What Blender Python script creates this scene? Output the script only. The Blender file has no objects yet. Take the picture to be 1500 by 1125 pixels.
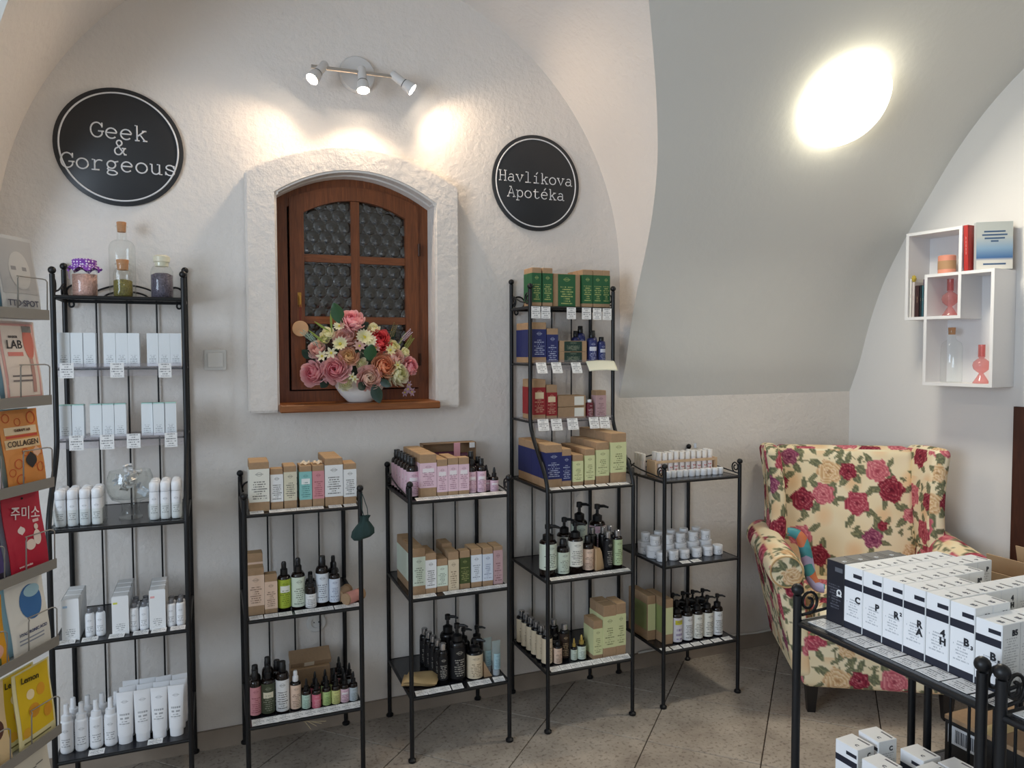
import bpy, bmesh, math, random
import numpy as np
from mathutils import Vector, Matrix

random.seed(7)
SC = bpy.context.scene
COL = SC.collection
PI = math.pi

# ------------------------------------------------------------------ camera
cam_d = bpy.data.cameras.new('camera')
cam = bpy.data.objects.new('camera', cam_d)
COL.objects.link(cam)
YAW, ROLL, FPX, HOR = 0.3835, -0.002945, 1083.2, 516.08
PITCH = math.atan((562.5 - HOR) / FPX)
_f = Vector((math.sin(YAW) * math.cos(PITCH), math.cos(YAW) * math.cos(PITCH), -math.sin(PITCH)))
_r0 = Vector((math.cos(YAW), -math.sin(YAW), 0))
_u0 = _r0.cross(_f)
_r = _r0 * math.cos(ROLL) + _u0 * math.sin(ROLL)
_u = _r.cross(_f)
cam.matrix_world = Matrix(((_r.x, _u.x, -_f.x, 0), (_r.y, _u.y, -_f.y, 0), (_r.z, _u.z, -_f.z, 1.55), (0, 0, 0, 1)))
cam_d.sensor_width = 36
cam_d.lens = FPX / 1500 * 36
cam_d.clip_start = 0.02
SC.camera = cam

# ------------------------------------------------------------------ world, daylight, exposure
w = bpy.data.worlds.new('world')
SC.world = w
w.use_nodes = True
w.node_tree.nodes['Background'].inputs[0].default_value = (0.55, 0.68, 0.9, 1)
w.node_tree.nodes['Background'].inputs[1].default_value = 0.6
SC.view_settings.view_transform = 'Standard'
SC.view_settings.look = 'None'
SC.view_settings.gamma = 1
SC.view_settings.use_curve_mapping = False
SC.view_settings.exposure = 0.26
SC.cycles.transparent_max_bounces = 24

def area_light(name, loc, rot, sx, sy, power, col):
    d = bpy.data.lights.new(name, 'AREA')
    d.shape = 'RECTANGLE'
    d.size, d.size_y, d.energy, d.color = sx, sy, power, col
    o = bpy.data.objects.new(name, d)
    o.location, o.rotation_euler = loc, rot
    COL.objects.link(o)
    return o
# daylight entering through the shop window in the left wall
area_light('window_daylight', (-2.42, 0.35, 1.75), (0, -PI / 2, 0), 1.25, 1.9, 66, (0.70, 0.84, 1.0))
# added fill light behind the camera, set high to brighten vault and back wall
area_light('vault_fill', (0.9, -1.42, 1.90), (PI / 2, 0, 0), 1.3, 0.8, 20, (0.86, 0.93, 1.0))

# ------------------------------------------------------------------ colours and materials
def lin(c):
    return tuple(((v / 255) / 12.92 if v / 255 <= 0.04045 else ((v / 255 + 0.055) / 1.055) ** 2.4) for v in c) + (1,)
MATS = {}
def M(key, rgb=None, rough=0.55, metal=0.0, spec=0.5, bump=0, bscale=60, emit=0, vary=0, alpha=None):
    if key in MATS:
        return MATS[key]
    m = bpy.data.materials.new(key)
    m.use_nodes = True
    nt = m.node_tree
    b = nt.nodes['Principled BSDF']
    b.inputs['Base Color'].default_value = lin(rgb)
    b.inputs['Roughness'].default_value = rough
    b.inputs['Metallic'].default_value = metal
    b.inputs['Specular IOR Level'].default_value = spec
    if emit:
        b.inputs['Emission Color'].default_value = lin(rgb)
        b.inputs['Emission Strength'].default_value = emit
    if bump or vary:
        tc = nt.nodes.new('ShaderNodeTexCoord')
        no = nt.nodes.new('ShaderNodeTexNoise')
        no.inputs['Scale'].default_value = bscale
        no.inputs['Detail'].default_value = 4
        nt.links.new(tc.outputs['Object'], no.inputs['Vector'])
        if bump:
            bp = nt.nodes.new('ShaderNodeBump')
            bp.inputs['Strength'].default_value = bump
            bp.inputs['Distance'].default_value = 0.004
            nt.links.new(no.outputs['Fac'], bp.inputs['Height'])
            nt.links.new(bp.outputs['Normal'], b.inputs['Normal'])
        if vary:
            mx = nt.nodes.new('ShaderNodeMix')
            mx.data_type = 'RGBA'
            mx.inputs[6].default_value = lin(tuple(max(0, c * (1 - vary)) for c in rgb))
            mx.inputs[7].default_value = lin(tuple(min(255, c * (1 + vary)) for c in rgb))
            nt.links.new(no.outputs['Fac'], mx.inputs[0])
            nt.links.new(mx.outputs[2], b.inputs['Base Color'])
    MATS[key] = m
    return m

def glass(key, rgb=(252, 253, 252), gloss_rough=0.03, ior=1.45, haze=0.0):
    if key in MATS:
        return MATS[key]
    m = bpy.data.materials.new(key)
    m.use_nodes = True
    nt = m.node_tree
    nt.nodes.remove(nt.nodes['Principled BSDF'])
    out = nt.nodes['Material Output']
    tr = nt.nodes.new('ShaderNodeBsdfTransparent')
    tr.inputs[0].default_value = lin(rgb)
    gl = nt.nodes.new('ShaderNodeBsdfGlossy')
    gl.inputs['Roughness'].default_value = gloss_rough
    lw = nt.nodes.new('ShaderNodeLayerWeight')
    lw.inputs['Blend'].default_value = 0.5
    pw = nt.nodes.new('ShaderNodeMath')
    pw.operation = 'POWER'
    pw.inputs[1].default_value = 3.5
    nt.links.new(lw.outputs['Facing'], pw.inputs[0])
    fr = nt.nodes.new('ShaderNodeMath')
    fr.operation = 'MULTIPLY_ADD'
    fr.inputs[1].default_value, fr.inputs[2].default_value = 0.6, 0.04
    nt.links.new(pw.outputs[0], fr.inputs[0])
    mx = nt.nodes.new('ShaderNodeMixShader')
    nt.links.new(fr.outputs[0], mx.inputs[0])
    nt.links.new(tr.outputs[0], mx.inputs[1])
    nt.links.new(gl.outputs[0], mx.inputs[2])
    last = mx
    if haze:
        df = nt.nodes.new('ShaderNodeBsdfDiffuse')
        df.inputs[0].default_value = lin(rgb)
        m2 = nt.nodes.new('ShaderNodeMixShader')
        m2.inputs[0].default_value = haze
        nt.links.new(mx.outputs[0], m2.inputs[1])
        nt.links.new(df.outputs[0], m2.inputs[2])
        last = m2
    nt.links.new(last.outputs[0], out.inputs[0])
    MATS[key] = m
    return m

def plaster(key, rgb, strength=0.5, scale=38):
    if key in MATS:
        return MATS[key]
    m = M(key, rgb, rough=0.92, spec=0.2)
    nt = m.node_tree
    b = nt.nodes['Principled BSDF']
    tc = nt.nodes.new('ShaderNodeTexCoord')
    n1 = nt.nodes.new('ShaderNodeTexNoise')
    n1.inputs['Scale'].default_value = scale
    n1.inputs['Detail'].default_value = 5
    n1.inputs['Roughness'].default_value = 0.6
    n2 = nt.nodes.new('ShaderNodeTexNoise')
    n2.inputs['Scale'].default_value = 3.5
    n2.inputs['Detail'].default_value = 3
    ad = nt.nodes.new('ShaderNodeMath')
    ad.operation = 'MULTIPLY_ADD'
    ad.inputs[1].default_value = 2.5
    bp = nt.nodes.new('ShaderNodeBump')
    bp.inputs['Strength'].default_value = strength
    bp.inputs['Distance'].default_value = 0.006
    nt.links.new(tc.outputs['Object'], n1.inputs['Vector'])
    nt.links.new(tc.outputs['Object'], n2.inputs['Vector'])
    nt.links.new(n2.outputs['Fac'], ad.inputs[0])
    nt.links.new(n1.outputs['Fac'], ad.inputs[2])
    nt.links.new(ad.outputs[0], bp.inputs['Height'])
    nt.links.new(bp.outputs['Normal'], b.inputs['Normal'])
    return m

# -- a node group that prints rows of words, an emblem ring and a plate in label UV space
def print_group():
    g = bpy.data.node_groups.new('PrintedLines', 'ShaderNodeTree')
    I = g.interface
    for n, d in (('Rows', 12.0), ('Top', 0.6), ('Bottom', 0.1), ('Margin', 0.42), ('Seed', 0.0), ('Emblem', 0.84)):
        s = I.new_socket(n, in_out='INPUT', socket_type='NodeSocketFloat')
        s.default_value = d
    I.new_socket('Mask', in_out='OUTPUT', socket_type='NodeSocketFloat')
    N, L = g.nodes, g.links
    gi, go = N.new('NodeGroupInput'), N.new('NodeGroupOutput')
    uv = N.new('ShaderNodeUVMap')
    sp = N.new('ShaderNodeSeparateXYZ')
    L.new(uv.outputs[0], sp.inputs[0])
    def mt(op, a, b=None, c=None):
        n = N.new('ShaderNodeMath')
        n.operation = op
        for i, x in enumerate((a, b, c)):
            if x is None:
                continue
            if isinstance(x, (int, float)):
                n.inputs[i].default_value = x
            else:
                L.new(x, n.inputs[i])
        return n.outputs[0]
    u, v = sp.outputs[0], sp.outputs[1]
    vr = mt('MULTIPLY', v, gi.outputs['Rows'])
    row = mt('FLOOR', vr)
    fr = mt('FRACT', vr)
    rowm = mt('COMPARE', fr, 0.5, 0.24)
    wn = N.new('ShaderNodeTexWhiteNoise')
    wn.noise_dimensions = '1D'
    L.new(mt('ADD', row, gi.outputs['Seed']), wn.inputs['W'])
    half = mt('MULTIPLY', gi.outputs['Margin'], mt('MULTIPLY_ADD', wn.outputs['Value'], 0.65, 0.35))
    du = mt('ABSOLUTE', mt('SUBTRACT', u, 0.5))
    inrow = mt('LESS_THAN', du, half)
    cb = N.new('ShaderNodeCombineXYZ')
    L.new(mt('MULTIPLY', u, 22.0), cb.inputs[0])
    L.new(mt('MULTIPLY', mt('ADD', row, gi.outputs['Seed']), 7.31), cb.inputs[1])
    no = N.new('ShaderNodeTexNoise')
    no.inputs['Scale'].default_value = 1.0
    no.inputs['Detail'].default_value = 0
    L.new(cb.outputs[0], no.inputs['Vector'])
    word = mt('GREATER_THAN', no.outputs['Fac'], 0.42)
    zone = mt('MULTIPLY', mt('LESS_THAN', v, gi.outputs['Top']), mt('GREATER_THAN', v, gi.outputs['Bottom']))
    text = mt('MULTIPLY', mt('MULTIPLY', rowm, inrow), mt('MULTIPLY', word, zone))
    dv = mt('MULTIPLY', mt('SUBTRACT', v, gi.outputs['Emblem']), 2.4)
    dist = mt('SQRT', mt('ADD', mt('MULTIPLY', du, du), mt('MULTIPLY', dv, dv)))
    ring = mt('MULTIPLY', mt('COMPARE', dist, 0.13, 0.018), 0.6)
    bar = mt('MULTIPLY', mt('MULTIPLY', mt('LESS_THAN', mt('ABSOLUTE', dv), 0.04), mt('LESS_THAN', du, 0.2)), 0.6)
    L.new(mt('MAXIMUM', text, mt('MAXIMUM', ring, bar)), go.inputs[0])
    return g
PG = print_group()

def LM(key, rgb, ink=(60, 55, 50), rows=14, top=0.66, bottom=0.08, margin=0.4, seed=0, emblem=0.84, strength=0.75, plate=None, rough=0.55):
    """label stock with printed rows; plate = (rgb, v0, v1) is a contrasting printed box"""
    if key in MATS:
        return MATS[key]
    if 330 < sum(rgb) < 690:
        rgb = tuple(255 * (c / 255) ** 0.8 for c in rgb)
    m = M(key, rgb, rough=rough, spec=0.35)
    nt = m.node_tree
    b = nt.nodes['Principled BSDF']
    gn = nt.nodes.new('ShaderNodeGroup')
    gn.node_tree = PG
    for n, val in (('Rows', rows), ('Top', top), ('Bottom', bottom), ('Margin', margin), ('Seed', seed), ('Emblem', emblem)):
        gn.inputs[n].default_value = val
    src = None
    if plate:
        uv = nt.nodes.new('ShaderNodeUVMap')
        sp = nt.nodes.new('ShaderNodeSeparateXYZ')
        nt.links.new(uv.outputs[0], sp.inputs[0])
        def cmp(sock, c, e):
            n = nt.nodes.new('ShaderNodeMath')
            n.operation = 'COMPARE'
            nt.links.new(sock, n.inputs[0])
            n.inputs[1].default_value, n.inputs[2].default_value = c, e
            return n.outputs[0]
        mu = nt.nodes.new('ShaderNodeMath')
        mu.operation = 'MULTIPLY'
        nt.links.new(cmp(sp.outputs[0], 0.5, 0.34), mu.inputs[0])
        nt.links.new(cmp(sp.outputs[1], (plate[1] + plate[2]) / 2, (plate[2] - plate[1]) / 2), mu.inputs[1])
        mp = nt.nodes.new('ShaderNodeMix')
        mp.data_type = 'RGBA'
        mp.inputs[6].default_value = lin(rgb)
        mp.inputs[7].default_value = lin(plate[0])
        nt.links.new(mu.outputs[0], mp.inputs[0])
        src = mp.outputs[2]
    ms = nt.nodes.new('ShaderNodeMath')
    ms.operation = 'MULTIPLY'
    ms.inputs[1].default_value = strength
    nt.links.new(gn.outputs[0], ms.inputs[0])
    mx = nt.nodes.new('ShaderNodeMix')
    mx.data_type = 'RGBA'
    mx.inputs[6].default_value = lin(rgb)
    mx.inputs[7].default_value = lin(ink)
    if src:
        nt.links.new(src, mx.inputs[6])
    nt.links.new(ms.outputs[0], mx.inputs[0])
    nt.links.new(mx.outputs[2], b.inputs['Base Color'])
    return m

WALL = plaster('white_plaster', (230, 223, 216), 0.8)
VAULT = plaster('vault_plaster', (222, 220, 214), 0.3, 22)
BLACK = M('black_iron', (18, 19, 22), rough=0.42, spec=0.4)
SHELF = M('shelf_metal', (30, 30, 36), rough=0.24, spec=0.55)
KRAFT = M('kraft_board', (172, 141, 110), rough=0.8, spec=0.25, vary=0.06, bscale=90)
KRAFT_LIT = M('kraft_board_lit', (198, 164, 126), rough=0.8, spec=0.25)  # lighter copy of the kraft: light on the tops put into the colour
PAPER = LM('price_print', (236, 234, 232), (70, 70, 75), rows=6, top=0.95, bottom=0.08, margin=0.44, emblem=3, strength=0.7)
CAP = M('black_cap', (20, 20, 22), rough=0.35)
AMBER = M('dark_glass', (24, 14, 10), rough=0.12, spec=0.6)
BLACKB = M('black_bottle', (16, 15, 17), rough=0.25)
SILVER = M('silver_cap', (196, 196, 198), rough=0.25, metal=0.9)
WHITEP = M('white_plastic', (238, 238, 240), rough=0.35)
CLEAR = glass('clear_glass')
ACRYL = glass('clear_acrylic', (248, 247, 250), 0.08, 1.35, 0.035)
FROST = glass('frosted_plastic', (236, 240, 246), 0.2, 1.4, 0.45)

# ------------------------------------------------------------------ mesh helpers
def mk(name, V, F, mat, smooth=False, uv=None):
    me = bpy.data.meshes.new(name)
    me.from_pydata([tuple(v) for v in V], [], F)
    if uv:
        l = me.uv_layers.new(name='UVMap')
        k = 0
        for fi, f in enumerate(F):
            for j in range(len(f)):
                l.data[k].uv = uv[fi][j]
                k += 1
    if mat:
        me.materials.append(mat)
    if smooth:
        me.polygons.foreach_set('use_smooth', [True] * len(me.polygons))
    me.update()
    return me

class MB:
    def __init__(s):
        s.v, s.f = [], []
    def add(s, V, F):
        o = len(s.v)
        s.v += [tuple(v) for v in V]
        s.f += [tuple(i + o for i in f) for f in F]
        return s
    def box(s, x0, x1, y0, y1, z0, z1):
        return s.add([(x0, y0, z0), (x1, y0, z0), (x1, y1, z0), (x0, y1, z0), (x0, y0, z1), (x1, y0, z1), (x1, y1, z1), (x0, y1, z1)],
                     [(0, 3, 2, 1), (4, 5, 6, 7), (0, 1, 5, 4), (1, 2, 6, 5), (2, 3, 7, 6), (3, 0, 4, 7)])
    def lathe(s, prof, n=20, c=(0, 0), ax='z'):
        V, F = [], []
        for r, z in prof:
            for i in range(n):
                a = 2 * PI * i / n
                V.append((c[0] + max(r, 1e-5) * math.cos(a), c[1] + max(r, 1e-5) * math.sin(a), z))
        for k in range(len(prof) - 1):
            for i in range(n):
                j = (i + 1) % n
                F.append((k * n + i, k * n + j, (k + 1) * n + j, (k + 1) * n + i))
        if prof[0][0] > 1e-4:
            F.append(tuple(reversed(range(n))))
        if prof[-1][0] > 1e-4:
            F.append(tuple((len(prof) - 1) * n + i for i in range(n)))
        return s.add(V, F)
    def tube(s, pts, r, n=8, closed=False):
        P = [Vector(p) for p in pts]
        m = len(P)
        V, F = [], []
        ref = None
        for k in range(m):
            if closed:
                t = (P[(k + 1) % m] - P[k - 1]).normalized()
            else:
                t = (P[min(k + 1, m - 1)] - P[max(k - 1, 0)]).normalized()
            if ref is None:
                ref = t.orthogonal().normalized()
            ref = (ref - t * ref.dot(t))
            ref = ref.normalized() if ref.length > 1e-6 else t.orthogonal().normalized()
            b = t.cross(ref)
            rr = r[k] if isinstance(r, (list, tuple)) else r
            for i in range(n):
                a = 2 * PI * i / n
                V.append(P[k] + (ref * math.cos(a) + b * math.sin(a)) * rr)
        for k in range(m if closed else m - 1):
            k2 = (k + 1) % m
            for i in range(n):
                j = (i + 1) % n
                F.append((k * n + i, k * n + j, k2 * n + j, k2 * n + i))
        if not closed:
            F.append(tuple(reversed(range(n))))
            F.append(tuple((m - 1) * n + i for i in range(n)))
        return s.add(V, F)
    def grid(s, fn, nu, nv, closed_u=False):
        V = [fn(i / (nu if closed_u else nu - 1), j / (nv - 1)) for j in range(nv) for i in range(nu)]
        F = []
        for j in range(nv - 1):
            for i in range(nu if closed_u else nu - 1):
                i2 = (i + 1) % nu
                F.append((j * nu + i, j * nu + i2, (j + 1) * nu + i2, (j + 1) * nu + i))
        return s.add(V, F)
    def prism(s, poly, y0, y1):
        """polygon in (x, z) extruded along y"""
        n = len(poly)
        V = [(x, y0, z) for x, z in poly] + [(x, y1, z) for x, z in poly]
        F = [tuple(range(n)), tuple(reversed(range(n, 2 * n)))]
        for i in range(n):
            j = (i + 1) % n
            F.append((i, i + n, j + n, j))
        return s.add(V, F)
    def me(s, name, mat, smooth=False):
        return mk(name, s.v, s.f, mat, smooth)

def fixn(me):
    bm = bmesh.new()
    bm.from_mesh(me)
    bmesh.ops.recalc_face_normals(bm, faces=bm.faces)
    bm.to_mesh(me)
    bm.free()
    return me

def auto(me, ang=35):
    """smooth shading with sharp edges by angle"""
    bm = bmesh.new()
    bm.from_mesh(me)
    bmesh.ops.recalc_face_normals(bm, faces=bm.faces)
    lim = math.radians(ang)
    for e in bm.edges:
        e.smooth = not (len(e.link_faces) == 2 and e.calc_face_angle(0) > lim)
    for f in bm.faces:
        f.smooth = True
    bm.to_mesh(me)
    bm.free()
    return me

CACHE = {}
def cached(key, fn):
    if key not in CACHE:
        CACHE[key] = fn()
    return CACHE[key]

def ob(name, me, parent=None, loc=(0, 0, 0), rot=(0, 0, 0), label=None, scale=None):
    o = bpy.data.objects.new(name, me)
    o.location, o.rotation_euler = loc, rot
    if scale:
        o.scale = scale
    COL.objects.link(o)
    if parent:
        o.parent = parent
    if label:
        o['label'] = label
    return o

def tag(o, label, cat, group=None):
    o['label'], o['category'] = label, cat
    if group:
        o['group'] = group
    return o

def thing(name, label, cat, loc=(0, 0, 0), rz=0, group=None, rot=None):
    o = bpy.data.objects.new(name, None)
    o.empty_display_size = 0.02
    o.location = loc
    o.rotation_euler = rot if rot else (0, 0, rz)
    COL.objects.link(o)
    return tag(o, label, cat, group)

def struct(name, me, parent=None):
    o = ob(name, me, parent)
    if not parent:
        o['kind'] = 'structure'
    return o

def rbox(w, d, h, bev, mat, name='box', seg=1):
    """bevelled box, base centre at origin"""
    def mkb():
        bm = bmesh.new()
        bmesh.ops.create_cube(bm, size=1)
        for v in bm.verts:
            v.co = Vector((v.co.x * w, v.co.y * d, (v.co.z + 0.5) * h))
        bmesh.ops.bevel(bm, geom=list(bm.edges), offset=bev, segments=seg, affect='EDGES', profile=0.5)
        me = bpy.data.meshes.new(name)
        bm.to_mesh(me)
        bm.free()
        me.materials.append(mat)
        return me
    return cached(('rbox', round(w, 4), round(d, 4), round(h, 4), bev, mat.name, seg), mkb)

def textmesh(body, size, mat, ext=0.0003, bold=0.0, font=None):
    def mkt():
        c = bpy.data.curves.new('lettering', 'FONT')
        c.body, c.size, c.extrude, c.offset = body, size, ext, bold
        c.align_x, c.align_y = 'CENTER', 'CENTER'
        c.resolution_u = 3
        o = bpy.data.objects.new('lettering_source', c)
        me = bpy.data.meshes.new_from_object(o)
        bpy.data.objects.remove(o)
        bpy.data.curves.remove(c)
        me.name = 'lettering'
        me.materials.clear()
        me.materials.append(mat)
        return me
    return cached(('txt', body, size, mat.name, bold), mkt)
FRONT = (PI / 2, 0, 0)   # text lying in xz facing -y

ORD = ['first', 'second', 'third', 'fourth', 'fifth', 'sixth', 'seventh', 'eighth', 'ninth', 'tenth', 'eleventh', 'twelfth']

# ================================================================== THE ROOM
BW = 3.08                     # back wall plane
XL, YF = -2.5, -1.5           # left and front wall
def rwx(y):                   # right wall, slightly out of square
    return 3.25 + 0.12 * (3.08 - y)
# vault profile (y, z), springing from the back wall and mirrored towards the front
prof = [(3.08, 1.33), (3.055, 1.40), (3.02, 1.50), (2.96, 1.72), (2.88, 1.93), (2.765, 2.14), (2.645, 2.33), (2.53, 2.50), (2.40, 2.655), (2.25, 2.79), (2.05, 2.93), (1.80, 3.06), (1.5, 3.145), (1.15, 3.20), (0.79, 3.22)]
def catmull(P, n):
    out = []
    for i in range(len(P) - 1):
        p0, p1, p2, p3 = P[max(i - 1, 0)], P[i], P[i + 1], P[min(i + 2, len(P) - 1)]
        for k in range(n):
            t = k / n
            out.append(tuple(0.5 * (2 * b + (c - a) * t + (2 * a - 5 * b + 4 * c - d) * t * t + (3 * b - a - 3 * c + d) * t ** 3) for a, b, c, d in zip(p0, p1, p2, p3)))
    out.append(P[-1])
    return out
PR = catmull(prof, 5)
LCX, LCZ, LR = 0.55, 1.9, 1.245
def lun(z):                   # half width of the window bay at height z
    if z <= LCZ:
        return LR
    return math.sqrt(max(0, LR * LR - (z - LCZ) ** 2))

def build_room():
    mb = MB()                 # back wall, with the window opening left free
    ox0, ox1, oz0, ozs, oza = 0.235, 0.872, 1.345, 2.165, 2.27
    arch = []
    for i in range(17):
        t = i / 16
        x = ox0 + (ox1 - ox0) * t
        arch.append((x, ozs + (oza - ozs) * (1 - (2 * t - 1) ** 2)))
    y = BW
    def quad(x0, x1, z0, z1):
        mb.add([(x0, y, z0), (x1, y, z0), (x1, y, z1), (x0, y, z1)], [(0, 1, 2, 3)])
    quad(XL, ox0, 0, 3.4)
    quad(ox1, 3.25, 0, 3.4)
    quad(ox0, ox1, 0, oz0)
    for (a, b) in zip(arch, arch[1:]):
        mb.add([(a[0], y, a[1]), (b[0], y, b[1]), (b[0], y, 3.4), (a[0], y, 3.4)], [(0, 1, 2, 3)])
    # reveal of the opening
    ring = [(ox0, oz0)] + arch + [(ox1, oz0)]
    for a, b in zip(ring, ring[1:] + ring[:1]):
        mb.add([(a[0], y, a[1]), (b[0], y, b[1]), (b[0], y + 0.14, b[1]), (a[0], y + 0.14, a[1])], [(0, 1, 2, 3)])
    struct('wall_back', mb.me('wall_back', WALL))
    # main vault in two halves beside the window bay, then the crown
    mb = MB()
    rows = [p for p in PR if p[1] < LCZ + LR - 0.004]
    last = None
    NX = 24
    def row(p, side):
        yy, z = p
        h = lun(z)
        xs = (XL, LCX - h) if side < 0 else (LCX + h, rwx(yy))
        return [(xs[0] + (xs[1] - xs[0]) * i / NX, yy, z) for i in range(NX + 1)]
    top = [p for p in PR if p[1] >= LCZ + LR - 0.004]
    if top:
        ytop = top[0][0]
    apex = (top[0][0], LCZ + LR)
    for side in (-1, 1):
        R = [row(p, side) for p in rows + [apex]]
        V = [v for r in R for v in r]
        F = [(a * (NX + 1) + i, a * (NX + 1) + i + 1, (a + 1) * (NX + 1) + i + 1, (a + 1) * (NX + 1) + i) for a in range(len(R) - 1) for i in range(NX)]
        mb.add(V, F)
    full = [apex] + top[1:]
    full += [(2 * 0.79 - yy, z) for yy, z in reversed(PR[:-1])]
    R = [[(XL + (rwx(yy) - XL) * i / NX, yy, z) for i in range(NX + 1)] for yy, z in full]
    mb.add([v for r in R for v in r], [(a * (NX + 1) + i, a * (NX + 1) + i + 1, (a + 1) * (NX + 1) + i + 1, (a + 1) * (NX + 1) + i) for a in range(len(R) - 1) for i in range(NX)])
    ceil = struct('ceiling', mb.me('ceiling', VAULT, True))
    # barrel of the window bay
    mb = MB()
    for side in (-1, 1):
        R = []
        for yy, z in rows + [apex]:
            x = LCX + side * lun(z)
            R.append([(x, BW + (yy - BW) * i / 8, z) for i in range(9)])
        # refine crown between the last rows
        mb.add([v for r in R for v in r], [(a * 9 + i, a * 9 + i + 1, (a + 1) * 9 + i + 1, (a + 1) * 9 + i) for a in range(len(R) - 1) for i in range(8)])
    ob('window_bay_barrel', mb.me('window_bay_barrel', WALL, True), ceil)
    # right wall
    mb = MB()
    mb.add([(rwx(BW), BW, 0), (rwx(YF), YF, 0), (rwx(YF), YF, 3.4), (rwx(BW), BW, 3.4)], [(0, 1, 2, 3)])
    struct('wall_right', mb.me('wall_right', plaster('right_plaster', (228, 225, 222), 0.12, 30)))
    # left wall with the shop window, front wall with the entrance
    def holed(name, ax, pos, a0, a1, h0, h1, z0, z1):
        m = MB()
        for (p, q, r, s) in ((a0, h0, 0, 3.4), (h1, a1, 0, 3.4), (h0, h1, 0, z0), (h0, h1, z1, 3.4)):
            if q - p < 1e-4 or s - r < 1e-4:
                continue
            V = [(p, r), (q, r), (q, s), (p, s)]
            m.add([(pos, u, v) if ax == 'x' else (u, pos, v) for u, v in V], [(0, 1, 2, 3)])
        struct(name, m.me(name, WALL))
    holed('wall_left', 'x', XL, YF, BW, -0.6, 1.3, 1.0, 2.4)
    holed('wall_front', 'y', YF, XL, rwx(YF), 0.25, 1.55, 0.0, 2.3)
    fm = M('shop_frame', (60, 45, 36), 0.5)
    m = MB()
    for yy in (-0.6, 0.35, 1.3):
        m.box(XL - 0.04, XL + 0.02, yy - 0.03, yy + 0.03, 1.0, 2.4)
    for z in (1.0, 2.4):
        m.box(XL - 0.04, XL + 0.02, -0.6, 1.3, z - 0.03, z + 0.03)
    wn = struct('window_2', m.me('window_2', fm))
    ob('pane', MB().box(XL - 0.03, XL - 0.024, -0.6, 1.3, 1.0, 2.4).me('pane', CLEAR), wn)
    m = MB()
    for xx in (0.25, 1.55):
        m.box(xx - 0.04, xx + 0.04, YF - 0.04, YF + 0.02, 0, 2.3)
    m.box(0.25, 1.55, YF - 0.04, YF + 0.02, 2.26, 2.34)
    dn = struct('door_2', m.me('door_2', fm))
    ob('pane', MB().box(0.25, 1.55, YF - 0.03, YF - 0.024, 0, 2.3).me('pane', CLEAR), dn)
    # floor: mortar bed plus tiles laid on the diagonal
    fl = struct('floor', MB().box(XL, 3.9, YF, BW, -0.05, -0.006).me('floor', M('grout', (70, 60, 52), 0.9)))
    tm = bpy.data.materials.new('stone_tile')
    tm.use_nodes = True
    nt = tm.node_tree
    b = nt.nodes['Principled BSDF']
    b.inputs['Roughness'].default_value = 0.5
    b.inputs['Specular IOR Level'].default_value = 0.35
    tc = nt.nodes.new('ShaderNodeTexCoord')
    n1 = nt.nodes.new('ShaderNodeTexNoise')
    n1.inputs['Scale'].default_value = 5
    n1.inputs['Detail'].default_value = 8
    n1.inputs['Roughness'].default_value = 0.65
    n2 = nt.nodes.new('ShaderNodeTexNoise')
    n2.inputs['Scale'].default_value = 70
    n2.inputs['Detail'].default_value = 4
    cr = nt.nodes.new('ShaderNodeValToRGB')
    cr.color_ramp.elements[0].position, cr.color_ramp.elements[0].color = 0.3, lin((150, 138, 126))
    cr.color_ramp.elements[1].position, cr.color_ramp.elements[1].color = 0.72, lin((196, 184, 170))
    c2 = nt.nodes.new('ShaderNodeValToRGB')
    c2.color_ramp.elements[0].position, c2.color_ramp.elements[0].color = 0.33, (0.45, 0.42, 0.4, 1)
    c2.color_ramp.elements[1].position, c2.color_ramp.elements[1].color = 0.46, (1, 1, 1, 1)
    mx = nt.nodes.new('ShaderNodeMix')
    mx.data_type, mx.blend_type = 'RGBA', 'MULTIPLY'
    mx.inputs[0].default_value = 0.75
    bp = nt.nodes.new('ShaderNodeBump')
    bp.inputs['Strength'].default_value = 0.25
    bp.inputs['Distance'].default_value = 0.003
    for a, c in ((tc.outputs['Object'], n1.inputs['Vector']), (tc.outputs['Object'], n2.inputs['Vector']), (n1.outputs['Fac'], cr.inputs[0]), (n2.outputs['Fac'], c2.inputs[0]), (cr.outputs[0], mx.inputs[6]), (c2.outputs[0], mx.inputs[7]), (mx.outputs[2], b.inputs['Base Color']), (n2.outputs['Fac'], bp.inputs['Height']), (bp.outputs['Normal'], b.inputs['Normal'])):
        nt.links.new(a, c)
    HD, G = 0.306, 0.0022
    def clip(poly, nx, ny, c):
        out = []
        for i in range(len(poly)):
            p, q = poly[i], poly[(i + 1) % len(poly)]
            dp, dq = nx * p[0] + ny * p[1] - c, nx * q[0] + ny * q[1] - c
            if dp <= 0:
                out.append(p)
            if (dp < 0) != (dq < 0) and abs(dp - dq) > 1e-9:
                t = dp / (dp - dq)
                out.append((p[0] + (q[0] - p[0]) * t, p[1] + (q[1] - p[1]) * t))
        return out
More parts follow.
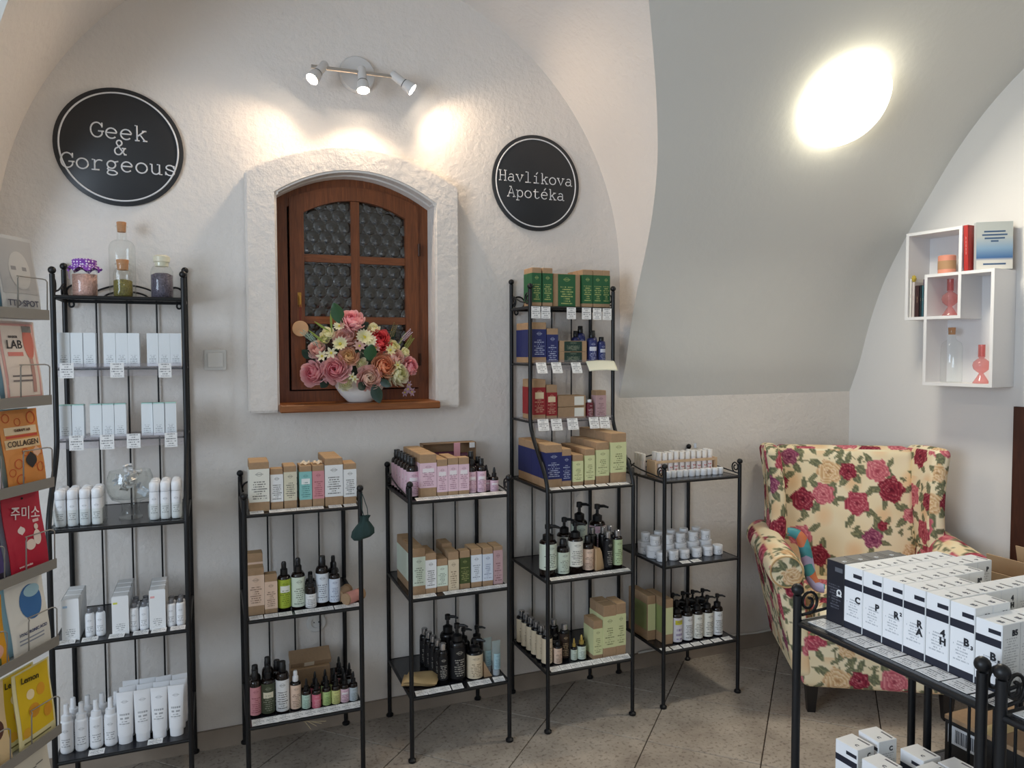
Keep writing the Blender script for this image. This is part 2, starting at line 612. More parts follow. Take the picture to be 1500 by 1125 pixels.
    for i in range(-16, 17):
        for j in range(-16, 17):
            cx, cy = 1.268 + HD * (i + j), 2.782 - HD + HD * (i - j)
            if not (XL - 0.3 < cx < 3.9 and YF - 0.3 < cy < BW + 0.3):
                continue
            h = HD - G * 1.42
            poly = [(cx + h, cy), (cx, cy + h), (cx - h, cy), (cx, cy - h)]
            for nx, ny, c in ((-1, 0, -XL), (0, 1, BW - 0.001), (0, -1, -YF), (1, 0.12, 3.25 + 0.12 * 3.08)):
                poly = clip(poly, nx, ny, c)
                if len(poly) < 3:
                    break
            if len(poly) < 3:
                continue
            n = len(poly)
            mxc, myc = sum(p[0] for p in poly) / n, sum(p[1] for p in poly) / n
            top_ = [(mxc + (p[0] - mxc) * 0.992, myc + (p[1] - myc) * 0.992, 0) for p in poly]
            V = [(p[0], p[1], -0.008) for p in poly] + [(p[0], p[1], -0.0012) for p in poly] + top_
            F = [tuple(range(2 * n, 3 * n))]
            for k in range(n):
                k2 = (k + 1) % n
                F += [(k, k2, k2 + n, k + n), (k + n, k2 + n, k2 + 2 * n, k + 2 * n)]
            ob('tile', mk('tile', V, F, tm), fl)
    sk = M('skirting_stone', (150, 136, 122), 0.6, vary=0.12, bscale=8)
    struct('baseboard_back', MB().box(XL, 3.24, BW - 0.013, BW - 0.0005, 0, 0.074).me('baseboard_back', sk))
    m = MB()
    n_ = Vector((-1, -0.12)).normalized()
    a, c = Vector((rwx(BW - 0.02), BW - 0.02)), Vector((rwx(2.26), 2.26))
    V = [a, c, c + n_ * 0.013, a + n_ * 0.013]
    m.add([(p.x, p.y, 0) for p in V] + [(p.x, p.y, 0.074) for p in V], [(0, 1, 2, 3), (4, 7, 6, 5), (0, 4, 5, 1), (1, 5, 6, 2), (2, 6, 7, 3), (3, 7, 4, 0)])
    struct('baseboard_right', m.me('baseboard_right', sk))
build_room()

# frame of the right wall: s runs towards the camera, d out of the wall
RT, RN, RW0 = Vector((0.12, -1)).normalized(), Vector((-1, -0.12)).normalized(), Vector((3.25, 3.08))
RWROT = math.atan2(RT.y, RT.x)
def rw(s, d, z=0):
    p = RW0 + RT * s + RN * d
    return (p.x, p.y, z)

# ------------------------------------------------------------------ window in the back wall
def wood_mat(key, c0, c1, scale=(2, 2, 14)):
    m = M(key, c0, rough=0.42, spec=0.45)
    nt = m.node_tree
    tc, mp = nt.nodes.new('ShaderNodeTexCoord'), nt.nodes.new('ShaderNodeMapping')
    mp.inputs['Scale'].default_value = scale
    no = nt.nodes.new('ShaderNodeTexNoise')
    no.inputs['Scale'].default_value = 4
    no.inputs['Detail'].default_value = 6
    no.inputs['Distortion'].default_value = 1.2
    cr = nt.nodes.new('ShaderNodeValToRGB')
    cr.color_ramp.elements[0].position, cr.color_ramp.elements[0].color = 0.3, lin(c0)
    cr.color_ramp.elements[1].position, cr.color_ramp.elements[1].color = 0.75, lin(c1)
    for a, b in ((tc.outputs['Object'], mp.inputs[0]), (mp.outputs[0], no.inputs['Vector']), (no.outputs['Fac'], cr.inputs[0]), (cr.outputs[0], nt.nodes['Principled BSDF'].inputs['Base Color'])):
        nt.links.new(a, b)
    return m
WOODV = wood_mat('brown_wood_upright', (100, 54, 28), (138, 78, 42), (30, 30, 2))
WOODH = wood_mat('brown_wood_rail', (106, 58, 30), (146, 84, 46), (2, 30, 30))
SILLW = wood_mat('sill_wood', (122, 70, 34), (158, 98, 52), (2, 30, 30))

def arch_z(x, x0, x1, zs, za):
    t = (x - x0) / (x1 - x0)
    return zs + (za - zs) * (1 - (2 * t - 1) ** 2)
def arch_frame(x0, x1, z0, zs, za, t, n=16, tb=None):
    """ring polygons (outer arch, inner arch) as list of quads strips"""
    o = [(x0, z0)] + [(x0 + (x1 - x0) * i / n, arch_z(x0 + (x1 - x0) * i / n, x0, x1, zs, za)) for i in range(n + 1)] + [(x1, z0)]
    a, b = x0 + t, x1 - t
    zi = z0 + (t if tb is None else tb)
    i_ = [(a, zi)] + [(a + (b - a) * i / n, arch_z(x0 + (x1 - x0) * i / n, x0, x1, zs, za) - t) for i in range(n + 1)] + [(b, zi)]
    return o, i_
def ring_solid(mb, o, i_, y0, y1, close=True):
    n = len(o)
    V = [(x, y0, z) for x, z in o] + [(x, y0, z) for x, z in i_] + [(x, y1, z) for x, z in o] + [(x, y1, z) for x, z in i_]
    F = []
    for k in range(n if close else n - 1):
        j = (k + 1) % n
        F += [(k, j, n + j, n + k), (2 * n + k, 3 * n + k, 3 * n + j, 2 * n + j), (k, 2 * n + k, 2 * n + j, j), (n + k, n + j, 3 * n + j, 3 * n + k)]
    if not close:
        for k in (0, n - 1):
            F.append((k, n + k, 3 * n + k, 2 * n + k))
    return mb.add(V, F)

def build_window():
    # plaster surround, standing proud of the wall
    n = 20
    o = [(0.122, 1.317)] + [(0.122 + 0.857 * i / n, arch_z(0.122 + 0.857 * i / n, 0.122, 0.979, 2.246, 2.376)) for i in range(n + 1)] + [(0.979, 1.317)]
    i_ = [(0.238, 1.317)] + [(0.238 + 0.634 * i / n, arch_z(0.238 + 0.634 * i / n, 0.238, 0.872, 2.17, 2.275)) for i in range(n + 1)] + [(0.872, 1.317)]
    mb = MB()
    ring_solid(mb, o, i_, 3.018, BW + 0.001, close=False)
    me = fixn(mb.me('trim_1', WALL))
    bm = bmesh.new()
    bm.from_mesh(me)
    es = [e for e in bm.edges if len(e.link_faces) == 2 and e.calc_face_angle(0) > 1.0]
    bmesh.ops.bevel(bm, geom=es, offset=0.008, segments=2, affect='EDGES')
    bm.to_mesh(me)
    bm.free()
    struct('trim_1', me)
    # window: fixed frame > casement > muntins > panes
    win = bpy.data.objects.new('window_1', None)
    COL.objects.link(win)
    win['kind'] = 'structure'
    mb = MB()
    a, b = arch_frame(0.236, 0.874, 1.344, 2.19, 2.285, 0.050, tb=0.05)
    ring_solid(mb, a, b, 3.135, 3.20)
    ob('window_frame', fixn(mb.me('window_frame', WOODV)), win)
    mb = MB()
    x0, x1, z0, zs, za = 0.294, 0.826, 1.400, 2.176, 2.236
    a, b = arch_frame(x0, x1, z0, zs, za, 0.056, tb=0.06)
    ring_solid(mb, a, b, 3.122, 3.165)
    cas = ob('casement', fixn(mb.me('casement', WOODV)), win)
    ob('muntin', MB().box(0.541, 0.576, 3.128, 3.160, 1.455, 2.178).me('muntin', WOODV), cas)
    for z in (1.938, 1.685):
        for xa, xb in ((x0 + 0.05, 0.541), (0.576, x1 - 0.05)):
            ob('muntin', MB().box(xa, xb, 3.130, 3.158, z - 0.0155, z + 0.0155).me('muntin', WOODH), cas)
    # pressed glass with rows of roundels, modelled as relief
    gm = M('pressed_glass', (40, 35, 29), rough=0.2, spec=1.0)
    gb = gm.node_tree.nodes['Principled BSDF']
    gb.inputs['Coat Weight'].default_value = 0.45
    gb.inputs['Coat Roughness'].default_value = 0.05
    gb.inputs['Transmission Weight'].default_value = 0.25
    P = 0.052
    def relief(x, z):
        best = 9
        r0 = round(z / (P * 0.866))
        for rr in (r0 - 1, r0, r0 + 1):
            zz = rr * P * 0.866
            off = P / 2 if rr % 2 else 0
            c0 = round((x - off) / P)
            best = min(best, math.hypot(x - c0 * P - off, z - zz))
        q = best / (P / 2)
        return 0.0050 * math.sqrt(max(0, 1 - min(1, q) ** 2)) + 0.002 * math.exp(-(q / 0.2) ** 2) + (0.004 if q > 1.0 else 0) * min(1, (q - 1) * 12)
    for xa, xb in ((0.346, 0.545), (0.572, 0.775)):
        for za_, zb_ in ((1.448, 1.674), (1.696, 1.926), (1.950, 2.2)):
            nx, nz = 76, 86
            def fn(u, v):
                x = xa + (xb - xa) * u
                t = min(zb_, arch_z(x, x0, x1, zs, za) - 0.05)
                z = za_ + (t - za_) * v
                return (x, 3.147 - relief(x, z), z)
            mb = MB()
            mb.grid(fn, nx, nz)
            ob('pane', mb.me('pane', gm, True), cas)
    # dark sheet added in place of the unlit space behind the glass
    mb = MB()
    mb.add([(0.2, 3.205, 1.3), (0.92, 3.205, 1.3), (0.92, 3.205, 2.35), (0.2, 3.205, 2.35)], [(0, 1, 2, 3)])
    ob('dark_backing', mb.me('dark_backing', M('unlit_dark', (44, 38, 33), 0.8)), win)
    ob('sill', rbox(0.640, 0.172, 0.030, 0.004, SILLW, 'sill'), win, (0.554, 3.049, 1.318))
    brass = M('old_brass', (170, 128, 62), 0.35, 0.8)
    mb = MB()
    mb.box(0.322, 0.336, 3.116, 3.123, 1.745, 1.795)
    mb.tube([(0.329, 3.118, 1.778), (0.329, 3.102, 1.778), (0.329, 3.098, 1.765), (0.329, 3.098, 1.735)], 0.0055, 8)
    ob('handle', auto(mb.me('handle', brass)), cas)
    for z in (1.99, 1.52):
        mb = MB()
        mb.lathe([(0.006, z - 0.026), (0.006, z + 0.026)], 10, (0.829, 3.118))
        ob('hinge', auto(mb.me('hinge', M('hinge_brown', (60, 34, 20), 0.4, 0.4))), cas)
    # round wooden tag hanging from the handle
    t = thing('wooden_tag', 'round pale wooden tag on a string hanging from window handle', 'tag', (0.328, 3.094, 1.648))
    mb = MB()
    mb.lathe([(0.0, -0.003), (0.030, -0.003), (0.032, -0.001), (0.032, 0.001), (0.030, 0.003), (0, 0.003)], 28)
    ob('disc', auto(mb.me('disc', M('tag_wood', (205, 160, 118), 0.6, vary=0.08, bscale=25))), t, rot=FRONT)
    mb = MB()
    mb.tube([(0.0, 0, 0.026), (-0.003, -0.001, 0.06), (0.001, -0.003, 0.098)], 0.0012, 6)
    mb.tube([(0.001, 0, 0.026), (0.004, -0.001, 0.06), (0.001, -0.003, 0.098)], 0.0012, 6)
    ob('string', mb.me('string', M('red_string', (120, 44, 34), 0.8)), t)
    ob('lettering', textmesh('· · ·', 0.012, M('tag_burn', (150, 100, 66), 0.8)), t, (0, -0.0035, -0.004), FRONT)
build_window()

# ------------------------------------------------------------------ stroke lettering for the signs
def arc(cx, cy, rx, ry, a0, a1, n=16):
    return [(cx + rx * math.cos(math.radians(a0 + (a1 - a0) * i / n)), cy + ry * math.sin(math.radians(a0 + (a1 - a0) * i / n))) for i in range(n + 1)]
GL = {
    'G': [arc(.29, .33, .25, .33, 35, 330), [(.50, .165), (.50, .28)], [(.34, .28), (.58, .28)], [(.50, .45), (.50, .66)]],
    'e': [arc(.27, .23, .22, .23, 8, 318), [(.05, .25), (.49, .25)]],
    'k': [[(.12, 0), (.12, .68), (.03, .68)], [(.03, 0), (.23, 0)], [(.43, .45), (.13, .19)], [(.24, .28), (.45, 0)], [(.33, .45), (.52, .45)], [(.36, 0), (.55, 0)]],
    '&': [[(.50, .02), (.20, .46)] + arc(.28, .54, .11, .12, 200, -40, 12) + [(.17, .30)] + arc(.24, .17, .15, .17, 130, 300, 10) + [(.44, .16), (.48, .28)], [(.38, .30), (.56, .30)], [(.46, .02), (.58, .02)]],
    'o': [arc(.28, .23, .23, .23, 0, 360, 22)],
    'r': [[(.06, .45), (.17, .45), (.17, 0)], [(.04, 0), (.36, 0)], [(.17, .26)] + arc(.37, .27, .19, .18, 160, 55, 8)],
    'g': [arc(.24, .28, .17, .17, 0, 360, 18), [(.36, .40), (.53, .45)], [(.12, .16), (.08, .08), (.14, .03), (.36, .01), (.46, -.06)] + arc(.27, -.09, .20, .10, 10, -190, 12) + [(.10, -.02), (.14, .03)]],
    'u': [[(.02, .45), (.11, .45), (.11, .16)] + arc(.27, .16, .16, .16, 180, 330, 8) + [(.43, .13)], [(.32, .45), (.43, .45), (.43, 0), (.55, 0)]],
    's': [[(.44, .33), (.42, .40)] + arc(.27, .35, .16, .11, 50, 210, 8) + [(.20, .26), (.36, .21)] + arc(.28, .11, .17, .12, 40, -150, 9) + [(.09, .10)], [(.44, .30), (.44, .45)], [(.09, .16), (.09, 0)]],
    'H': [[(.10, 0), (.10, .66)], [(.46, 0), (.46, .66)], [(.10, .34), (.46, .34)], [(.0, .66), (.2, .66)], [(.36, .66), (.56, .66)], [(.0, 0), (.2, 0)], [(.36, 0), (.56, 0)]],
    'a': [arc(.27, .33, .15, .13, 150, 0, 8) + [(.42, .33), (.42, .06), (.45, 0), (.54, 0)], [(.42, .26), (.26, .26)] + arc(.22, .13, .16, .13, 95, 280, 10) + [(.34, .03), (.42, .11)]],
    'v': [[(.08, .45), (.28, 0), (.48, .45)], [(.0, .45), (.18, .45)], [(.38, .45), (.56, .45)]],
    'l': [[(.10, .68), (.28, .68), (.28, 0)], [(.08, 0), (.48, 0)]],
    'í': [[(.12, .45), (.28, .45), (.28, 0)], [(.08, 0), (.48, 0)], [(.26, .57), (.38, .72)]],
    'A': [[(.05, 0), (.27, .66), (.50, 0)], [(.13, .23), (.42, .23)], [(.14, .66), (.29, .66)], [(-.03, 0), (.16, 0)], [(.38, 0), (.58, 0)]],
    'p': [[(.02, .45), (.12, .45), (.12, -.2)], [(.02, -.2), (.25, -.2)], arc(.30, .23, .19, .22, 165, -165, 18)],
    't': [[(.20, .60), (.20, .12)] + arc(.33, .12, .13, .12, 180, 320, 8) + [(.50, .10)], [(.06, .44), (.44, .44)]],
    'é': [arc(.27, .23, .22, .23, 8, 318), [(.05, .25), (.49, .25)], [(.24, .57), (.37, .72)]],
}
def stroke_text(txt, em, adv, mat, r=0.034):
    mb = MB()
    x = -len(txt) * adv * em / 2
    for ch in txt:
        for st in GL.get(ch, []):
            mb.tube([(x + p[0] * em, -0.0004, p[1] * em) for p in st], r * em, 6)
        x += adv * em
    return mb.me('lettering', mat, True)

def sign(cx, cz, lines, em, label):
    sm = M('sign_black', (38, 40, 44), 0.4)
    wm = M('sign_white', (226, 226, 228), 0.5)
    t = thing('wall_sign', label, 'sign', (cx, BW - 0.004, cz), group='round black wall signs')
    mb = MB()
    mb.lathe([(0, 0.0), (0.2125, 0.0), (0.2125, 0.007), (0.211, 0.008), (0, 0.008)], 72)
    ob('board', auto(mb.me('board', sm)), t, rot=FRONT)
    mb = MB()
    mb.tube([(0.194 * math.cos(2 * PI * i / 96), -0.0078, 0.194 * math.sin(2 * PI * i / 96)) for i in range(96)], 0.0032, 6, True)
    ob('ring', mb.me('ring', wm, True), t)
    for txt, dz in lines:
        ob('lettering', stroke_text(txt, em, 0.605, wm), t, (0, -0.008, dz))
sign(-0.302, 2.302, (('Geek', 0.029), ('&', -0.028), ('Gorgeous', -0.088)), 0.079, 'round black sign with three lines of white lettering, upper left wall')
sign(1.36, 2.308, (('Havlíkova', 0.0), ('Apotéka', -0.068)), 0.0665, 'round black sign with two lines of white lettering, right of window')

# ------------------------------------------------------------------ wall spotlight rail
def build_spots():
    wm = M('lamp_white', (214, 212, 210), 0.4)
    nm = M('lamp_nickel', (190, 184, 176), 0.3, 0.8)
    t = thing('spotlight_rail', 'white wall spotlight with three heads on a nickel bar', 'lamp', (0.564, BW - 0.002, 2.68))
    mb = MB()
    mb.lathe([(0, 0), (0.073, 0), (0.073, 0.012), (0.068, 0.02), (0.0, 0.023)], 40)
    ob('mounting_plate', auto(mb.me('mounting_plate', wm)), t, rot=FRONT)
    mb = MB()
    mb.lathe([(0.009, 0.018), (0.009, 0.088)], 12)
    ob('arm', auto(mb.me('arm', nm)), t, rot=FRONT)
    mb = MB()
    mb.tube([(-0.192, -0.088, -0.022), (0.14, -0.088, -0.018)], 0.0075, 10)
    ob('bar', auto(mb.me('bar', nm)), t)
    bulb = M('bulb_glow', (255, 238, 214), emit=60)
    for px, dirv in ((-0.148, (-0.54, -0.36, -0.76)), (0.004, (0.0, -0.30, -0.93)), (0.14, (0.76, -0.26, -0.60))):
        d = Vector(dirv).normalized()
        q = d.to_track_quat('Z', 'Y').to_euler()
        base = Vector((px, -0.088, -0.018))
        mb = MB()
        mb.lathe([(0, -0.022), (0.013, -0.022), (0.017, -0.016), (0.017, 0.036), (0.0185, 0.038), (0.0185, 0.044), (0.022, 0.048), (0.026, 0.078), (0.0262, 0.084), (0.024, 0.084), (0.022, 0.076), (0, 0.074)], 24)
        h = ob('spot_head', auto(mb.me('spot_head', wm)), t, base, q)
        mb = MB()
        mb.lathe([(0.0187, 0.0395), (0.0192, 0.041), (0.0187, 0.0425)], 24)
        ob('collar', mb.me('collar', M('lamp_gap', (70, 66, 62), 0.5)), h)
        mb = MB()
        mb.lathe([(0, 0.0835), (0.0215, 0.0835), (0.0215, 0.082), (0, 0.0818)], 20)
        ob('bulb', mb.me('bulb', bulb), h)
        ld = bpy.data.lights.new('spot_light', 'SPOT')
        ld.energy, ld.color = 9, (1.0, 0.77, 0.54)
        ld.spot_size, ld.spot_blend, ld.shadow_soft_size = math.radians(140), 0.6, 0.024
        lo = bpy.data.objects.new('spot_light', ld)
        COL.objects.link(lo)
        wp = Vector((0.564, BW - 0.002, 2.68)) + base + d * 0.09
        lo.location = wp
        lo.rotation_euler = d.to_track_quat('-Z', 'Y').to_euler()
build_spots()

# ------------------------------------------------------------------ ceiling lamp on the vault
def build_dome():
    n = Vector((0.0, -0.72, -0.70)).normalized()
    q = n.to_track_quat('Z', 'Y').to_euler()
    t = thing('ceiling_lamp', 'glowing round white dome lamp on the vault', 'lamp', (2.50, 2.425, 2.61), rot=q)
    mb = MB()
    mb.lathe([(0.0, -0.01), (0.172, -0.01), (0.172, 0.018), (0.0, 0.018)], 48)
    ob('base_plate', auto(mb.me('base_plate', M('lamp_base', (235, 235, 230), 0.5))), t)
    mb = MB()
    mb.lathe([(0.180, -0.02), (0.186, 0.012), (0.188, 0.03), (0.184, 0.052), (0.162, 0.075), (0.124, 0.09), (0.062, 0.099), (0.0, 0.101)], 48)
    ob('diffuser', mb.me('diffuser', M('dome_glow', (255, 248, 222), emit=5), True), t)
    ld = bpy.data.lights.new('dome_light', 'AREA')
    ld.shape, ld.size, ld.energy, ld.color = 'DISK', 0.30, 14, (1.0, 0.93, 0.78)
    lo = bpy.data.objects.new('dome_light', ld)
    COL.objects.link(lo)
    lo.location = Vector((2.50, 2.425, 2.61)) + n * 0.104
    lo.rotation_euler = n.to_track_quat('-Z', 'Y').to_euler()
build_dome()

# ------------------------------------------------------------------ switch, socket, cable
def build_small_wall():
    wp = M('switch_white', (226, 224, 220), 0.4)
    t = thing('light_switch', 'square white rocker light switch on wall left of window', 'switch', (0.007, BW, 1.524))
    ob('plate', rbox(0.080, 0.010, 0.080, 0.004, wp, 'plate', 2), t, (0, -0.0045, -0.04))
    ob('rocker', rbox(0.056, 0.006, 0.056, 0.0025, M('rocker', (234, 232, 228), 0.35), 'rocker', 2), t, (0, -0.0125, -0.028), (0.05, 0, 0))
    t = thing('wall_socket', 'round white wall socket behind the rack with the green pouch', 'socket', (0.372, BW, 0.445))
    mb = MB()
    mb.lathe([(0, 0), (0.04, 0), (0.04, 0.006), (0.036, 0.010), (0.022, 0.010), (0.020, 0.004), (0, 0.004)], 32)
    ob('plate', auto(mb.me('plate', wp)), t, rot=FRONT)
    mb = MB()
    for dx in (-0.0095, 0.0095):
        mb.lathe([(0, 0.0041), (0.0026, 0.0041), (0.0026, 0.0048), (0, 0.0048)], 10, (dx, 0))
    ob('hole', mb.me('hole', M('socket_hole', (30, 30, 30), 0.8)), t, rot=FRONT)
    mb = MB()
    pts = [(1.9 + i * 0.09, BW - 0.012 - 0.006 * math.sin(i), 0.080 + 0.004 * math.sin(i * 1.3)) for i in range(14)]
    mb.tube(pts, 0.005, 8)
    tag(ob('wall_cable', mb.me('wall_cable', wp, True)), 'thin white cable lying along the top of the skirting', 'cable')
    mb = MB()
    for k, (dx, dz, r) in enumerate(((0, 0, 0.006),)):
        mb.box(-0.008, 0.008, -0.006, 0, -0.012, 0.012)
        mb.box(-0.003, 0.003, -0.016, -0.006, -0.012, -0.008)
    tag(ob('wall_hook', mb.me('wall_hook', CLEAR), None, (2.232, BW, 1.08)), 'tiny clear hook on wall above the wooden tube holder', 'hook')
build_small_wall()

# ================================================================== RACKS
RW_, RD_ = 0.397, 0.385      # post spacing in width and depth
S1, S2, S3 = 0.246, 0.622, 0.993
U1, U2, U3 = 1.262, 1.505, 1.745
def spiral(c, r0, r1, turns, a0, plane, n=26):
    out = []
    for i in range(n + 1):
        t = i / n
        a = a0 + turns * 2 * PI * t
        r = r0 + (r1 - r0) * t
        u, v = r * math.cos(a), r * math.sin(a)
        out.append((c[0] + (u if plane == 'x' else 0), c[1] + (u if plane == 'y' else 0), c[2] + v))
    return out

def rack(loc, label, tall=False, rz=0):
    t = thing('metal_rack', label, 'rack', loc, rz, 'black metal display racks')
    PRd = 0.0085
    topz = 1.815 if tall else 1.046
    fy = 0.175 if tall else 0.0
    def ballfoot(p, x, y, zt, yf):
        def mkball():
            m = MB()
            m.lathe([(0.0, -0.012)] + [(0.0125 * math.sin(PI * k / 10), -0.0125 * math.cos(PI * k / 10)) for k in range(1, 10)] + [(0, 0.0125)], 16)
            return m.me('ball', BLACK, True)
        def mkfoot():
            m = MB()
            m.lathe([(0, 0), (0.0135, 0), (0.0155, 0.003), (0.0155, 0.010), (0.011, 0.014), (0.0085, 0.016)], 16)
            return auto(m.me('foot', BLACK))
        ob('ball', cached('ball', mkball), p, (x, y, zt + 0.012))
        ob('foot', cached('foot', mkfoot), p, (x, yf, 0))
    for x in (0, RW_):
        if tall:
            pts = [(x, 0, 0.012), (x, 0, 0.5), (x, 0, 0.98)]
            for k in range(1, 13):
                u = k / 12
                pts.append((x, fy * (3 * u * u - 2 * u ** 3), 0.98 + 0.29 * u))
            pts += [(x, fy, 1.5), (x, fy, topz)]
        else:
            pts = [(x, 0, 0.012), (x, 0, topz)]
        m = MB().tube(pts, PRd, 12)
        p = ob('post', auto(m.me('post', BLACK), 60), t)
        ballfoot(p, x, fy, topz, 0)
        zb = topz + (0.035 if tall else 0.022)
        m = MB().tube([(x, RD_, 0.012), (x, RD_, zb)], PRd, 12)
        p = ob('post', auto(m.me('post', BLACK), 60), t)
        ballfoot(p, x, RD_, zb, RD_)
    for z in (S1, S2, S3):
        m = MB()
        m.box(0.004, RW_ - 0.004, 0.004, RD_ - 0.004, z - 0.004, z - 0.0006)
        s = ob('shelf_panel', m.me('shelf_panel', SHELF), t)
        for a, b in (((0, 0), (RW_, 0)), ((0, RD_), (RW_, RD_)), ((0, 0), (0, RD_)), ((RW_, 0), (RW_, RD_))):
            m = MB().tube([(a[0], a[1], z - 0.005), (b[0], b[1], z - 0.005)], 0.0062, 8)
            ob('rail', auto(m.me('rail', BLACK), 60), s)
    if tall:
        for z in (U1, U2):
            m = MB().box(0.004, RW_ - 0.004, fy - 0.004, RD_ - 0.004, z - 0.005, z - 0.0006)
            s = ob('shelf_panel', m.me('shelf_panel', ACRYL), t, label='clear acrylic shelf panel')
            for a, b in (((0, fy), (RW_, fy)), ((0, RD_), (RW_, RD_)), ((0, fy), (0, RD_)), ((RW_, fy), (RW_, RD_))):
                m = MB().tube([(a[0], a[1], z - 0.008), (b[0], b[1], z - 0.008)], 0.0032 if a[1] == b[1] else 0.005, 8)
                ob('rail', auto(m.me('rail', BLACK), 60), s)
            m = MB().box(0.010, RW_ - 0.010, fy - 0.016, fy - 0.0145, z - 0.032, z + 0.012)
            ob('price_rail', m.me('price_rail', ACRYL), s)
        z = U3
        m = MB().box(0.004, RW_ - 0.004, fy + 0.004, RD_ - 0.004, z - 0.004, z - 0.0006)
        s = ob('shelf_panel', m.me('shelf_panel', SHELF), t)
        for a, b in (((0, fy), (RW_, fy)), ((0, RD_), (RW_, RD_)), ((0, fy), (0, RD_)), ((RW_, fy), (RW_, RD_))):
            m = MB().tube([(a[0], a[1], z - 0.006), (b[0], b[1], z - 0.006)], 0.0066, 8)
            ob('rail', auto(m.me('rail', BLACK), 60), s)
    zt = U3 if tall else S3
    for k in range(3):
        x = RW_ * (k + 1) / 4
        m = MB().tube([(x, RD_, S1 - 0.01), (x, RD_, zt)], 0.0032, 8)
        ob('back_rod', auto(m.me('back_rod', BLACK), 60), t)
    # scrollwork above the top shelf: two sides and the back
    for x in (0, RW_):
        m = MB()
        y0, y1 = fy, RD_
        m.tube([(x, y0 + 0.012, zt + 0.010), (x, (y0 + y1) / 2, zt + 0.024), (x, y1, zt + 0.056)], 0.0032, 6)
        m.tube(spiral((x, y0 + 0.030, zt + 0.036), 0.026, 0.007, 1.5, -PI / 2, 'y'), 0.0032, 6)
        m.tube(spiral((x, y1 - 0.030, zt + 0.030), -0.024, -0.007, -1.5, PI / 2, 'y'), 0.0032, 6)
        ob('scroll', m.me('scroll', BLACK, True), t)
    m = MB()
    for sx, x in ((1, 0.035), (-1, RW_ - 0.035)):
        m.tube([(x + sx * 0.028 * math.cos(a) * 1.0, RD_, zt + 0.026 + 0.026 * math.sin(a)) for a in [PI * 2 * k / 24 - PI / 2 for k in range(21)]], 0.0035, 6)
    m.tube([(RW_ / 2 + 0.075 * math.cos(a), RD_, zt + 0.028 * math.sin(a) + 0.004) for a in [PI * k / 16 for k in range(17)]], 0.0035, 6)
    m.tube([(RW_ / 2 + 0.14 * (2 * k / 20 - 1), RD_, zt + 0.004 + 0.052 * (1 - (2 * k / 20 - 1) ** 2)) for k in range(21)], 0.0035, 6)
    ob('scroll', m.me('scroll', BLACK, True), t)
    # lugs under the top shelf
    for x in (0.022, RW_ - 0.022):
        m = MB().tube([(x + 0.008 * math.cos(2 * PI * k / 12), RD_ - 0.004, zt - 0.018 + 0.010 * math.sin(2 * PI * k / 12)) for k in range(12)], 0.0035, 6, True)
        ob('lug', m.me('lug', BLACK, True), t)
    return t
YR = 2.682
RX = {1: -0.491, 2: 0.088, 3: 0.670, 4: 1.2355, 5: 1.788}
rack((RX[1], YR, 0), 'tall black iron rack with white cartons and jars, far left', True)
rack((RX[2], YR, 0), 'low black iron rack with a green pouch hanging from its post')
rack((RX[3], YR, 0), 'low black iron rack with pink-labelled goods, below the flower window')
rack((RX[4], YR, 0), 'tall black iron rack with green and navy cartons, right of window', True)
rack((RX[5], YR, 0), 'low black iron rack with white jars, left of the armchair')
# two racks facing the racks along the wall, in the right foreground, and one back to back
rack((1.112, 1.180, 0), 'low black iron rack full of white lettered cartons, right foreground', False, -PI / 2)
rack((1.112, 0.752, 0), 'black iron rack cut off by the right edge of the photo', False, -PI / 2)
rack((1.907, 0.845, 0), 'black iron rack holding open kraft boxes behind the white cartons', False, PI / 2).scale = (1, 1, 0.93)

# ================================================================== GOODS: builders
def sleeve(w, d, z0, z1, mat, e=0.0006):
    """printed paper sleeve round a carton; UV 0..1 on the front only"""
    def f():
        x, y = w / 2 + e, d / 2 + e
        V = [(-x, -y, z0), (x, -y, z0), (x, y, z0), (-x, y, z0), (-x, -y, z1), (x, -y, z1), (x, y, z1), (-x, y, z1)]
        F = [(0, 1, 5, 4), (1, 2, 6, 5), (2, 3, 7, 6), (3, 0, 4, 7)]
        uv = [[(0, 0), (1, 0), (1, 1), (0, 1)]] + [[(2, 0), (3, 0), (3, 1), (2, 1)]] * 3
        return mk('label', V, F, mat, uv=uv)
    return cached(('sleeve', round(w, 4), round(d, 4), round(z0, 4), round(z1, 4), mat.name), f)

def carton(label, x, yf, z, w, d, h, lm, v0=0.14, v1=0.84, body=None, group=None, rz=0, jig=0.0, name='carton', flap=True, cat='box'):
    t = thing(name, label, cat, (x, yf + d / 2, z), rz + random.uniform(-jig, jig), group)
    body = body or KRAFT
    ob('body', rbox(w, d, h - 0.0012, 0.0011, body, 'body'), t)
    if flap:
        ob('top_flap', rbox(w - 0.003, d - 0.003, 0.0016, 0.0005, KRAFT_LIT if body is KRAFT else body, 'top_flap'), t, (0, 0, h - 0.0016))
    if lm:
        ob('label_sleeve', sleeve(w, d, h * v0, h * v1, lm), t)
    return t

def band(r, z0, z1, mat, half=2.0, n=18, taper=0):
    def f():
        V, F, uv = [], [], []
        for i in range(n + 1):
            a = -PI / 2 + half * (2 * i / n - 1)
            V += [(r * math.cos(a), r * math.sin(a), z0), ((r - taper) * math.cos(a), (r - taper) * math.sin(a), z1)]
        for i in range(n):
            F.append((2 * i, 2 * i + 2, 2 * i + 3, 2 * i + 1))
            u0, u1 = (0.5 + half * (2 * k / n - 1) / 2.3 for k in (i, i + 1))
            uv.append([(u0, 0), (u1, 0), (u1, 1), (u0, 1)])
        return mk('label', V, F, mat, True, uv)
    return cached(('band', round(r, 4), round(z0, 4), round(z1, 4), mat.name, round(half, 2), taper), f)

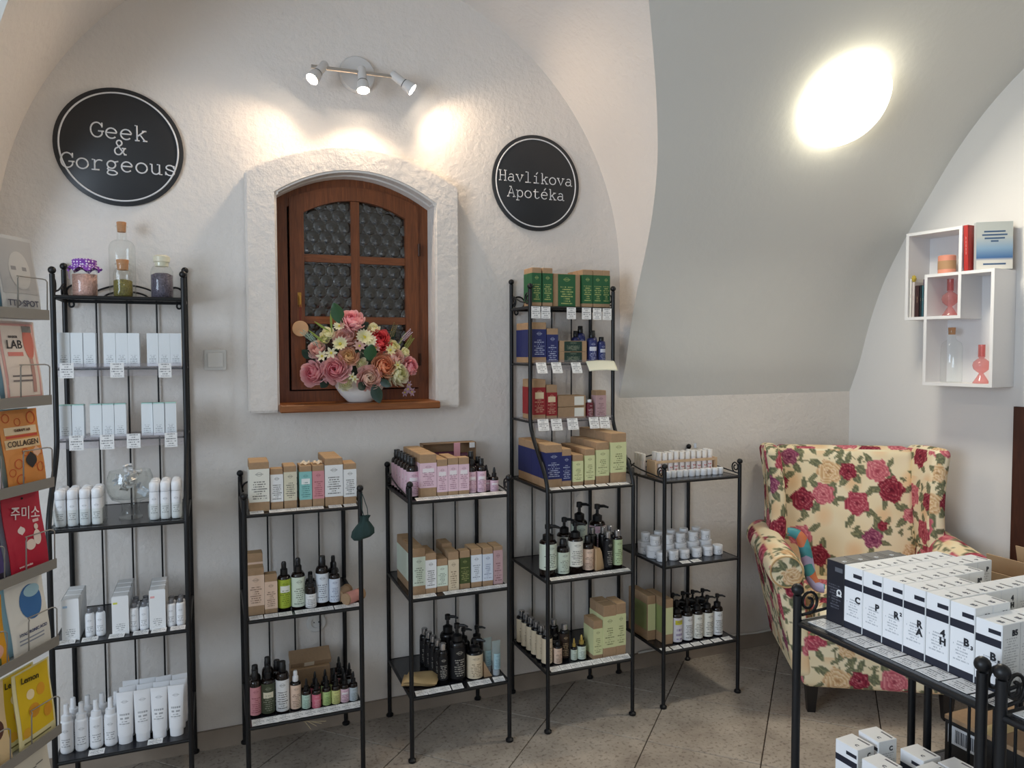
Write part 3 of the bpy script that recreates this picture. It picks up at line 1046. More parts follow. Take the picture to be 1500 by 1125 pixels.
def bottle(label, x, yf, z, r, h, cap='screw', lm=None, l0=0.04, l1=0.62, body=None, capm=None, group=None, name='bottle', cat='bottle', sh=None):
    """round bottle; cap kinds: screw, pump, spray, dropper, disc, mist"""
    body, capm = body or AMBER, capm or CAP
    t = thing(name, label, cat, (x, yf + r, z), random.uniform(-0.12, 0.12), group)
    ch = {'screw': 0.20, 'pump': 0.30, 'spray': 0.27, 'dropper': 0.38, 'disc': 0.16, 'mist': 0.33}[cap] * h
    hb = h - ch
    sh = sh or {'screw': 0.10, 'pump': 0.07, 'spray': 0.08, 'dropper': 0.06, 'disc': 0.07, 'mist': 0.05}[cap] * h
    rn = r * {'screw': 0.52, 'pump': 0.5, 'spray': 0.48, 'dropper': 0.5, 'disc': 0.55, 'mist': 0.6}[cap]
    def fb():
        m = MB()
        m.lathe([(0, 0), (r * 0.9, 0), (r, 0.004), (r, hb - sh)] + [(rn + (r - rn) * math.cos(k * PI / 10), hb - sh + sh * math.sin(k * PI / 10)) for k in range(1, 6)] + [(rn * 0.85, hb + 0.003), (0, hb + 0.003)], 22)
        return auto(m.me('body', body), 40)
    ob('body', cached(('bb', cap, round(r, 4), round(h, 4), round(sh, 4), body.name), fb), t)
    if lm:
        ob('label_wrap', band(r + 0.0005, h * l0, min(h * l1, hb - sh), lm), t)
    def fc():
        m = MB()
        if cap == 'screw':
            m.lathe([(rn * 1.02, hb - 0.001), (rn * 1.08, hb), (rn * 1.08, hb + ch * 0.55), (rn * 1.0, hb + ch * 0.6), (rn * 1.0, h - 0.002), (rn * 0.9, h), (0, h)], 20)
        elif cap == 'disc':
            m.lathe([(rn * 1.05, hb - 0.002), (rn * 1.12, hb), (rn * 1.12, h - 0.0015), (rn * 1.0, h), (0, h)], 20)
        elif cap == 'pump':
            m.lathe([(r * 0.62, hb - 0.002), (r * 0.62, hb + ch * 0.30), (r * 0.36, hb + ch * 0.36), (r * 0.2, hb + ch * 0.42), (r * 0.2, hb + ch * 0.66), (r * 0.36, hb + ch * 0.70), (r * 0.36, h - 0.002), (r * 0.25, h), (0, h)], 16)
            m.tube([(0, 0, h - ch * 0.14), (r * 0.7, -r * 0.5, h - ch * 0.12), (r * 1.15, -r * 0.8, h - ch * 0.20)], [r * 0.22, r * 0.18, r * 0.12], 8)
        elif cap == 'spray':
            m.lathe([(rn * 1.1, hb - 0.002), (rn * 1.15, hb), (rn * 1.15, hb + ch * 0.42), (rn * 0.8, hb + ch * 0.5), (rn * 0.8, h - 0.006), (rn * 0.6, h), (0, h)], 18)
            m.box(-rn * 0.28, rn * 0.28, -rn * 1.1, 0, h - ch * 0.34, h - ch * 0.12)
        elif cap == 'mist':
            m.lathe([(rn * 1.3, hb - 0.002), (rn * 1.35, hb), (rn * 1.3, hb + ch * 0.30), (rn * 0.72, hb + ch * 0.34), (rn * 0.66, h - 0.002), (rn * 0.5, h), (0, h)], 18)
        elif cap == 'dropper':
            m.lathe([(rn * 1.05, hb - 0.002), (rn * 1.12, hb), (rn * 1.12, hb + ch * 0.36), (rn * 0.62, hb + ch * 0.42), (rn * 0.66, hb + ch * 0.62), (rn * 0.5, h - 0.006), (rn * 0.28, h), (0, h)], 16)
        return auto(m.me('cap', capm), 40)
    ob({'pump': 'pump', 'spray': 'spray_head', 'dropper': 'dropper', 'mist': 'mist_cap'}.get(cap, 'cap'), cached(('bc', cap, round(r, 4), round(h, 4), capm.name), fc), t)
    return t

def jar(label, x, y, z, r, h, lm, group, capm=None, body=None):
    t = thing('cream_jar', label, 'jar', (x, y, z), random.uniform(-0.3, 0.3), group)
    def f():
        m = MB()
        m.lathe([(0, 0), (r * 0.9, 0), (r * 0.98, 0.003), (r * 0.98, h * 0.6), (0, h * 0.6)], 22)
        return auto(m.me('body', body or WHITEP))
    def g():
        m = MB()
        m.lathe([(r * 0.9, h * 0.61), (r, h * 0.62), (r, h - 0.003), (r * 0.93, h), (0, h)], 22)
        return auto(m.me('lid', capm or WHITEP))
    ob('body', cached(('jb', round(r, 4), round(h, 4)), f), t)
    ob('lid', cached(('jl', round(r, 4), round(h, 4)), g), t)
    if lm:
        ob('label_wrap', band(r * 0.98 + 0.0004, h * 0.06, h * 0.56, lm, 1.3), t)
    return t

def price_cards(xs, yf, z, where, group, w=0.046, d=0.030, tilt=0.12, rz=0, names=None):
    """cards lying on the front edge of a shelf"""
    def f():
        V = [(-w / 2, -d / 2, 0), (w / 2, -d / 2, 0), (w / 2, d / 2, 0), (-w / 2, d / 2, 0)]
        V += [(x, y, zz + 0.0008) for x, y, zz in V]
        F = [(4, 5, 6, 7), (0, 3, 2, 1), (0, 1, 5, 4), (1, 2, 6, 5), (2, 3, 7, 6), (3, 0, 4, 7)]
        uv = [[(0, 0), (1, 0), (1, 1), (0, 1)]] + [[(2, 0)] * 4] * 5
        return mk('price_card', V, F, PAPER, uv=uv)
    me = cached(('card', w, d), f)
    for i, p in enumerate(xs):
        px, py = (p, yf) if not isinstance(p, tuple) else p
        o = ob('price_card', me, None, (px, py, z + 0.0006 + d / 2 * math.sin(tilt)), (tilt, 0, rz + random.uniform(-0.05, 0.05)))
        if len(xs) == 1:
            lab = 'white price card on front edge of %s' % where
        else:
            lab = 'white price card, %s from %s on front edge of %s' % (ORD[i], 'left', where)
        tag(o, lab, 'price tag', group)

def hang_cards(items, y, where, group, h=0.050, tilt=0.0):
    for i, (x, zt, w) in enumerate(items):
        def f():
            V = [(-w / 2, 0, -h), (w / 2, 0, -h), (w / 2, 0, 0), (-w / 2, 0, 0)]
            V += [(a, b + 0.001, c) for a, b, c in V]
            F = [(0, 1, 2, 3), (4, 7, 6, 5), (0, 4, 5, 1), (1, 5, 6, 2), (2, 6, 7, 3), (3, 7, 4, 0)]
            uv = [[(0, 0), (1, 0), (1, 1), (0, 1)]] + [[(2, 0)] * 4] * 5
            return mk('price_card', V, F, PAPER, uv=uv)
        o = ob('price_card', cached(('hc', round(w, 3), h), f), None, (x, y, zt), (tilt, 0, 0))
        tag(o, 'white price card, %s from left hanging below %s' % (ORD[i], where), 'price tag', group)

# label stocks -----------------------------------------------------
L_CREAM = LM('lab_cream', (232, 228, 214), seed=1)
L_WHITE = LM('lab_white', (236, 236, 236), seed=2)
L_BEIGE = LM('lab_beige', (214, 206, 178), seed=3)
L_TEAL = LM('lab_teal', (122, 186, 182), (70, 120, 120), seed=4, plate=((236, 240, 238), 0.55, 0.75))
L_PINK = LM('lab_pink', (205, 128, 134), (150, 70, 84), seed=5)
L_PEACH = LM('lab_peach', (226, 190, 164), (120, 84, 66), seed=6)
L_LPINK = LM('lab_lightpink', (226, 186, 200), (150, 96, 116), seed=7, plate=((240, 230, 232), 0.60, 0.78))
L_LPINKB = LM('lab_lightpink_bottle', (222, 180, 196), (140, 90, 110), seed=8, plate=((238, 228, 230), 0.58, 0.76))
L_GREEN = LM('lab_green', (44, 96, 60), (190, 196, 120), seed=9)
L_DGREEN = LM('lab_darkgreen', (34, 58, 50), (170, 176, 150), seed=10)
L_OLIVE = LM('lab_olive', (72, 84, 46), (170, 170, 110), seed=11)
L_NAVY = LM('lab_navy', (42, 48, 100), (190, 196, 220), seed=12)
L_RED = LM('lab_red', (150, 44, 48), (220, 180, 150), seed=13, plate=((226, 206, 170), 0.58, 0.82))
L_MAUVE = LM('lab_mauve', (188, 146, 148), (120, 80, 84), seed=14)
L_LIME = LM('lab_lime', (206, 208, 148), (90, 96, 50), seed=15)
L_LBLUE = LM('lab_lightblue', (206, 216, 232), (80, 96, 140), seed=16)
L_BLUEW = LM('lab_bluewhite', (226, 232, 240), (80, 90, 110), seed=17)
L_PALEG = LM('lab_palegreen', (212, 224, 204), (80, 96, 76), seed=18)
L_YGREEN = LM('lab_yellowgreen', (152, 172, 44), (90, 104, 20), seed=19, plate=((240, 240, 230), 0.55, 0.78))
L_DKGR = LM('lab_darkolive', (72, 78, 58), (160, 160, 140), seed=20, plate=((230, 222, 196), 0.52, 0.72))
L_MINT = LM('lab_mint', (176, 206, 186), (80, 110, 90), seed=21)
L_ROSE = LM('lab_rose', (206, 92, 112), (240, 200, 200), seed=22)
L_LEAF = LM('lab_leaf', (166, 196, 116), (80, 104, 50), seed=23)
L_YEL = LM('lab_yellow', (204, 204, 120), (100, 100, 50), seed=24)
L_GREYB = LM('lab_greyblue', (174, 186, 192), (80, 96, 104), seed=25)
L_TAN = LM('lab_tan', (214, 192, 158), (110, 84, 60), seed=26)
L_BLACK = LM('lab_black', (26, 25, 27), (176, 170, 160), seed=27, strength=0.85)
L_BROWN = LM('lab_brown', (58, 44, 36), (206, 180, 140), seed=28)
L_SERUM = LM('lab_serum', (226, 230, 232), (120, 124, 130), rows=16, top=0.34, bottom=0.06, seed=29, emblem=3, strength=0.6)
L_SERUMT = LM('lab_serum_tube', (238, 238, 240), (90, 92, 98), rows=12, top=0.5, bottom=0.14, seed=30, emblem=0.78, strength=0.6)
L_COSM = LM('lab_cosmetic', (238, 238, 238), (90, 92, 98), rows=20, top=0.3, bottom=0.08, seed=31, emblem=3, strength=0.6)
L_JAR = LM('lab_jar', (238, 238, 240), (60, 60, 80), rows=4, top=0.9, bottom=0.1, margin=0.3, seed=32, emblem=3)
L_TUBE = LM('lab_tubeflower', (236, 224, 220), (196, 60, 66), rows=3, top=0.5, bottom=0.05, margin=0.4, seed=33, emblem=0.4, strength=0.9)
L_PURPLE = LM('lab_purple', (232, 228, 236), (110, 80, 150), rows=5, top=0.55, bottom=0.1, seed=34, plate=((214, 206, 60), 0.72, 0.9))

# ================================================================== TALL LEFT RACK
def left_rack():
    # ---- top shelf: jars and bottles
    z = U3
    t = thing('salt_jar', 'jar of pink salt with purple dotted cloth lid on top shelf', 'jar', (-0.408, 2.94, z))
    m = MB()
    m.lathe([(0, 0.002), (0.037, 0.002), (0.0395, 0.008), (0.0395, 0.085), (0.034, 0.097), (0.034, 0.105)], 28)
    ob('glass', auto(m.me('glass', CLEAR), 50), t)
    m = MB()
    m.lathe([(0, 0.004), (0.0365, 0.004), (0.038, 0.01), (0.038, 0.078), (0, 0.08)], 28)
    sm = M('pink_salt', (216, 158, 146), 0.7, bump=1.0, bscale=170, vary=0.3)
    ob('salt', m.me('salt', sm, True), t)
    pm = bpy.data.materials.new('purple_dotted_cloth')
    pm.use_nodes = True
    nt = pm.node_tree
    b = nt.nodes['Principled BSDF']
    b.inputs['Roughness'].default_value = 0.85
    tc, vo, cr = nt.nodes.new('ShaderNodeTexCoord'), nt.nodes.new('ShaderNodeTexVoronoi'), nt.nodes.new('ShaderNodeValToRGB')
    vo.inputs['Scale'].default_value = 110
    vo.inputs['Randomness'].default_value = 0.35
    cr.color_ramp.interpolation = 'CONSTANT'
    cr.color_ramp.elements[0].color = lin((240, 230, 244))
    cr.color_ramp.elements[1].position, cr.color_ramp.elements[1].color = 0.34, lin((128, 66, 168))
    nt.links.new(tc.outputs['Object'], vo.inputs['Vector'])
    nt.links.new(vo.outputs['Distance'], cr.inputs[0])
    nt.links.new(cr.outputs[0], b.inputs['Base Color'])
    m = MB()
    def cloth(u, v):
        a = 2 * PI * u
        rr = [0.002, 0.030, 0.0385, 0.0375, 0.036, 0.043, 0.050][round(v * 6)]
        zz = [0.132, 0.131, 0.126, 0.114, 0.107, 0.101, 0.093][round(v * 6)]
        k = max(0, v - 0.35)
        return ((rr + k * 0.008 * math.sin(a * 9)) * math.cos(a), (rr + k * 0.008 * math.sin(a * 9)) * math.sin(a), zz + k * 0.010 * math.sin(a * 7 + 1))
    m.grid(cloth, 54, 7, True)
    ob('cloth_lid', m.me('cloth_lid', pm, True), t)
    m = MB().tube([(0.037 * math.cos(k * PI / 12), 0.037 * math.sin(k * PI / 12), 0.107) for k in range(24)], 0.0016, 6, True)
    m.tube([(-0.037, -0.005, 0.107), (-0.046, -0.012, 0.085), (-0.043, -0.016, 0.06)], 0.0012, 6)
    ob('string', m.me('string', M('lilac_string', (190, 150, 200), 0.8)), t)

    cork = M('cork', (186, 136, 96), 0.85, bump=0.5, bscale=200, vary=0.12)
    def cork_bottle(label, x, y, r, h, nr, nh, fill=None, fillh=0, clabel=None):
        t = thing('glass_bottle', label, 'bottle', (x, y, z))
        m = MB()
        hb = h - nh
        m.lathe([(0, 0.001), (r * 0.92, 0.001), (r, 0.008), (r, hb - r * 0.75)] + [(nr + (r - nr) * math.cos(k * PI / 12), hb - r * 0.75 + r * 0.75 * math.sin(k * PI / 12)) for k in range(1, 7)] + [(nr, h - 0.006), (nr * 1.25, h - 0.004), (nr * 1.25, h), (nr * 0.9, h)], 32)
        ob('glass', auto(m.me('glass', CLEAR), 50), t)
        m = MB().lathe([(0, h - 0.022), (nr * 0.86, h - 0.022), (nr * 1.0, h + 0.012), (nr * 0.92, h + 0.014), (0, h + 0.014)], 20)
        ob('cork', auto(m.me('cork', cork)), t)
        if fill:
            m = MB().lathe([(0, 0.003), (r * 0.9, 0.003), (r * 0.955, 0.009), (r * 0.955, fillh - 0.004), (r * 0.6, fillh), (0, fillh + 0.003)], 24)
            ob('contents', m.me('contents', fill, True), t)
        return t
    cork_bottle('tall clear glass bottle with cork stopper on tall left rack', -0.297, 3.005, 0.043, 0.262, 0.016, 0.05)
    cork_bottle('small corked jar half full of green tea leaves', -0.288, 2.918, 0.031, 0.118, 0.020, 0.018, M('tea_leaves', (88, 82, 40), 0.8, bump=1.0, bscale=190, vary=0.8), 0.062)
    t = thing('stopper_jar', 'glass stoppered jar of dark blue dried flowers', 'jar', (-0.166, 2.945, z))
    m = MB().lathe([(0, 0.001), (0.034, 0.001), (0.037, 0.006), (0.037, 0.098), (0.030, 0.114), (0.024, 0.118), (0.024, 0.128), (0.028, 0.130)], 32)
    ob('glass', auto(m.me('glass', CLEAR), 50), t)
    m = MB().lathe([(0, 0.003), (0.033, 0.003), (0.0355, 0.008), (0.0355, 0.085), (0.02, 0.092), (0, 0.090)], 28)
    ob('contents', m.me('contents', M('dried_flowers', (66, 62, 72), 0.8, bump=1.0, bscale=190, vary=0.9), True), t)
    m = MB().lathe([(0, 0.116), (0.022, 0.116), (0.023, 0.131), (0.027, 0.133), (0.028, 0.150), (0.020, 0.156), (0, 0.157)], 28)
    ob('stopper', auto(m.me('stopper', glass('milky_glass', (244, 242, 226), 0.1, 1.45, 0.5))), t)

    # ---- upper two glass shelves: slim serum cartons
    sb = M('serum_board', (222, 226, 228), 0.5)
    mint = M('serum_top_mint', (178, 222, 212), 0.5)
    for i, x in enumerate((-0.468, -0.430, -0.392, -0.331, -0.294, -0.257, -0.197, -0.160, -0.123)):
        carton('slim pale grey serum carton, %s from left on upper acrylic shelf' % ORD[i], x, 2.885, U2, 0.0352, 0.0352, 0.116, L_SERUM, 0.0, 0.995, sb, 'serum cartons on upper acrylic shelf', jig=0.02)
    for i, x in enumerate((-0.470, -0.432, -0.378, -0.341, -0.304, -0.220, -0.182, -0.144)):
        t = carton('slim mint-topped serum carton, %s from left on lower acrylic shelf' % ORD[i], x, 2.885 if i < 6 else 2.875, U1, 0.0348, 0.0348, 0.113, L_SERUM, 0.0, 0.97, sb, 'serum cartons on lower acrylic shelf', jig=0.02, flap=False)
        ob('mint_top', rbox(0.0354, 0.0354, 0.003, 0.0008, mint, 'mint_top'), t, (0, 0, 0.1115))
    hang_cards([(-0.454, 1.518, 0.041), (-0.305, 1.518, 0.042), (-0.157, 1.516, 0.041)], 2.8405, 'upper acrylic shelf of left rack', 'hanging price cards on left rack')
    hang_cards([(-0.432, 1.275, 0.042), (-0.341, 1.274, 0.043), (-0.260, 1.274, 0.042), (-0.143, 1.272, 0.040)], 2.8405, 'lower acrylic shelf of left rack', 'hanging price cards on left rack')

    # ---- shelf S3: airless bottles in clear trays, glass bowl
    def tray(x0, x1, y0, y1, lab):
        t = thing('acrylic_tray', lab, 'tray', ((x0 + x1) / 2, (y0 + y1) / 2, S3))
        w_, d_, e = (x1 - x0) / 2, (y1 - y0) / 2, 0.0015
        ob('base', MB().box(-w_, w_, -d_, d_, 0, 0.002).me('base', CLEAR), t)
        for nm, bx in (('side', (-w_, -w_ + e, -d_, d_)), ('side', (w_ - e, w_, -d_, d_)), ('front', (-w_, w_, -d_, -d_ + e)), ('rear', (-w_, w_, d_ - e, d_))):
            ob(nm, MB().box(*bx, 0.002, 0.055).me(nm, CLEAR), t)
    def airless(lab, x, yf, h, grp):
        t = thing('airless_bottle', lab, 'bottle', (x, yf + 0.015, S3 + 0.002), 0, grp)
        def f():
            m = MB().lathe([(0, 0), (0.0145, 0), (0.0152, 0.002), (0.0152, h * 0.72), (0.0142, h * 0.725)], 20)
            return auto(m.me('body', WHITEP))
        def g():
            m = MB().lathe([(0.0150, h * 0.735), (0.0155, h * 0.74), (0.0155, h * 0.93), (0.013, h * 0.975), (0.008, h), (0, h)], 20)
            return auto(m.me('cap', WHITEP), 50)
        ob('body', cached(('ab', h), f), t)
        ob('cap', cached(('ac', h), g), t)
        ob('label_wrap', band(0.0156, h * 0.05, h * 0.68, L_SERUMT, 1.5), t)
    tray(-0.484, -0.343, 2.712, 2.83, 'clear acrylic tray holding four white bottles per row, left')
    for k in range(3):
        for i in range(4):
            airless('white airless bottle, %s from left in %s row of left tray' % (ORD[i], ('front', 'middle', 'rear')[k]), -0.4655 + i * 0.0345, 2.718 + k * 0.037, 0.118, 'white bottles in left acrylic tray')
    tray(-0.211, -0.106, 2.712, 2.83, 'clear acrylic tray holding three white bottles per row, right')
    for k in range(3):
        for i in range(3):
            airless('white airless bottle, %s from left in %s row of right tray' % (ORD[i], ('front', 'middle', 'rear')[k]), -0.1925 + i * 0.0335, 2.718 + k * 0.037, 0.127 , 'white bottles in right acrylic tray')
    t = thing('glass_bowl', 'footed clear glass bowl between the white bottle trays', 'bowl', (-0.270, 2.80, S3))
    m = MB().lathe([(0.036, 0.0), (0.037, 0.004), (0.030, 0.010), (0.027, 0.030), (0.030, 0.052), (0.034, 0.056), (0.058, 0.066), (0.070, 0.090), (0.073, 0.115), (0.070, 0.140), (0.063, 0.160), (0.062, 0.160), (0.069, 0.139), (0.0715, 0.115), (0.068, 0.091), (0.056, 0.069), (0.0, 0.060)], 36)
    ob('glass', auto(m.me('glass', CLEAR), 60), t)
    pm = M('sachet_foil', (214, 212, 210), 0.3, 0.35)
    for k in range(16):
        a = k * 2.4
        rr = (0.040, 0.024, 0.012)[k % 3]
        m = MB()
        sx, sz = random.uniform(0.013, 0.018), random.uniform(0.011, 0.016)
        ph = random.uniform(0, 6)
        m.grid(lambda u, v: ((u - .5) * 2 * sx, 0.004 * math.sin(u * 7 + ph) + 0.004 * math.cos(v * 8 + ph), (v - .5) * 2 * sz), 7, 7)
        o = ob('sample_sachet', m.me('sample_sachet', pm if k % 3 else FROST, False), None, (-0.270 + rr * math.cos(a), 2.80 + rr * math.sin(a), S3 + 0.086 + 0.0042 * k + 0.012 * (k % 3)), (random.uniform(-.6, .6), random.uniform(-.5, .5), random.uniform(0, 3)))
        so = o.modifiers.new('thickness', 'SOLIDIFY')
        so.thickness = 0.0012
        tag(o, 'crinkled silvery sample sachet heaped in the footed glass bowl', 'sachet', 'sample sachets in the glass bowl')
    # ---- shelf S2
    cb = M('cosmetic_board', (238, 238, 238), 0.5)
    stripes = {'blue': (170, 196, 220), 'yellow': (214, 214, 90), 'pink': (232, 170, 170)}
    for nm, x, n, h in (('blue', -0.444, 3, 0.136), ('yellow', -0.301, 4, 0.128), ('pink', -0.190, 3, 0.136)):
        for k in range(n):
            t = carton('white cosmetic carton with %s dot, %s' % (nm, ('front of its row' if k == 0 else '%s behind the front one' % ORD[k - 1])), x, 2.716 + k * 0.052, S2, 0.048, 0.048, h, L_COSM, 0.0, 0.995, cb, 'white cosmetic cartons in rows', jig=0.01)
            mm = M('dot_' + nm, stripes[nm], 0.5)
            ob('dot', MB().box(-0.021, -0.008, -0.0248, -0.0244, h * 0.80, h * 0.85).me('dot', mm), t)
    gcap = M('grey_cap', (122, 122, 126), 0.35, 0.3)
    i = 0
    for x, n in ((-0.392, 1), (-0.361, 1), (-0.262, 3), (-0.232, 3), (-0.149, 2), (-0.120, 2)):
        for k in range(n):
            bottle('small white bottle with grey cap, %s column%s' % (ORD[i], '' if k == 0 else ', %s behind front' % ORD[k - 1]), x, 2.724 + k * 0.034, S2, 0.0138, 0.094, 'disc', L_SERUMT, 0.06, 0.74, WHITEP, gcap, 'small grey-capped bottles')
        i += 1
    price_cards([-0.452, -0.388, -0.311, -0.240, -0.186, -0.128], 2.702, S2, 'left rack shelf with grey-capped bottles', 'price cards lying on left rack')
    # ---- shelf S1: spray bottles and tubes
    for k in range(2):
        for i in range(4):
            bottle('white spray bottle, %s from left in %s row, bottom of left rack' % (ORD[i], ('front', 'rear')[k]), -0.468 + i * 0.0425 + k * 0.012, 2.728 + k * 0.046, S1, 0.0195, 0.158, 'mist', L_SERUMT, 0.04, 0.6, WHITEP, FROST if k == 9 else WHITEP, 'white spray bottles on bottom shelf')
    def squeeze():
        m = MB()
        rows = [(0.0, 0.021, 0.017), (0.026, 0.022, 0.018), (0.027, 0.0235, 0.0195), (0.08, 0.0245, 0.015), (0.13, 0.0255, 0.007), (0.160, 0.026, 0.0015), (0.171, 0.026, 0.0013)]
        def f(u, v):
            zz, a, b_ = rows[round(v * 6)]
            return (a * math.cos(2 * PI * u), b_ * math.sin(2 * PI * u), zz)
        m.grid(f, 24, 7, True)
        n = len(m.v)
        m.f.append(tuple(reversed(range(24))))
        m.f.append(tuple(range(n - 24, n)))
        return auto(m.me('tube_body', WHITEP), 50)
    def squeeze_lab():
        V, F, uv = [], [], []
        rows = [(0.050, 0.0241, 0.0178), (0.08, 0.0247, 0.0153), (0.13, 0.0257, 0.0073), (0.158, 0.0261, 0.0022)]
        n = 12
        for j, (zz, a, b_) in enumerate(rows):
            for i in range(n + 1):
                an = -PI / 2 + 1.1 * (2 * i / n - 1)
                V.append((a * math.cos(an), b_ * math.sin(an) - 0.0004, zz))
        for j in range(3):
            for i in range(n):
                F.append((j * (n + 1) + i, j * (n + 1) + i + 1, (j + 1) * (n + 1) + i + 1, (j + 1) * (n + 1) + i))
                uv.append([(i / n, j / 3), ((i + 1) / n, j / 3), ((i + 1) / n, (j + 1) / 3), (i / n, (j + 1) / 3)])
        return mk('label', V, F, L_SERUMT, True, uv)
    for k in range(3):
        for i, (x, y) in enumerate(((-0.297, 2.722), (-0.244, 2.720), (-0.193, 2.717), (-0.140, 2.713))):
            t = thing('cream_tube', 'white squeeze tube, %s from left in %s row, bottom of left rack' % (ORD[i], ('front', 'middle', 'rear')[k]), 'tube', (x + 0.005 * k, y + 0.02 + k * 0.046, S1), random.uniform(-.12, .12), 'white squeeze tubes on bottom shelf')
            ob('tube_body', cached('squeeze', squeeze), t)
            ob('print', cached('squeezelab', squeeze_lab), t)
    price_cards([-0.378, -0.205], 2.702, S1, 'bottom shelf of left rack', 'price cards lying on left rack')
left_rack()

# ================================================================== LOW RACK WITH THE POUCH
def rack_two():
    g = 'kraft cartons on top of the pouch rack'
    for i, (lab, x, yf, w_, d, h, lm, n) in enumerate((
            ('wide kraft carton with cream label', 0.141, 2.716, 0.066, 0.062, 0.176, L_CREAM, 2),
            ('slim kraft carton with white label, second from left', 0.200, 2.726, 0.042, 0.042, 0.148, L_WHITE, 1),
            ('slim kraft carton with beige label', 0.246, 2.726, 0.043, 0.043, 0.155, L_BEIGE, 2),
            ('slim kraft carton with teal label', 0.299, 2.722, 0.042, 0.042, 0.153, L_TEAL, 2),
            ('slim kraft carton with dusty pink label', 0.343, 2.722, 0.041, 0.041, 0.153, L_PINK, 2),
            ('tall wide kraft carton with white label', 0.398, 2.718, 0.063, 0.062, 0.175, L_WHITE, 3),
            ('kraft carton with white label, right end', 0.4555, 2.716, 0.045, 0.045, 0.153, L_WHITE, 2))):
        for k in range(n):
            carton(lab + (', pouch rack top' if k == 0 else ', %s behind it, pouch rack top' % ORD[k - 1]), x, yf + k * (d + 0.003), S3, w_, d, h, lm, 0.2, 0.86, group=g, jig=0.015)
    price_cards([0.130, 0.194, 0.240, 0.287, 0.334, 0.398, 0.452], 2.700, S3, 'pouch rack top shelf', 'price cards on pouch rack')
    # crumpled tissue on two slim boxes (tester bags)
    for i, (x, z) in enumerate(((0.300, 0.153), (0.344, 0.153))):
        m = MB()
        m.grid(lambda u, v: (0.016 * (u - .5) * 2, 0.012 * (v - .5) * 2, 0.002 + 0.009 * abs(math.sin(u * 5 + i)) * math.sin(v * PI) + 0.004 * math.sin(u * 9 + v * 7)), 8, 8)
        o = ob('tissue_scrap', m.me('tissue_scrap', M('tissue', (236, 214, 184), 0.8)), None, (x, 2.748, S3 + z + 0.003))
        so = o.modifiers.new('thickness', 'SOLIDIFY')
        so.thickness = 0.001
        tag(o, 'crumpled cream paper scrap on the %s carton' % ('teal' if i == 0 else 'dusty pink'), 'paper', 'paper scraps on cartons')
    # middle shelf
    g = 'goods on middle shelf of the pouch rack'
    for k in range(2):
        carton('large kraft carton with peach label, %s' % ('left end of middle shelf' if k == 0 else 'behind the front one'), 0.124, 2.735 + k * 0.06, S2, 0.056, 0.056, 0.168 if k == 0 else 0.205, L_PEACH, 0.2, 0.85, group=g)
    carton('slim kraft carton with peach label beside the large one', 0.175, 2.735, S2, 0.042, 0.042, 0.140, L_PEACH, 0.12, 0.82, group=g)
    bottle('dark bottle with yellow green label', 0.222, 2.740, S2, 0.0232, 0.174, 'spray', L_YGREEN, 0.06, 0.66, group=g)
    bottle('dark spray bottle with pale label beside the green one', 0.271, 2.738, S2, 0.0242, 0.182, 'spray', L_PALEG, 0.05, 0.64, group=g)
    bottle('short dark mist bottle with white label', 0.314, 2.728, S2, 0.0192, 0.118, 'mist', L_WHITE, 0.03, 0.45, group=g)
    bottle('dark bottle with pale blue label, taller of two', 0.357, 2.742, S2, 0.0232, 0.180, 'screw', L_BLUEW, 0.07, 0.66, group=g)
    bottle('dark bottle with pale blue label, shorter of two', 0.401, 2.738, S2, 0.0198, 0.154, 'spray', L_LBLUE, 0.06, 0.62, group=g)
    for i, (x, y) in enumerate(((0.278, 2.80), (0.318, 2.775), (0.362, 2.80), (0.404, 2.79))):
        bottle('dark bottle standing in the rear row, %s from left, pouch rack' % ORD[i], x, y, S2, 0.020, 0.165 if i != 1 else 0.118, 'spray' if i != 1 else 'mist', L_BLUEW, 0.07, 0.62, group='dark bottles in the rear row')
    # two kraft tubes lying down at the right end
    for i, (x, y, rz, lm) in enumerate(((0.436, 2.79, -0.55, L_TAN), (0.466, 2.737, -0.95, L_MAUVE))):
        t = thing('kraft_tube', ('kraft tube leaning at right end of middle shelf', 'kraft tube with pink label lying at right end of middle shelf')[i], 'tube', (x, y, S2 + 0.0235), group=g, rot=(PI / 2, 0, rz))
        m = MB().lathe([(0, -0.045), (0.021, -0.045), (0.022, -0.043), (0.022, 0.04), (0.021, 0.042), (0, 0.042)], 22)
        ob('body', auto(m.me('body', KRAFT)), t)
        m = MB().lathe([(0.0225, -0.02), (0.0225, 0.035)], 22)
        m.f = m.f[:22]
        ob('label_wrap', m.me('label_wrap', M('plain_' + lm.name, (214, 150, 140) if i else (190, 160, 130), 0.6), True), t)
    price_cards([0.122, 0.172, 0.220, 0.276, 0.318, 0.364, 0.414, 0.458], 2.702, S2, 'pouch rack middle shelf', 'price cards on pouch rack')
    # bottom shelf
    g = 'bottles on bottom shelf of the pouch rack'
    for lab, x, yf, r, h, cap, lm in (
            ('dark bottle with dusty pink label', 0.1175, 2.752, 0.0203, 0.163, 'screw', L_PINK),
            ('dark bottle with olive grey label and cream plate', 0.161, 2.748, 0.024, 0.176, 'spray', L_DKGR),
            ('tall dark bottle with white label', 0.211, 2.744, 0.0232, 0.184, 'screw', L_WHITE)):
        bottle(lab + ', pouch rack bottom', x, yf, S1, r, h, cap, lm, 0.04, 0.66, group=g)
    bottle('dark bottle with peach label and white pump, pouch rack bottom', 0.257, 2.752, S1, 0.0195, 0.140, 'spray', L_PEACH, 0.03, 0.65, capm=WHITEP, group=g)
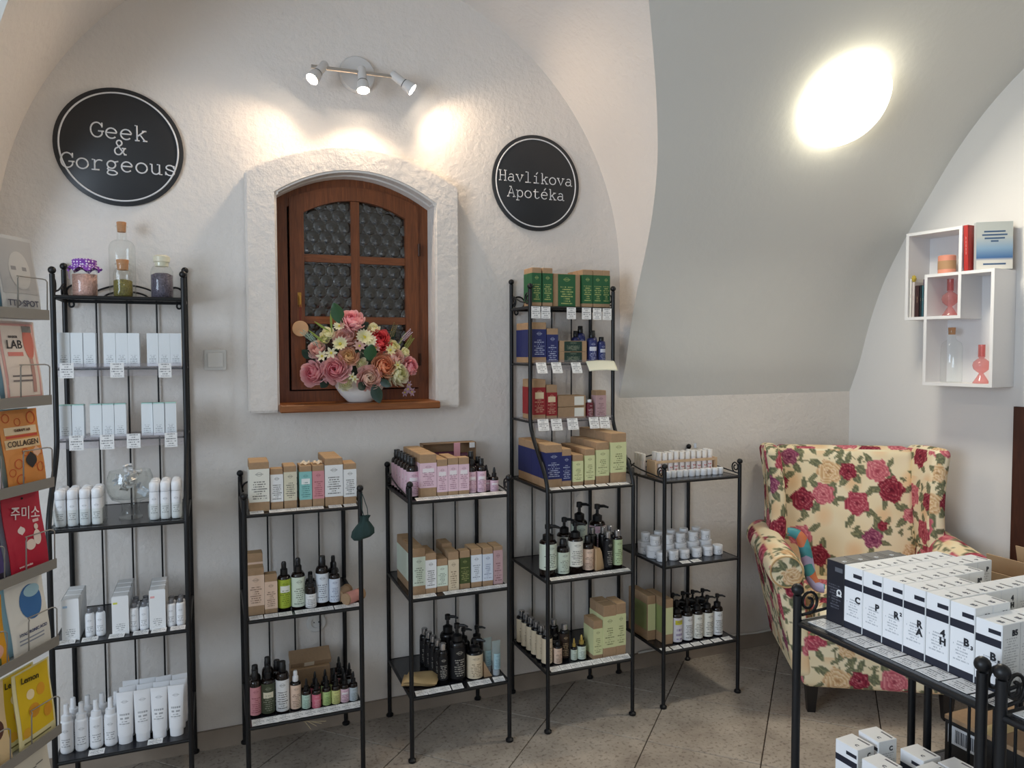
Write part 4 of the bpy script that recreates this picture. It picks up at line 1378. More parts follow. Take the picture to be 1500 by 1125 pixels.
    for lab, x, yf, lm in (('mint', 0.294, 2.744, L_MINT), ('rose red', 0.329, 2.734, L_ROSE), ('leaf green', 0.366, 2.742, L_LEAF), ('yellow', 0.400, 2.740, L_YEL), ('pale pink', 0.4325, 2.740, L_LPINKB), ('grey blue', 0.4645, 2.740, L_GREYB)):
        bottle('small dropper bottle with %s label, pouch rack bottom' % lab, x, yf, S1, 0.0158, 0.108, 'dropper', lm, 0.02, 0.48, group=g)
    for i, (x, y, lm) in enumerate(((0.330, 2.785, L_ROSE), (0.368, 2.79, L_LEAF), (0.402, 2.79, L_YEL), (0.4335, 2.776, L_LPINKB), (0.430, 2.84, L_PINK), (0.434, 2.89, L_PINK), (0.4625, 2.815, L_GREYB))):
        bottle('dropper bottle behind the front droppers, %s from left' % ORD[i], x, y, S1, 0.0158, 0.112, 'dropper', lm, 0.02, 0.48, group='rear dropper bottles')
    for i, (x, y, lm, h) in enumerate(((0.119, 2.80, L_PINK, 0.163), (0.164, 2.805, L_DKGR, 0.184), (0.196, 2.80, L_WHITE, 0.17))):
        bottle('tall dark bottle in rear row, %s from left, pouch rack bottom' % ORD[i], x, y, S1, 0.021, h, 'screw', lm, 0.04, 0.62, group='rear tall bottles')
    carton('open kraft gift box with paper tag behind the dropper bottles', 0.330, 2.93, S1, 0.150, 0.075, 0.075, None, group=None, name='gift_box')
    t = thing('gift_box', 'flat kraft gift box lid resting on the rear box', 'box', (0.332, 2.975, S1 + 0.093), rot=(0.45, 0, 0.02))
    ob('lid', rbox(0.156, 0.070, 0.022, 0.001, KRAFT, 'lid'), t)
    ob('paper_tag', MB().box(-0.026, 0.012, -0.0362, -0.0352, 0.002, 0.02).me('paper_tag', M('tag_cream', (232, 214, 190), 0.7)), t)
    price_cards([0.124, 0.168, 0.212, 0.256, 0.300, 0.344, 0.388, 0.432, 0.470], 2.700, S1, 'pouch rack bottom shelf', 'price cards on pouch rack', tilt=0.35)
    # drawstring pouch hanging from the right front post
    pm = M('pouch_cloth', (40, 62, 60), 0.9, bump=0.4, bscale=120)
    t = thing('drawstring_pouch', 'small dark green cloth pouch hanging from rack post', 'pouch', (0.497, 2.655, 0.878))
    def pf(u, v):
        a = 2 * PI * u
        zz = [0.0, 0.002, 0.014, 0.034, 0.052, 0.064, 0.072, 0.084][round(v * 7)]
        rx = [0.002, 0.030, 0.042, 0.039, 0.026, 0.015, 0.013, 0.018][round(v * 7)]
        ry = [0.001, 0.010, 0.015, 0.015, 0.012, 0.009, 0.008, 0.011][round(v * 7)]
        k = 0.003 * v
        return (rx * math.cos(a) + 0.004 * math.sin(3 * a) * v - 0.012 * (1 - v) + k * math.cos(9 * a), ry * math.sin(a) + k * math.sin(8 * a), zz + 0.006 * math.cos(a) * (1 - v))
    m = MB()
    m.grid(pf, 32, 8, True)
    ob('bag', m.me('bag', pm, True), t)
    m = MB()
    m.tube([(0.0, 0, 0.072), (-0.012, -0.004, 0.11), (-0.010, 0.012, 0.150), (-0.010, 0.030, 0.172)], 0.0014, 6)
    m.tube([(0.012, 0, 0.070), (0.008, -0.004, 0.11), (-0.004, 0.012, 0.155), (-0.010, 0.030, 0.172)], 0.0014, 6)
    ob('cord', m.me('cord', pm), t)
    # twine under the bottom shelf
    m = MB()
    for a in (-0.02, 0.0, 0.018, 0.034):
        m.tube([(0.0, 0, 0), (0.02 + a * 0.4, -0.004, -0.006 - abs(a) * 0.1), (0.05 + a, -0.006, -0.028 + a * 0.35)], 0.0012, 5)
    m.tube([(0, 0, 0), (-0.03, 0, 0.002), (-0.055, 0, -0.006)], 0.0012, 5)
    tag(ob('twine', m.me('twine', M('twine', (178, 160, 128), 0.9)), None, (0.27, 2.692, S1 - 0.012)), 'loose end of pale twine hanging under pouch rack bottom shelf', 'string')
rack_two()

# ================================================================== LOW RACK BELOW THE WINDOW
def rack_three():
    g = 'pink-labelled goods on top of the window rack'
    for k in range(6):
        bottle('dark bottle with pale pink label, %s, pink shelf left end' % ('front of its row' if k == 0 else '%s behind the front one' % ORD[k - 1]), 0.7015, 2.742 + k * 0.051, S3, 0.0235, 0.155, 'screw', L_LPINKB, 0.05, 0.66, group='row of pink-labelled bottles')
    for k in range(4):
        carton('wide kraft carton with pale pink label, %s' % ('front of its row' if k == 0 else '%s behind the front one' % ORD[k - 1]), 0.753, 2.722 + k * 0.068, S3, 0.064, 0.064, 0.170, L_LPINK, 0.24, 0.80, group=g)
    for i, (x, h, n) in enumerate(((0.8085, 0.147, 4), (0.852, 0.151, 3), (0.8955, 0.150, 1))):
        for k in range(n):
            carton('slim kraft carton with pale pink label, %s of three%s' % (('left', 'middle', 'right')[i], '' if k == 0 else ', %s behind it' % ORD[k - 1]), x, 2.722 + k * 0.044, S3, 0.041, 0.041, h, L_LPINK, 0.14, 0.82, group=g)
    for i, (x, y, h) in enumerate(((0.9365, 2.735, 0.137), (0.978, 2.735, 0.137), (0.952, 2.785, 0.160), (0.984, 2.79, 0.138))):
        bottle('dark bottle with pale pink label right of cartons, %s' % ('front left', 'front right', 'tall one behind', 'short one behind')[i], x, y, S3, 0.0195, h, 'screw', L_LPINKB, 0.04, 0.64, group=g)
    for i, (x, y, h) in enumerate(((1.034, 2.740, 0.098), (1.012, 2.768, 0.096), (1.022, 2.80, 0.1))):
        bottle('small dropper bottle with pale pink label, %s' % ('front', 'middle', 'rear')[i], x, y, S3, 0.0168, h, 'dropper', L_LPINKB, 0.03, 0.48, group=g)
    # gift set in an open kraft tray, tied with a ribbon
    t = thing('gift_set', 'open kraft gift tray tied with pink ribbon, behind pink cartons', 'box', (0.925, 3.028, S3 + .0004))
    w_, h_ = 0.118, 0.172
    wall = MB()
    ob('tray_base', MB().box(-w_, w_, 0.022, 0.024, 0, h_).me('tray_base', KRAFT), t)
    for nm, bx in (('tray_side', (-w_, -w_ + .002, -0.026, 0.022, 0, h_)), ('tray_side', (w_ - .002, w_, -0.026, 0.022, 0, h_)), ('tray_side', (-w_, w_, -0.026, 0.022, h_ - .002, h_)), ('tray_side', (-w_, w_, -0.026, 0.022, 0, .002))):
        ob(nm, MB().box(*bx).me(nm, KRAFT), t)
    pk = M('tissue_pink', (206, 150, 168), 0.7)
    for dz in (0.045, 0.115):
        m = MB().lathe([(0, -0.09), (0.018, -0.09), (0.018, 0.045), (0.010, 0.055), (0.010, 0.085), (0, 0.085)], 18)
        ob('bottle', auto(m.me('bottle', M('giftbottle', (120, 70, 90), 0.3))), t, (0, 0.0, dz), (0, PI / 2, 0))
    ob('ribbon', MB().box(0.018, 0.046, -0.0275, -0.0265, 0, h_).me('ribbon', M('pink_ribbon', (232, 168, 178), 0.5)), t)
    ob('price_sticker', MB().box(0.088, 0.112, -0.0275, -0.0262, h_ - 0.024, h_ - 0.002).me('price_sticker', PAPER), t)
    price_cards([0.720, 0.764, 0.812, 0.858, 0.904, 0.950, 0.996, 1.040], 2.701, S3, 'pink shelf', 'price cards on window rack', tilt=0.2)
    # middle shelf
    g = 'kraft cartons on middle shelf of the window rack'
    for lab, x, yf, w_, h, lm, n, v0, v1 in (
            ('white label, tallest at left', 0.714, 2.726, 0.050, 0.180, L_PALEG, 5, .2, .82),
            ('white label, second from left', 0.761, 2.724, 0.042, 0.157, L_WHITE, 3, .14, .84),
            ('white label, lowest of the row', 0.807, 2.728, 0.043, 0.129, L_PALEG, 2, .18, .8),
            ('beige label', 0.853, 2.728, 0.042, 0.152, L_TAN, 4, .0, .80),
            ('olive green label', 0.901, 2.732, 0.042, 0.151, L_OLIVE, 1, .14, .82),
            ('white label, right of the olive one', 0.949, 2.732, 0.043, 0.154, L_BLUEW, 2, .14, .84),
            ('pale blue label', 0.996, 2.730, 0.042, 0.153, L_LBLUE, 2, .14, .84),
            ('dull pink label, right end', 1.040, 2.732, 0.039, 0.154, L_MAUVE, 2, .02, .9)):
        for k in range(n):
            carton('kraft carton, %s%s' % (lab, '' if k == 0 else ', %s behind it' % ORD[k - 1]), x, yf + k * (w_ + 0.002), S2, w_, w_, h + (0.012 if lab == 'beige label' and k > 1 else 0), lm, v0, v1, group=g)
    price_cards([0.704, 0.750, 0.828, 0.874, 0.920, 0.966, 1.012, 1.048], 2.702, S2, 'window rack middle shelf', 'price cards on window rack', tilt=0.1)
    # bottom shelf
    for k in range(5):
        bottle('black bottle with silver cap, %s, window rack bottom' % ('front of its row' if k == 0 else '%s behind the front one' % ORD[k - 1]), 0.817 - 0.006 * k, 2.742 + k * 0.046, S1, 0.0205, 0.160, 'disc', L_BLACK, 0.12, 0.70, BLACKB, SILVER, 'row of black silver-capped bottles')
    bottle('large black pump bottle with pale lettering, window rack bottom', 0.880, 2.742, S1, 0.032, 0.228, 'pump', L_BLACK, 0.06, 0.60, BLACKB, CAP, 'large black pump bottles')
    bottle('large black pump bottle behind the lettered one', 0.868, 2.830, S1, 0.032, 0.236, 'pump', None, 0, 0, BLACKB, CAP, 'large black pump bottles')
    t = bottle('wide amber bottle with kraft label and black pump, window rack bottom', 0.952, 2.738, S1, 0.033, 0.158, 'pump', None, 0.02, 0.6, BLACKB, CAP, sh=0.012)
    ob('kraft_wrap', band(0.0336, 0.004, 0.098, L_TAN, 3.1, 30), t)
    for i, (x, y) in enumerate(((0.930, 2.82), (0.988, 2.82))):
        bottle('black pump bottle in rear row, %s of two, window rack bottom' % ('left', 'right')[i], x, y, S1, 0.026, 0.178, 'pump', None, 0, 0, BLACKB, CAP, 'rear black pump bottles')
    # clear tubes with pale blue print
    def tubef(u, v):
        zz, a, b_ = [(0, .0135, .0135), (.022, .0135, .0135), (.024, .016, .015), (.07, .0172, .011), (.11, .0185, .005), (.132, .019, .0012), (.138, .019, .0012)][round(v * 6)]
        return (a * math.cos(2 * PI * u), b_ * math.sin(2 * PI * u), zz)
    for i, (x, y) in enumerate(((1.018, 2.80), (1.040, 2.758))):
        t = thing('clear_tube', 'clear cream tube with pale blue print, %s of two' % ('rear', 'front')[i], 'tube', (x, y, S1), 0.1, 'clear cream tubes')
        m = MB()
        m.grid(tubef, 20, 7, True)
        ob('tube_body', m.me('tube_body', glass('tube_plastic', (214, 226, 226), 0.12, 1.45, 0.35), True), t)
        m = MB().lathe([(0, 0), (0.0138, 0), (0.0138, 0.022), (0, 0.022)], 18)
        ob('cap', auto(m.me('cap', FROST)), t)
        ob('label_wrap', band(0.0172, 0.026, 0.09, LM('lab_clearblue', (150, 186, 196), (80, 120, 140), seed=40), 1.0, taper=0.0), t)
    # kraft paper pouch lying at the left, kraft wedge at the right
    for i in range(2):
        m = MB()
        m.grid(lambda u, v: (0.066 * (2 * u - 1), 0.052 * (2 * v - 1), 0.010 * i + 0.004 + 0.014 * (1 - (2 * u - 1) ** 4) * (1 - (2 * v - 1) ** 4) + 0.003 * math.sin(u * 6 + v * 4)), 14, 12)
        m.grid(lambda u, v: (0.066 * (2 * u - 1), 0.052 * (1 - 2 * v), 0.010 * i + 0.003), 14, 12)
        o = ob('kraft_pouch', fixn(m.me('kraft_pouch', M('kraft_paper', (196, 166, 118), 0.75), True)), None, (0.735 + 0.008 * i, 2.815 - 0.016 * i, S1 + 0.0006 + 0.004 * i), (0, 0, -0.35 - 0.12 * i))
        tag(o, ('lower', 'upper')[i] + ' of two kraft paper pouches lying on window rack bottom shelf', 'pouch', 'kraft paper pouches')
    t = thing('kraft_wedge', 'slanted kraft cardboard wedge beside the kraft-wrapped pump bottle', 'box', (0.997, 2.748, S1))
    m = MB().add([(-0.012, 0, 0), (0.022, 0, 0), (0.022, 0.10, 0), (-0.012, 0.10, 0), (-0.012, 0, 0.062), (-0.010, 0.10, 0.062)], [(0, 3, 2, 1), (0, 1, 4), (3, 5, 2), (0, 4, 5, 3), (1, 2, 5, 4)])
    ob('board', m.me('board', KRAFT), t)
    price_cards([0.713, 0.760, 0.806, 0.857, 0.926, 0.972, 1.030], 2.702, S1, 'window rack bottom shelf', 'price cards on window rack', tilt=0.25)
rack_three()

# ================================================================== TALL RACK RIGHT OF THE WINDOW
def rack_four():
    g = 'green cartons on the top shelf'
    for i, (x, w_, n) in enumerate(((1.274, 0.043, 2), (1.325, 0.046, 2), (1.516, 0.048, 3), (1.566, 0.045, 2), (1.6075, 0.038, 2))):
        for k in range(n):
            carton('tall dark green carton, %s from left on top shelf%s' % (ORD[i], '' if k == 0 else ', %s behind front' % ORD[k - 1]), x, 2.875 + k * (w_ + 0.002), U3, w_, w_, 0.163, L_GREEN, 0.1, 0.86, group=g)
    t = carton('wide dark green carton with kraft sides in middle of top shelf', 1.420, 2.885, U3, 0.130, 0.09, 0.142, None)
    ob('label_front', sleeve(0.082, 0.09, 0.0, 0.140, L_GREEN, 0.0008), t)
    hang_cards([(1.257, 1.742, 0.041), (1.303, 1.742, 0.042), (1.423, 1.741, 0.043), (1.496, 1.741, 0.044), (1.548, 1.740, 0.042), (1.597, 1.740, 0.044)], 2.846, 'top shelf with green cartons', 'hanging price cards on tall right rack')
    # navy shelf
    g = 'navy goods on upper acrylic shelf'
    for k in range(3):
        carton('wide kraft carton with navy label, %s' % ('front left' if k == 0 else '%s behind front left' % ORD[k - 1]), 1.287, 2.878 + k * 0.060, U2, 0.064, 0.058, 0.172, L_NAVY, 0.14, 0.83, group=g)
    carton('slim kraft carton with navy label right of wide navy carton', 1.349, 2.878, U2, 0.052, 0.05, 0.147, L_NAVY, 0.0, 0.82, group=g)
    for k in range(2):
        t = carton('flat kraft box with dark green label, %s of two' % ('lower', 'upper')[k], 1.449, 2.880, U2 + 0.0005 + k * 0.047, 0.132, 0.09, 0.046, None, group=g)
        ob('label_front', sleeve(0.084, 0.09, 0.001, 0.044, L_DGREEN, 0.0008), t)
    nb = M('navy_bottle', (44, 48, 98), 0.3)
    for i, (x, y, r, h, cap) in enumerate(((1.528, 2.945, 0.022, 0.162, 'screw'), (1.550, 2.878, 0.022, 0.134, 'screw'), (1.598, 2.882, 0.018, 0.112, 'disc'), (1.590, 2.945, 0.019, 0.142, 'screw'), (1.500, 2.94, 0.019, 0.14, 'screw'))):
        bottle('navy bottle, %s' % ('tallest at back', 'front left with white plate', 'front right, shortest', 'back right', 'back left behind flat boxes')[i], x, y, U2, r, h, cap, LM('lab_navyb', (48, 54, 108), (200, 204, 226), seed=50, plate=((222, 222, 230), 0.52, 0.72)), 0.02, 0.72, nb, CAP, g)
    hang_cards([(1.274, 1.507, 0.046), (1.344, 1.507, 0.046), (1.437, 1.506, 0.046)], 2.8345, 'shelf with navy goods', 'hanging price cards on tall right rack', tilt=-0.45)
    m = MB()
    m.grid(lambda u, v: (0.068 * (2 * u - 1), -0.036 * v - 0.006 * u * u, -0.042 * v * (0.75 + 0.25 * v) + 0.004 * math.sin(u * 3)), 14, 8)
    o = ob('blank_card', m.me('blank_card', M('card_cream', (236, 232, 208), 0.6), True), None, (1.555, 2.838, 1.510))
    so = o.modifiers.new('thickness', 'SOLIDIFY')
    so.thickness = 0.0008
    tag(o, 'blank cream card curling over edge of navy shelf', 'card')
    # red shelf
    g = 'red goods on lower acrylic shelf'
    for k in range(2):
        carton('wide kraft carton with red label, %s' % ('front', 'behind front')[k], 1.290, 2.884 + k * 0.06, U1, 0.058, 0.056, 0.172, L_RED, 0.12, 0.80, group=g)
    carton('slim kraft carton with dark red label', 1.349, 2.886, U1, 0.050, 0.048, 0.147, L_RED, 0.1, 0.78, group=g)
    for k in range(2):
        t = carton('flat kraft box with cream square label, %s of two' % ('lower', 'upper')[k], 1.447, 2.888, U1 + 0.0005 + k * 0.050, 0.134, 0.08, 0.048, None, group=g)
        ob('paper_label', MB().box(0.012, 0.058, -0.0412, -0.0402, 0.006, 0.044).me('paper_label', L_CREAM), t)
    bottle('small dark red tube bottle with white cap', 1.539, 2.885, U1, 0.0165, 0.079, 'disc', LM('lab_wine', (112, 34, 46), (226, 206, 206), seed=51), 0.02, 0.8, M('wine_bottle', (104, 30, 42), 0.35), WHITEP, g)
    carton('kraft carton with mauve label at right of red shelf', 1.591, 2.888, U1, 0.050, 0.045, 0.118, L_MAUVE, 0.02, 0.82, group=g)
    hang_cards([(1.283, 1.268, 0.050), (1.345, 1.267, 0.050), (1.421, 1.267, 0.050), (1.524, 1.268, 0.046), (1.576, 1.267, 0.048)], 2.8345, 'shelf with red goods', 'hanging price cards on tall right rack', tilt=-0.3)
    # S3: navy and lime cartons
    g = 'navy and lime cartons on tall right rack'
    for lab, x, yf, w_, h, lm, n, v0, v1 in (
            ('wide navy', 1.288, 2.735, 0.072, 0.178, L_NAVY, 4, .2, .82),
            ('slim navy', 1.346, 2.735, 0.042, 0.158, L_NAVY, 2, .16, .82),
            ('smallest lime', 1.398, 2.732, 0.046, 0.131, L_LIME, 4, .14, .80),
            ('second smallest lime', 1.453, 2.732, 0.045, 0.153, L_LIME, 5, .14, .82),
            ('second largest lime', 1.513, 2.730, 0.060, 0.178, L_LIME, 4, .2, .82),
            ('largest lime', 1.585, 2.722, 0.072, 0.214, L_LIME, 4, .22, .82)):
        for k in range(n):
            carton('%s-labelled kraft carton%s' % (lab, ', front of its row' if k == 0 else ', %s behind its front one' % ORD[k - 1]), x, yf + k * (w_ + 0.002), S3, w_, w_, h, lm, v0, v1, group=g)
    price_cards([1.276, 1.330, 1.384, 1.438, 1.492, 1.546, 1.596], 2.700, S3, 'navy and lime shelf', 'price cards on tall right rack', tilt=0.15)
    # S2: pump bottles
    g = 'pump bottles on tall right rack'
    bottle('large dark pump bottle with pale green label, left end', 1.281, 2.742, S2, 0.0365, 0.212, 'pump', L_PALEG, 0.13, 0.66, group=g)
    bottle('short dark bottle with pale green label right of large pump', 1.3455, 2.742, S2, 0.0265, 0.146, 'screw', L_PALEG, 0.03, 0.64, group=g)
    bottle('large dark pump bottle with cream label, front', 1.402, 2.734, S2, 0.0325, 0.216, 'pump', L_CREAM, 0.14, 0.64, group=g)
    bottle('large dark pump bottle behind the cream-labelled one', 1.392, 2.82, S2, 0.0325, 0.216, 'pump', L_CREAM, 0.14, 0.64, group=g)
    bottle('dark bottle with peach label beside the cream pump bottle', 1.4665, 2.750, S2, 0.0258, 0.146, 'screw', L_PEACH, 0.03, 0.64, group=g)
    t = thing('kraft_wedge', 'kraft cardboard wedge stand between peach and black bottles', 'box', (1.506, 2.742, S2 + .0004))
    m = MB().prism([(-0.014, 0), (0.036, 0), (0.020, 0.074), (0.008, 0.094), (-0.014, 0.094)], 0.006, 0.012)
    ob('face', m.me('face', M('kraft_light', (202, 168, 128), 0.8)), t, rot=(0, 0, 0.35))
    m = MB().box(-0.014, 0.002, 0.012, 0.07, 0, 0.095)
    ob('side', m.me('side', KRAFT), t, rot=(0, 0, 0.12))
    bottle('black canister with pale print and silver cap, tall right rack', 1.5545, 2.738, S2, 0.0195, 0.160, 'disc', L_BLACK, 0.06, 0.76, BLACKB, SILVER, g)
    bottle('dark silver-capped bottle with green label, right end', 1.603, 2.742, S2, 0.023, 0.161, 'disc', LM('lab_sage', (182, 202, 150), (80, 96, 60), seed=52), 0.08, 0.76, group=g, capm=SILVER)
    for i, (x, y) in enumerate(((1.512, 2.80), (1.560, 2.79), (1.598, 2.80))):
        bottle('dark silver-capped bottle in middle row, %s from left' % ORD[i], x, y, S2, 0.021, 0.168, 'disc', None, 0, 0, BLACKB, SILVER, 'silver-capped bottles in middle row')
    for i, (x, y, h) in enumerate(((1.508, 2.90, 0.258), (1.588, 2.88, 0.246))):
        bottle('large dark pump bottle at back, %s of two' % ('left', 'right')[i], x, y, S2, 0.036, h, 'pump', L_LPINKB if i else L_PALEG, 0.1, 0.62, group='large pump bottles at back')
    price_cards([1.276, 1.324, 1.372, 1.420, 1.468, 1.516, 1.564, 1.604], 2.702, S2, 'pump bottle shelf', 'price cards on tall right rack', tilt=0.12)
    # S1
    for k in range(6):
        bottle('silver-capped bottle with beige label, %s' % ('front of diagonal row' if k == 0 else '%s behind front of diagonal row' % ORD[k - 1]), 1.272 - 0.002 * k, 2.748 + k * 0.050, S1, 0.0228, 0.148, 'disc', L_TAN, 0.06, 0.76, BLACKB, SILVER, 'beige-labelled silver-capped bottles')
    g = 'small bottles on tall right rack bottom'
    bottle('short dark bottle with peach label, tall right rack bottom', 1.318, 2.744, S1, 0.0178, 0.090, 'disc', L_PEACH, 0.03, 0.74, BLACKB, CAP, g)
    bottle('dark brown bottle with gold print and silver cap', 1.364, 2.772, S1, 0.0205, 0.150, 'disc', L_BROWN, 0.06, 0.74, BLACKB, SILVER, g)
    bottle('black silver-capped bottle behind the short peach one', 1.334, 2.815, S1, 0.0205, 0.160, 'disc', L_BLACK, 0.06, 0.7, BLACKB, SILVER, g)
    gold = M('gold_cap', (206, 176, 96), 0.3, 0.6)
    bottle('small dark bottle with pale label and gold tip', 1.396, 2.752, S1, 0.0135, 0.092, 'dropper', L_PALEG, 0.03, 0.5, BLACKB, gold, g)
    bottle('larger dark bottle with pale label and gold tip', 1.431, 2.746, S1, 0.0195, 0.102, 'dropper', L_PALEG, 0.03, 0.56, BLACKB, gold, g)
    bottle('dark dropper bottle half hidden beside the small lime carton', 1.4515, 2.785, S1, 0.0145, 0.098, 'dropper', L_PALEG, 0.03, 0.5, BLACKB, CAP, g)
    g = 'lime cartons on tall right rack bottom'
    for lab, x, yf, w_, h, n in (('small', 1.491, 2.728, 0.043, 0.166, 2), ('large left', 1.545, 2.722, 0.061, 0.226, 2), ('large right', 1.5995, 2.722, 0.046, 0.230, 2)):
        for k in range(n):
            carton('%s lime-labelled kraft carton, bottom shelf%s' % (lab, '' if k == 0 else ', behind front'), x, yf + k * (w_ + 0.003), S1, w_, w_, h, L_LIME, 0.2 if w_ > .045 else 0.12, 0.8, group=g)
    price_cards([1.276, 1.324, 1.372, 1.420, 1.468, 1.516, 1.564, 1.604], 2.700, S1, 'tall right rack bottom shelf', 'price cards on tall right rack', tilt=0.3)
rack_four()

# ================================================================== LOW RACK BESIDE THE ARMCHAIR
def rack_five():
    lw = M('light_wood', (206, 174, 140), 0.6, vary=0.08, bscale=12)
    t = thing('tube_holder', 'pale wooden stand holding two rows of white-capped tubes', 'holder', (1.985, 2.835, S3))
    hw = 0.168
    m = MB().box(-hw, hw, -0.032, 0.032, 0.0, 0.008)
    ob('base', m.me('base', lw), t)
    for dx in (-hw, hw - 0.009):
        ob('end_panel', MB().box(dx, dx + 0.009, -0.034, 0.034, 0.008, 0.070).me('end_panel', lw), t)
    for yy in (-0.034, 0.031, -0.0015):
        ob('cross_bar', MB().box(-hw + 0.009, hw - 0.009, yy, yy + 0.003, 0.058, 0.070).me('cross_bar', lw), t)
    capb = M('balm_cap', (232, 226, 220), 0.45)
    for k in range(2):
        for i in range(10):
            x, y = 1.985 - 0.138 + i * 0.0307, 2.819 + k * 0.032
            bt = thing('balm_tube', 'white-capped flower-print balm tube, %s from left in %s row' % (ORD[i], ('front', 'rear')[k]), 'tube', (x, y, S3 + 0.0085 + (0.004 if (i * 7 + k * 3) % 3 == 0 else 0)), random.uniform(-.5, .5), 'balm tubes in the wooden stand')
            def f():
                mm = MB().lathe([(0, 0), (0.0118, 0), (0.0122, 0.002), (0.0122, 0.062), (0, 0.062)], 16)
                return auto(mm.me('body', L_TUBE))
            def gg():
                mm = MB().lathe([(0.0124, 0.0625), (0.0128, 0.063), (0.0128, 0.092), (0.0115, 0.094), (0, 0.094)], 16)
                return auto(mm.me('cap', capb))
            ob('body', cached('balmb', f), bt)
            ob('cap', cached('balmc', gg), bt)
            ob('label_wrap', band(0.0126, 0.004, 0.058, L_TUBE, 1.6), bt)
    for i in range(3):
        bt = thing('balm_tube', 'white-capped balm tube standing left of wooden stand, %s' % ('front', 'middle', 'rear')[i], 'tube', (1.803 + 0.003 * i, 2.88 + 0.03 * i, S3), 0, 'loose balm tubes')
        ob('body', CACHE['balmb'], bt)
        ob('cap', CACHE['balmc'], bt)
    for i in range(10):
        x = 1.855 + i * 0.0316
        jar('tiny white balm pot, %s from left in front of wooden stand' % ORD[i], x, 2.760 + 0.004 * (i % 2), S3, 0.0152, 0.029, None, 'tiny white pots')
    # middle shelf: white cream jars, some stacked
    g = 'white cream jars'
    for i, x in enumerate((1.832, 1.893, 1.951, 2.017, 2.078, 2.134)):
        jar('small white cream jar, %s from left in front row' % ORD[i], x, 2.768, S2, 0.0235, 0.042, L_JAR, g)
    xs2 = (1.832, 1.902, 1.970, 2.039, 2.108)
    for i, x in enumerate(xs2):
        jar('wide white cream jar, %s from left in second row' % ORD[i], x, 2.832, S2, 0.0335, 0.056, L_JAR, g)
        jar('small white jar stacked on wide jar, %s from left in second row' % ORD[i], x + 0.004, 2.830, S2 + 0.0565, 0.0225, 0.042, L_JAR, g)
    for i, x in enumerate((1.834, 1.904, 1.974, 2.044, 2.114)):
        jar('wide white cream jar, %s from left in rear row' % ORD[i], x, 2.908, S2, 0.0335, 0.056, L_JAR, g)
        jar('small white jar stacked on wide jar, %s from left in rear row' % ORD[i], x, 2.905, S2 + 0.0565, 0.0205, 0.040, L_JAR, g)
    price_cards([1.912, 1.968], 2.704, S2, 'white jar shelf', 'price cards on chair rack', tilt=0.1)
    # bottom shelf
    for k in range(2):
        t = carton('deep kraft carton with green side label, %s' % ('left', 'right')[k], 1.816 + 0.046 * k, 2.752 + 0.07 * (1 - k), S1, 0.042, 0.165, 0.203, None, group='deep kraft cartons')
        ob('side_label', MB().box(-0.0216, -0.0212, -0.075, 0.06, 0.045, 0.165).me('side_label', M('sage_side', (142, 152, 96), 0.6)), t)
        ob('front_label', MB().box(-0.02, 0.02, -0.0834, -0.0826, 0.045, 0.165).me('front_label', L_LIME), t)
    g = 'pump bottles on chair rack'
    labs = [L_PURPLE, L_WHITE, L_CREAM, L_CREAM, L_WHITE]
    for i, x in enumerate((1.912, 1.968, 2.024, 2.079, 2.134)):
        bottle('dark pump bottle with %s label, %s from left, chair rack bottom' % ('purple and yellow' if i == 0 else 'white', ORD[i]), x, 2.742, S1, 0.0258, 0.190, 'pump', labs[i], 0.03, 0.60, group=g)
    for i, x in enumerate((1.940, 1.996, 2.051, 2.106)):
        bottle('dark pump bottle in rear row, %s from left, chair rack bottom' % ORD[i], x, 2.815, S1, 0.0258, 0.196, 'pump', L_WHITE, 0.03, 0.60, group=g)
    price_cards([1.812, 1.866, 1.920, 1.974, 2.028, 2.082, 2.140], 2.703, S1, 'chair rack bottom shelf', 'price cards on chair rack', tilt=0.12)
rack_five()

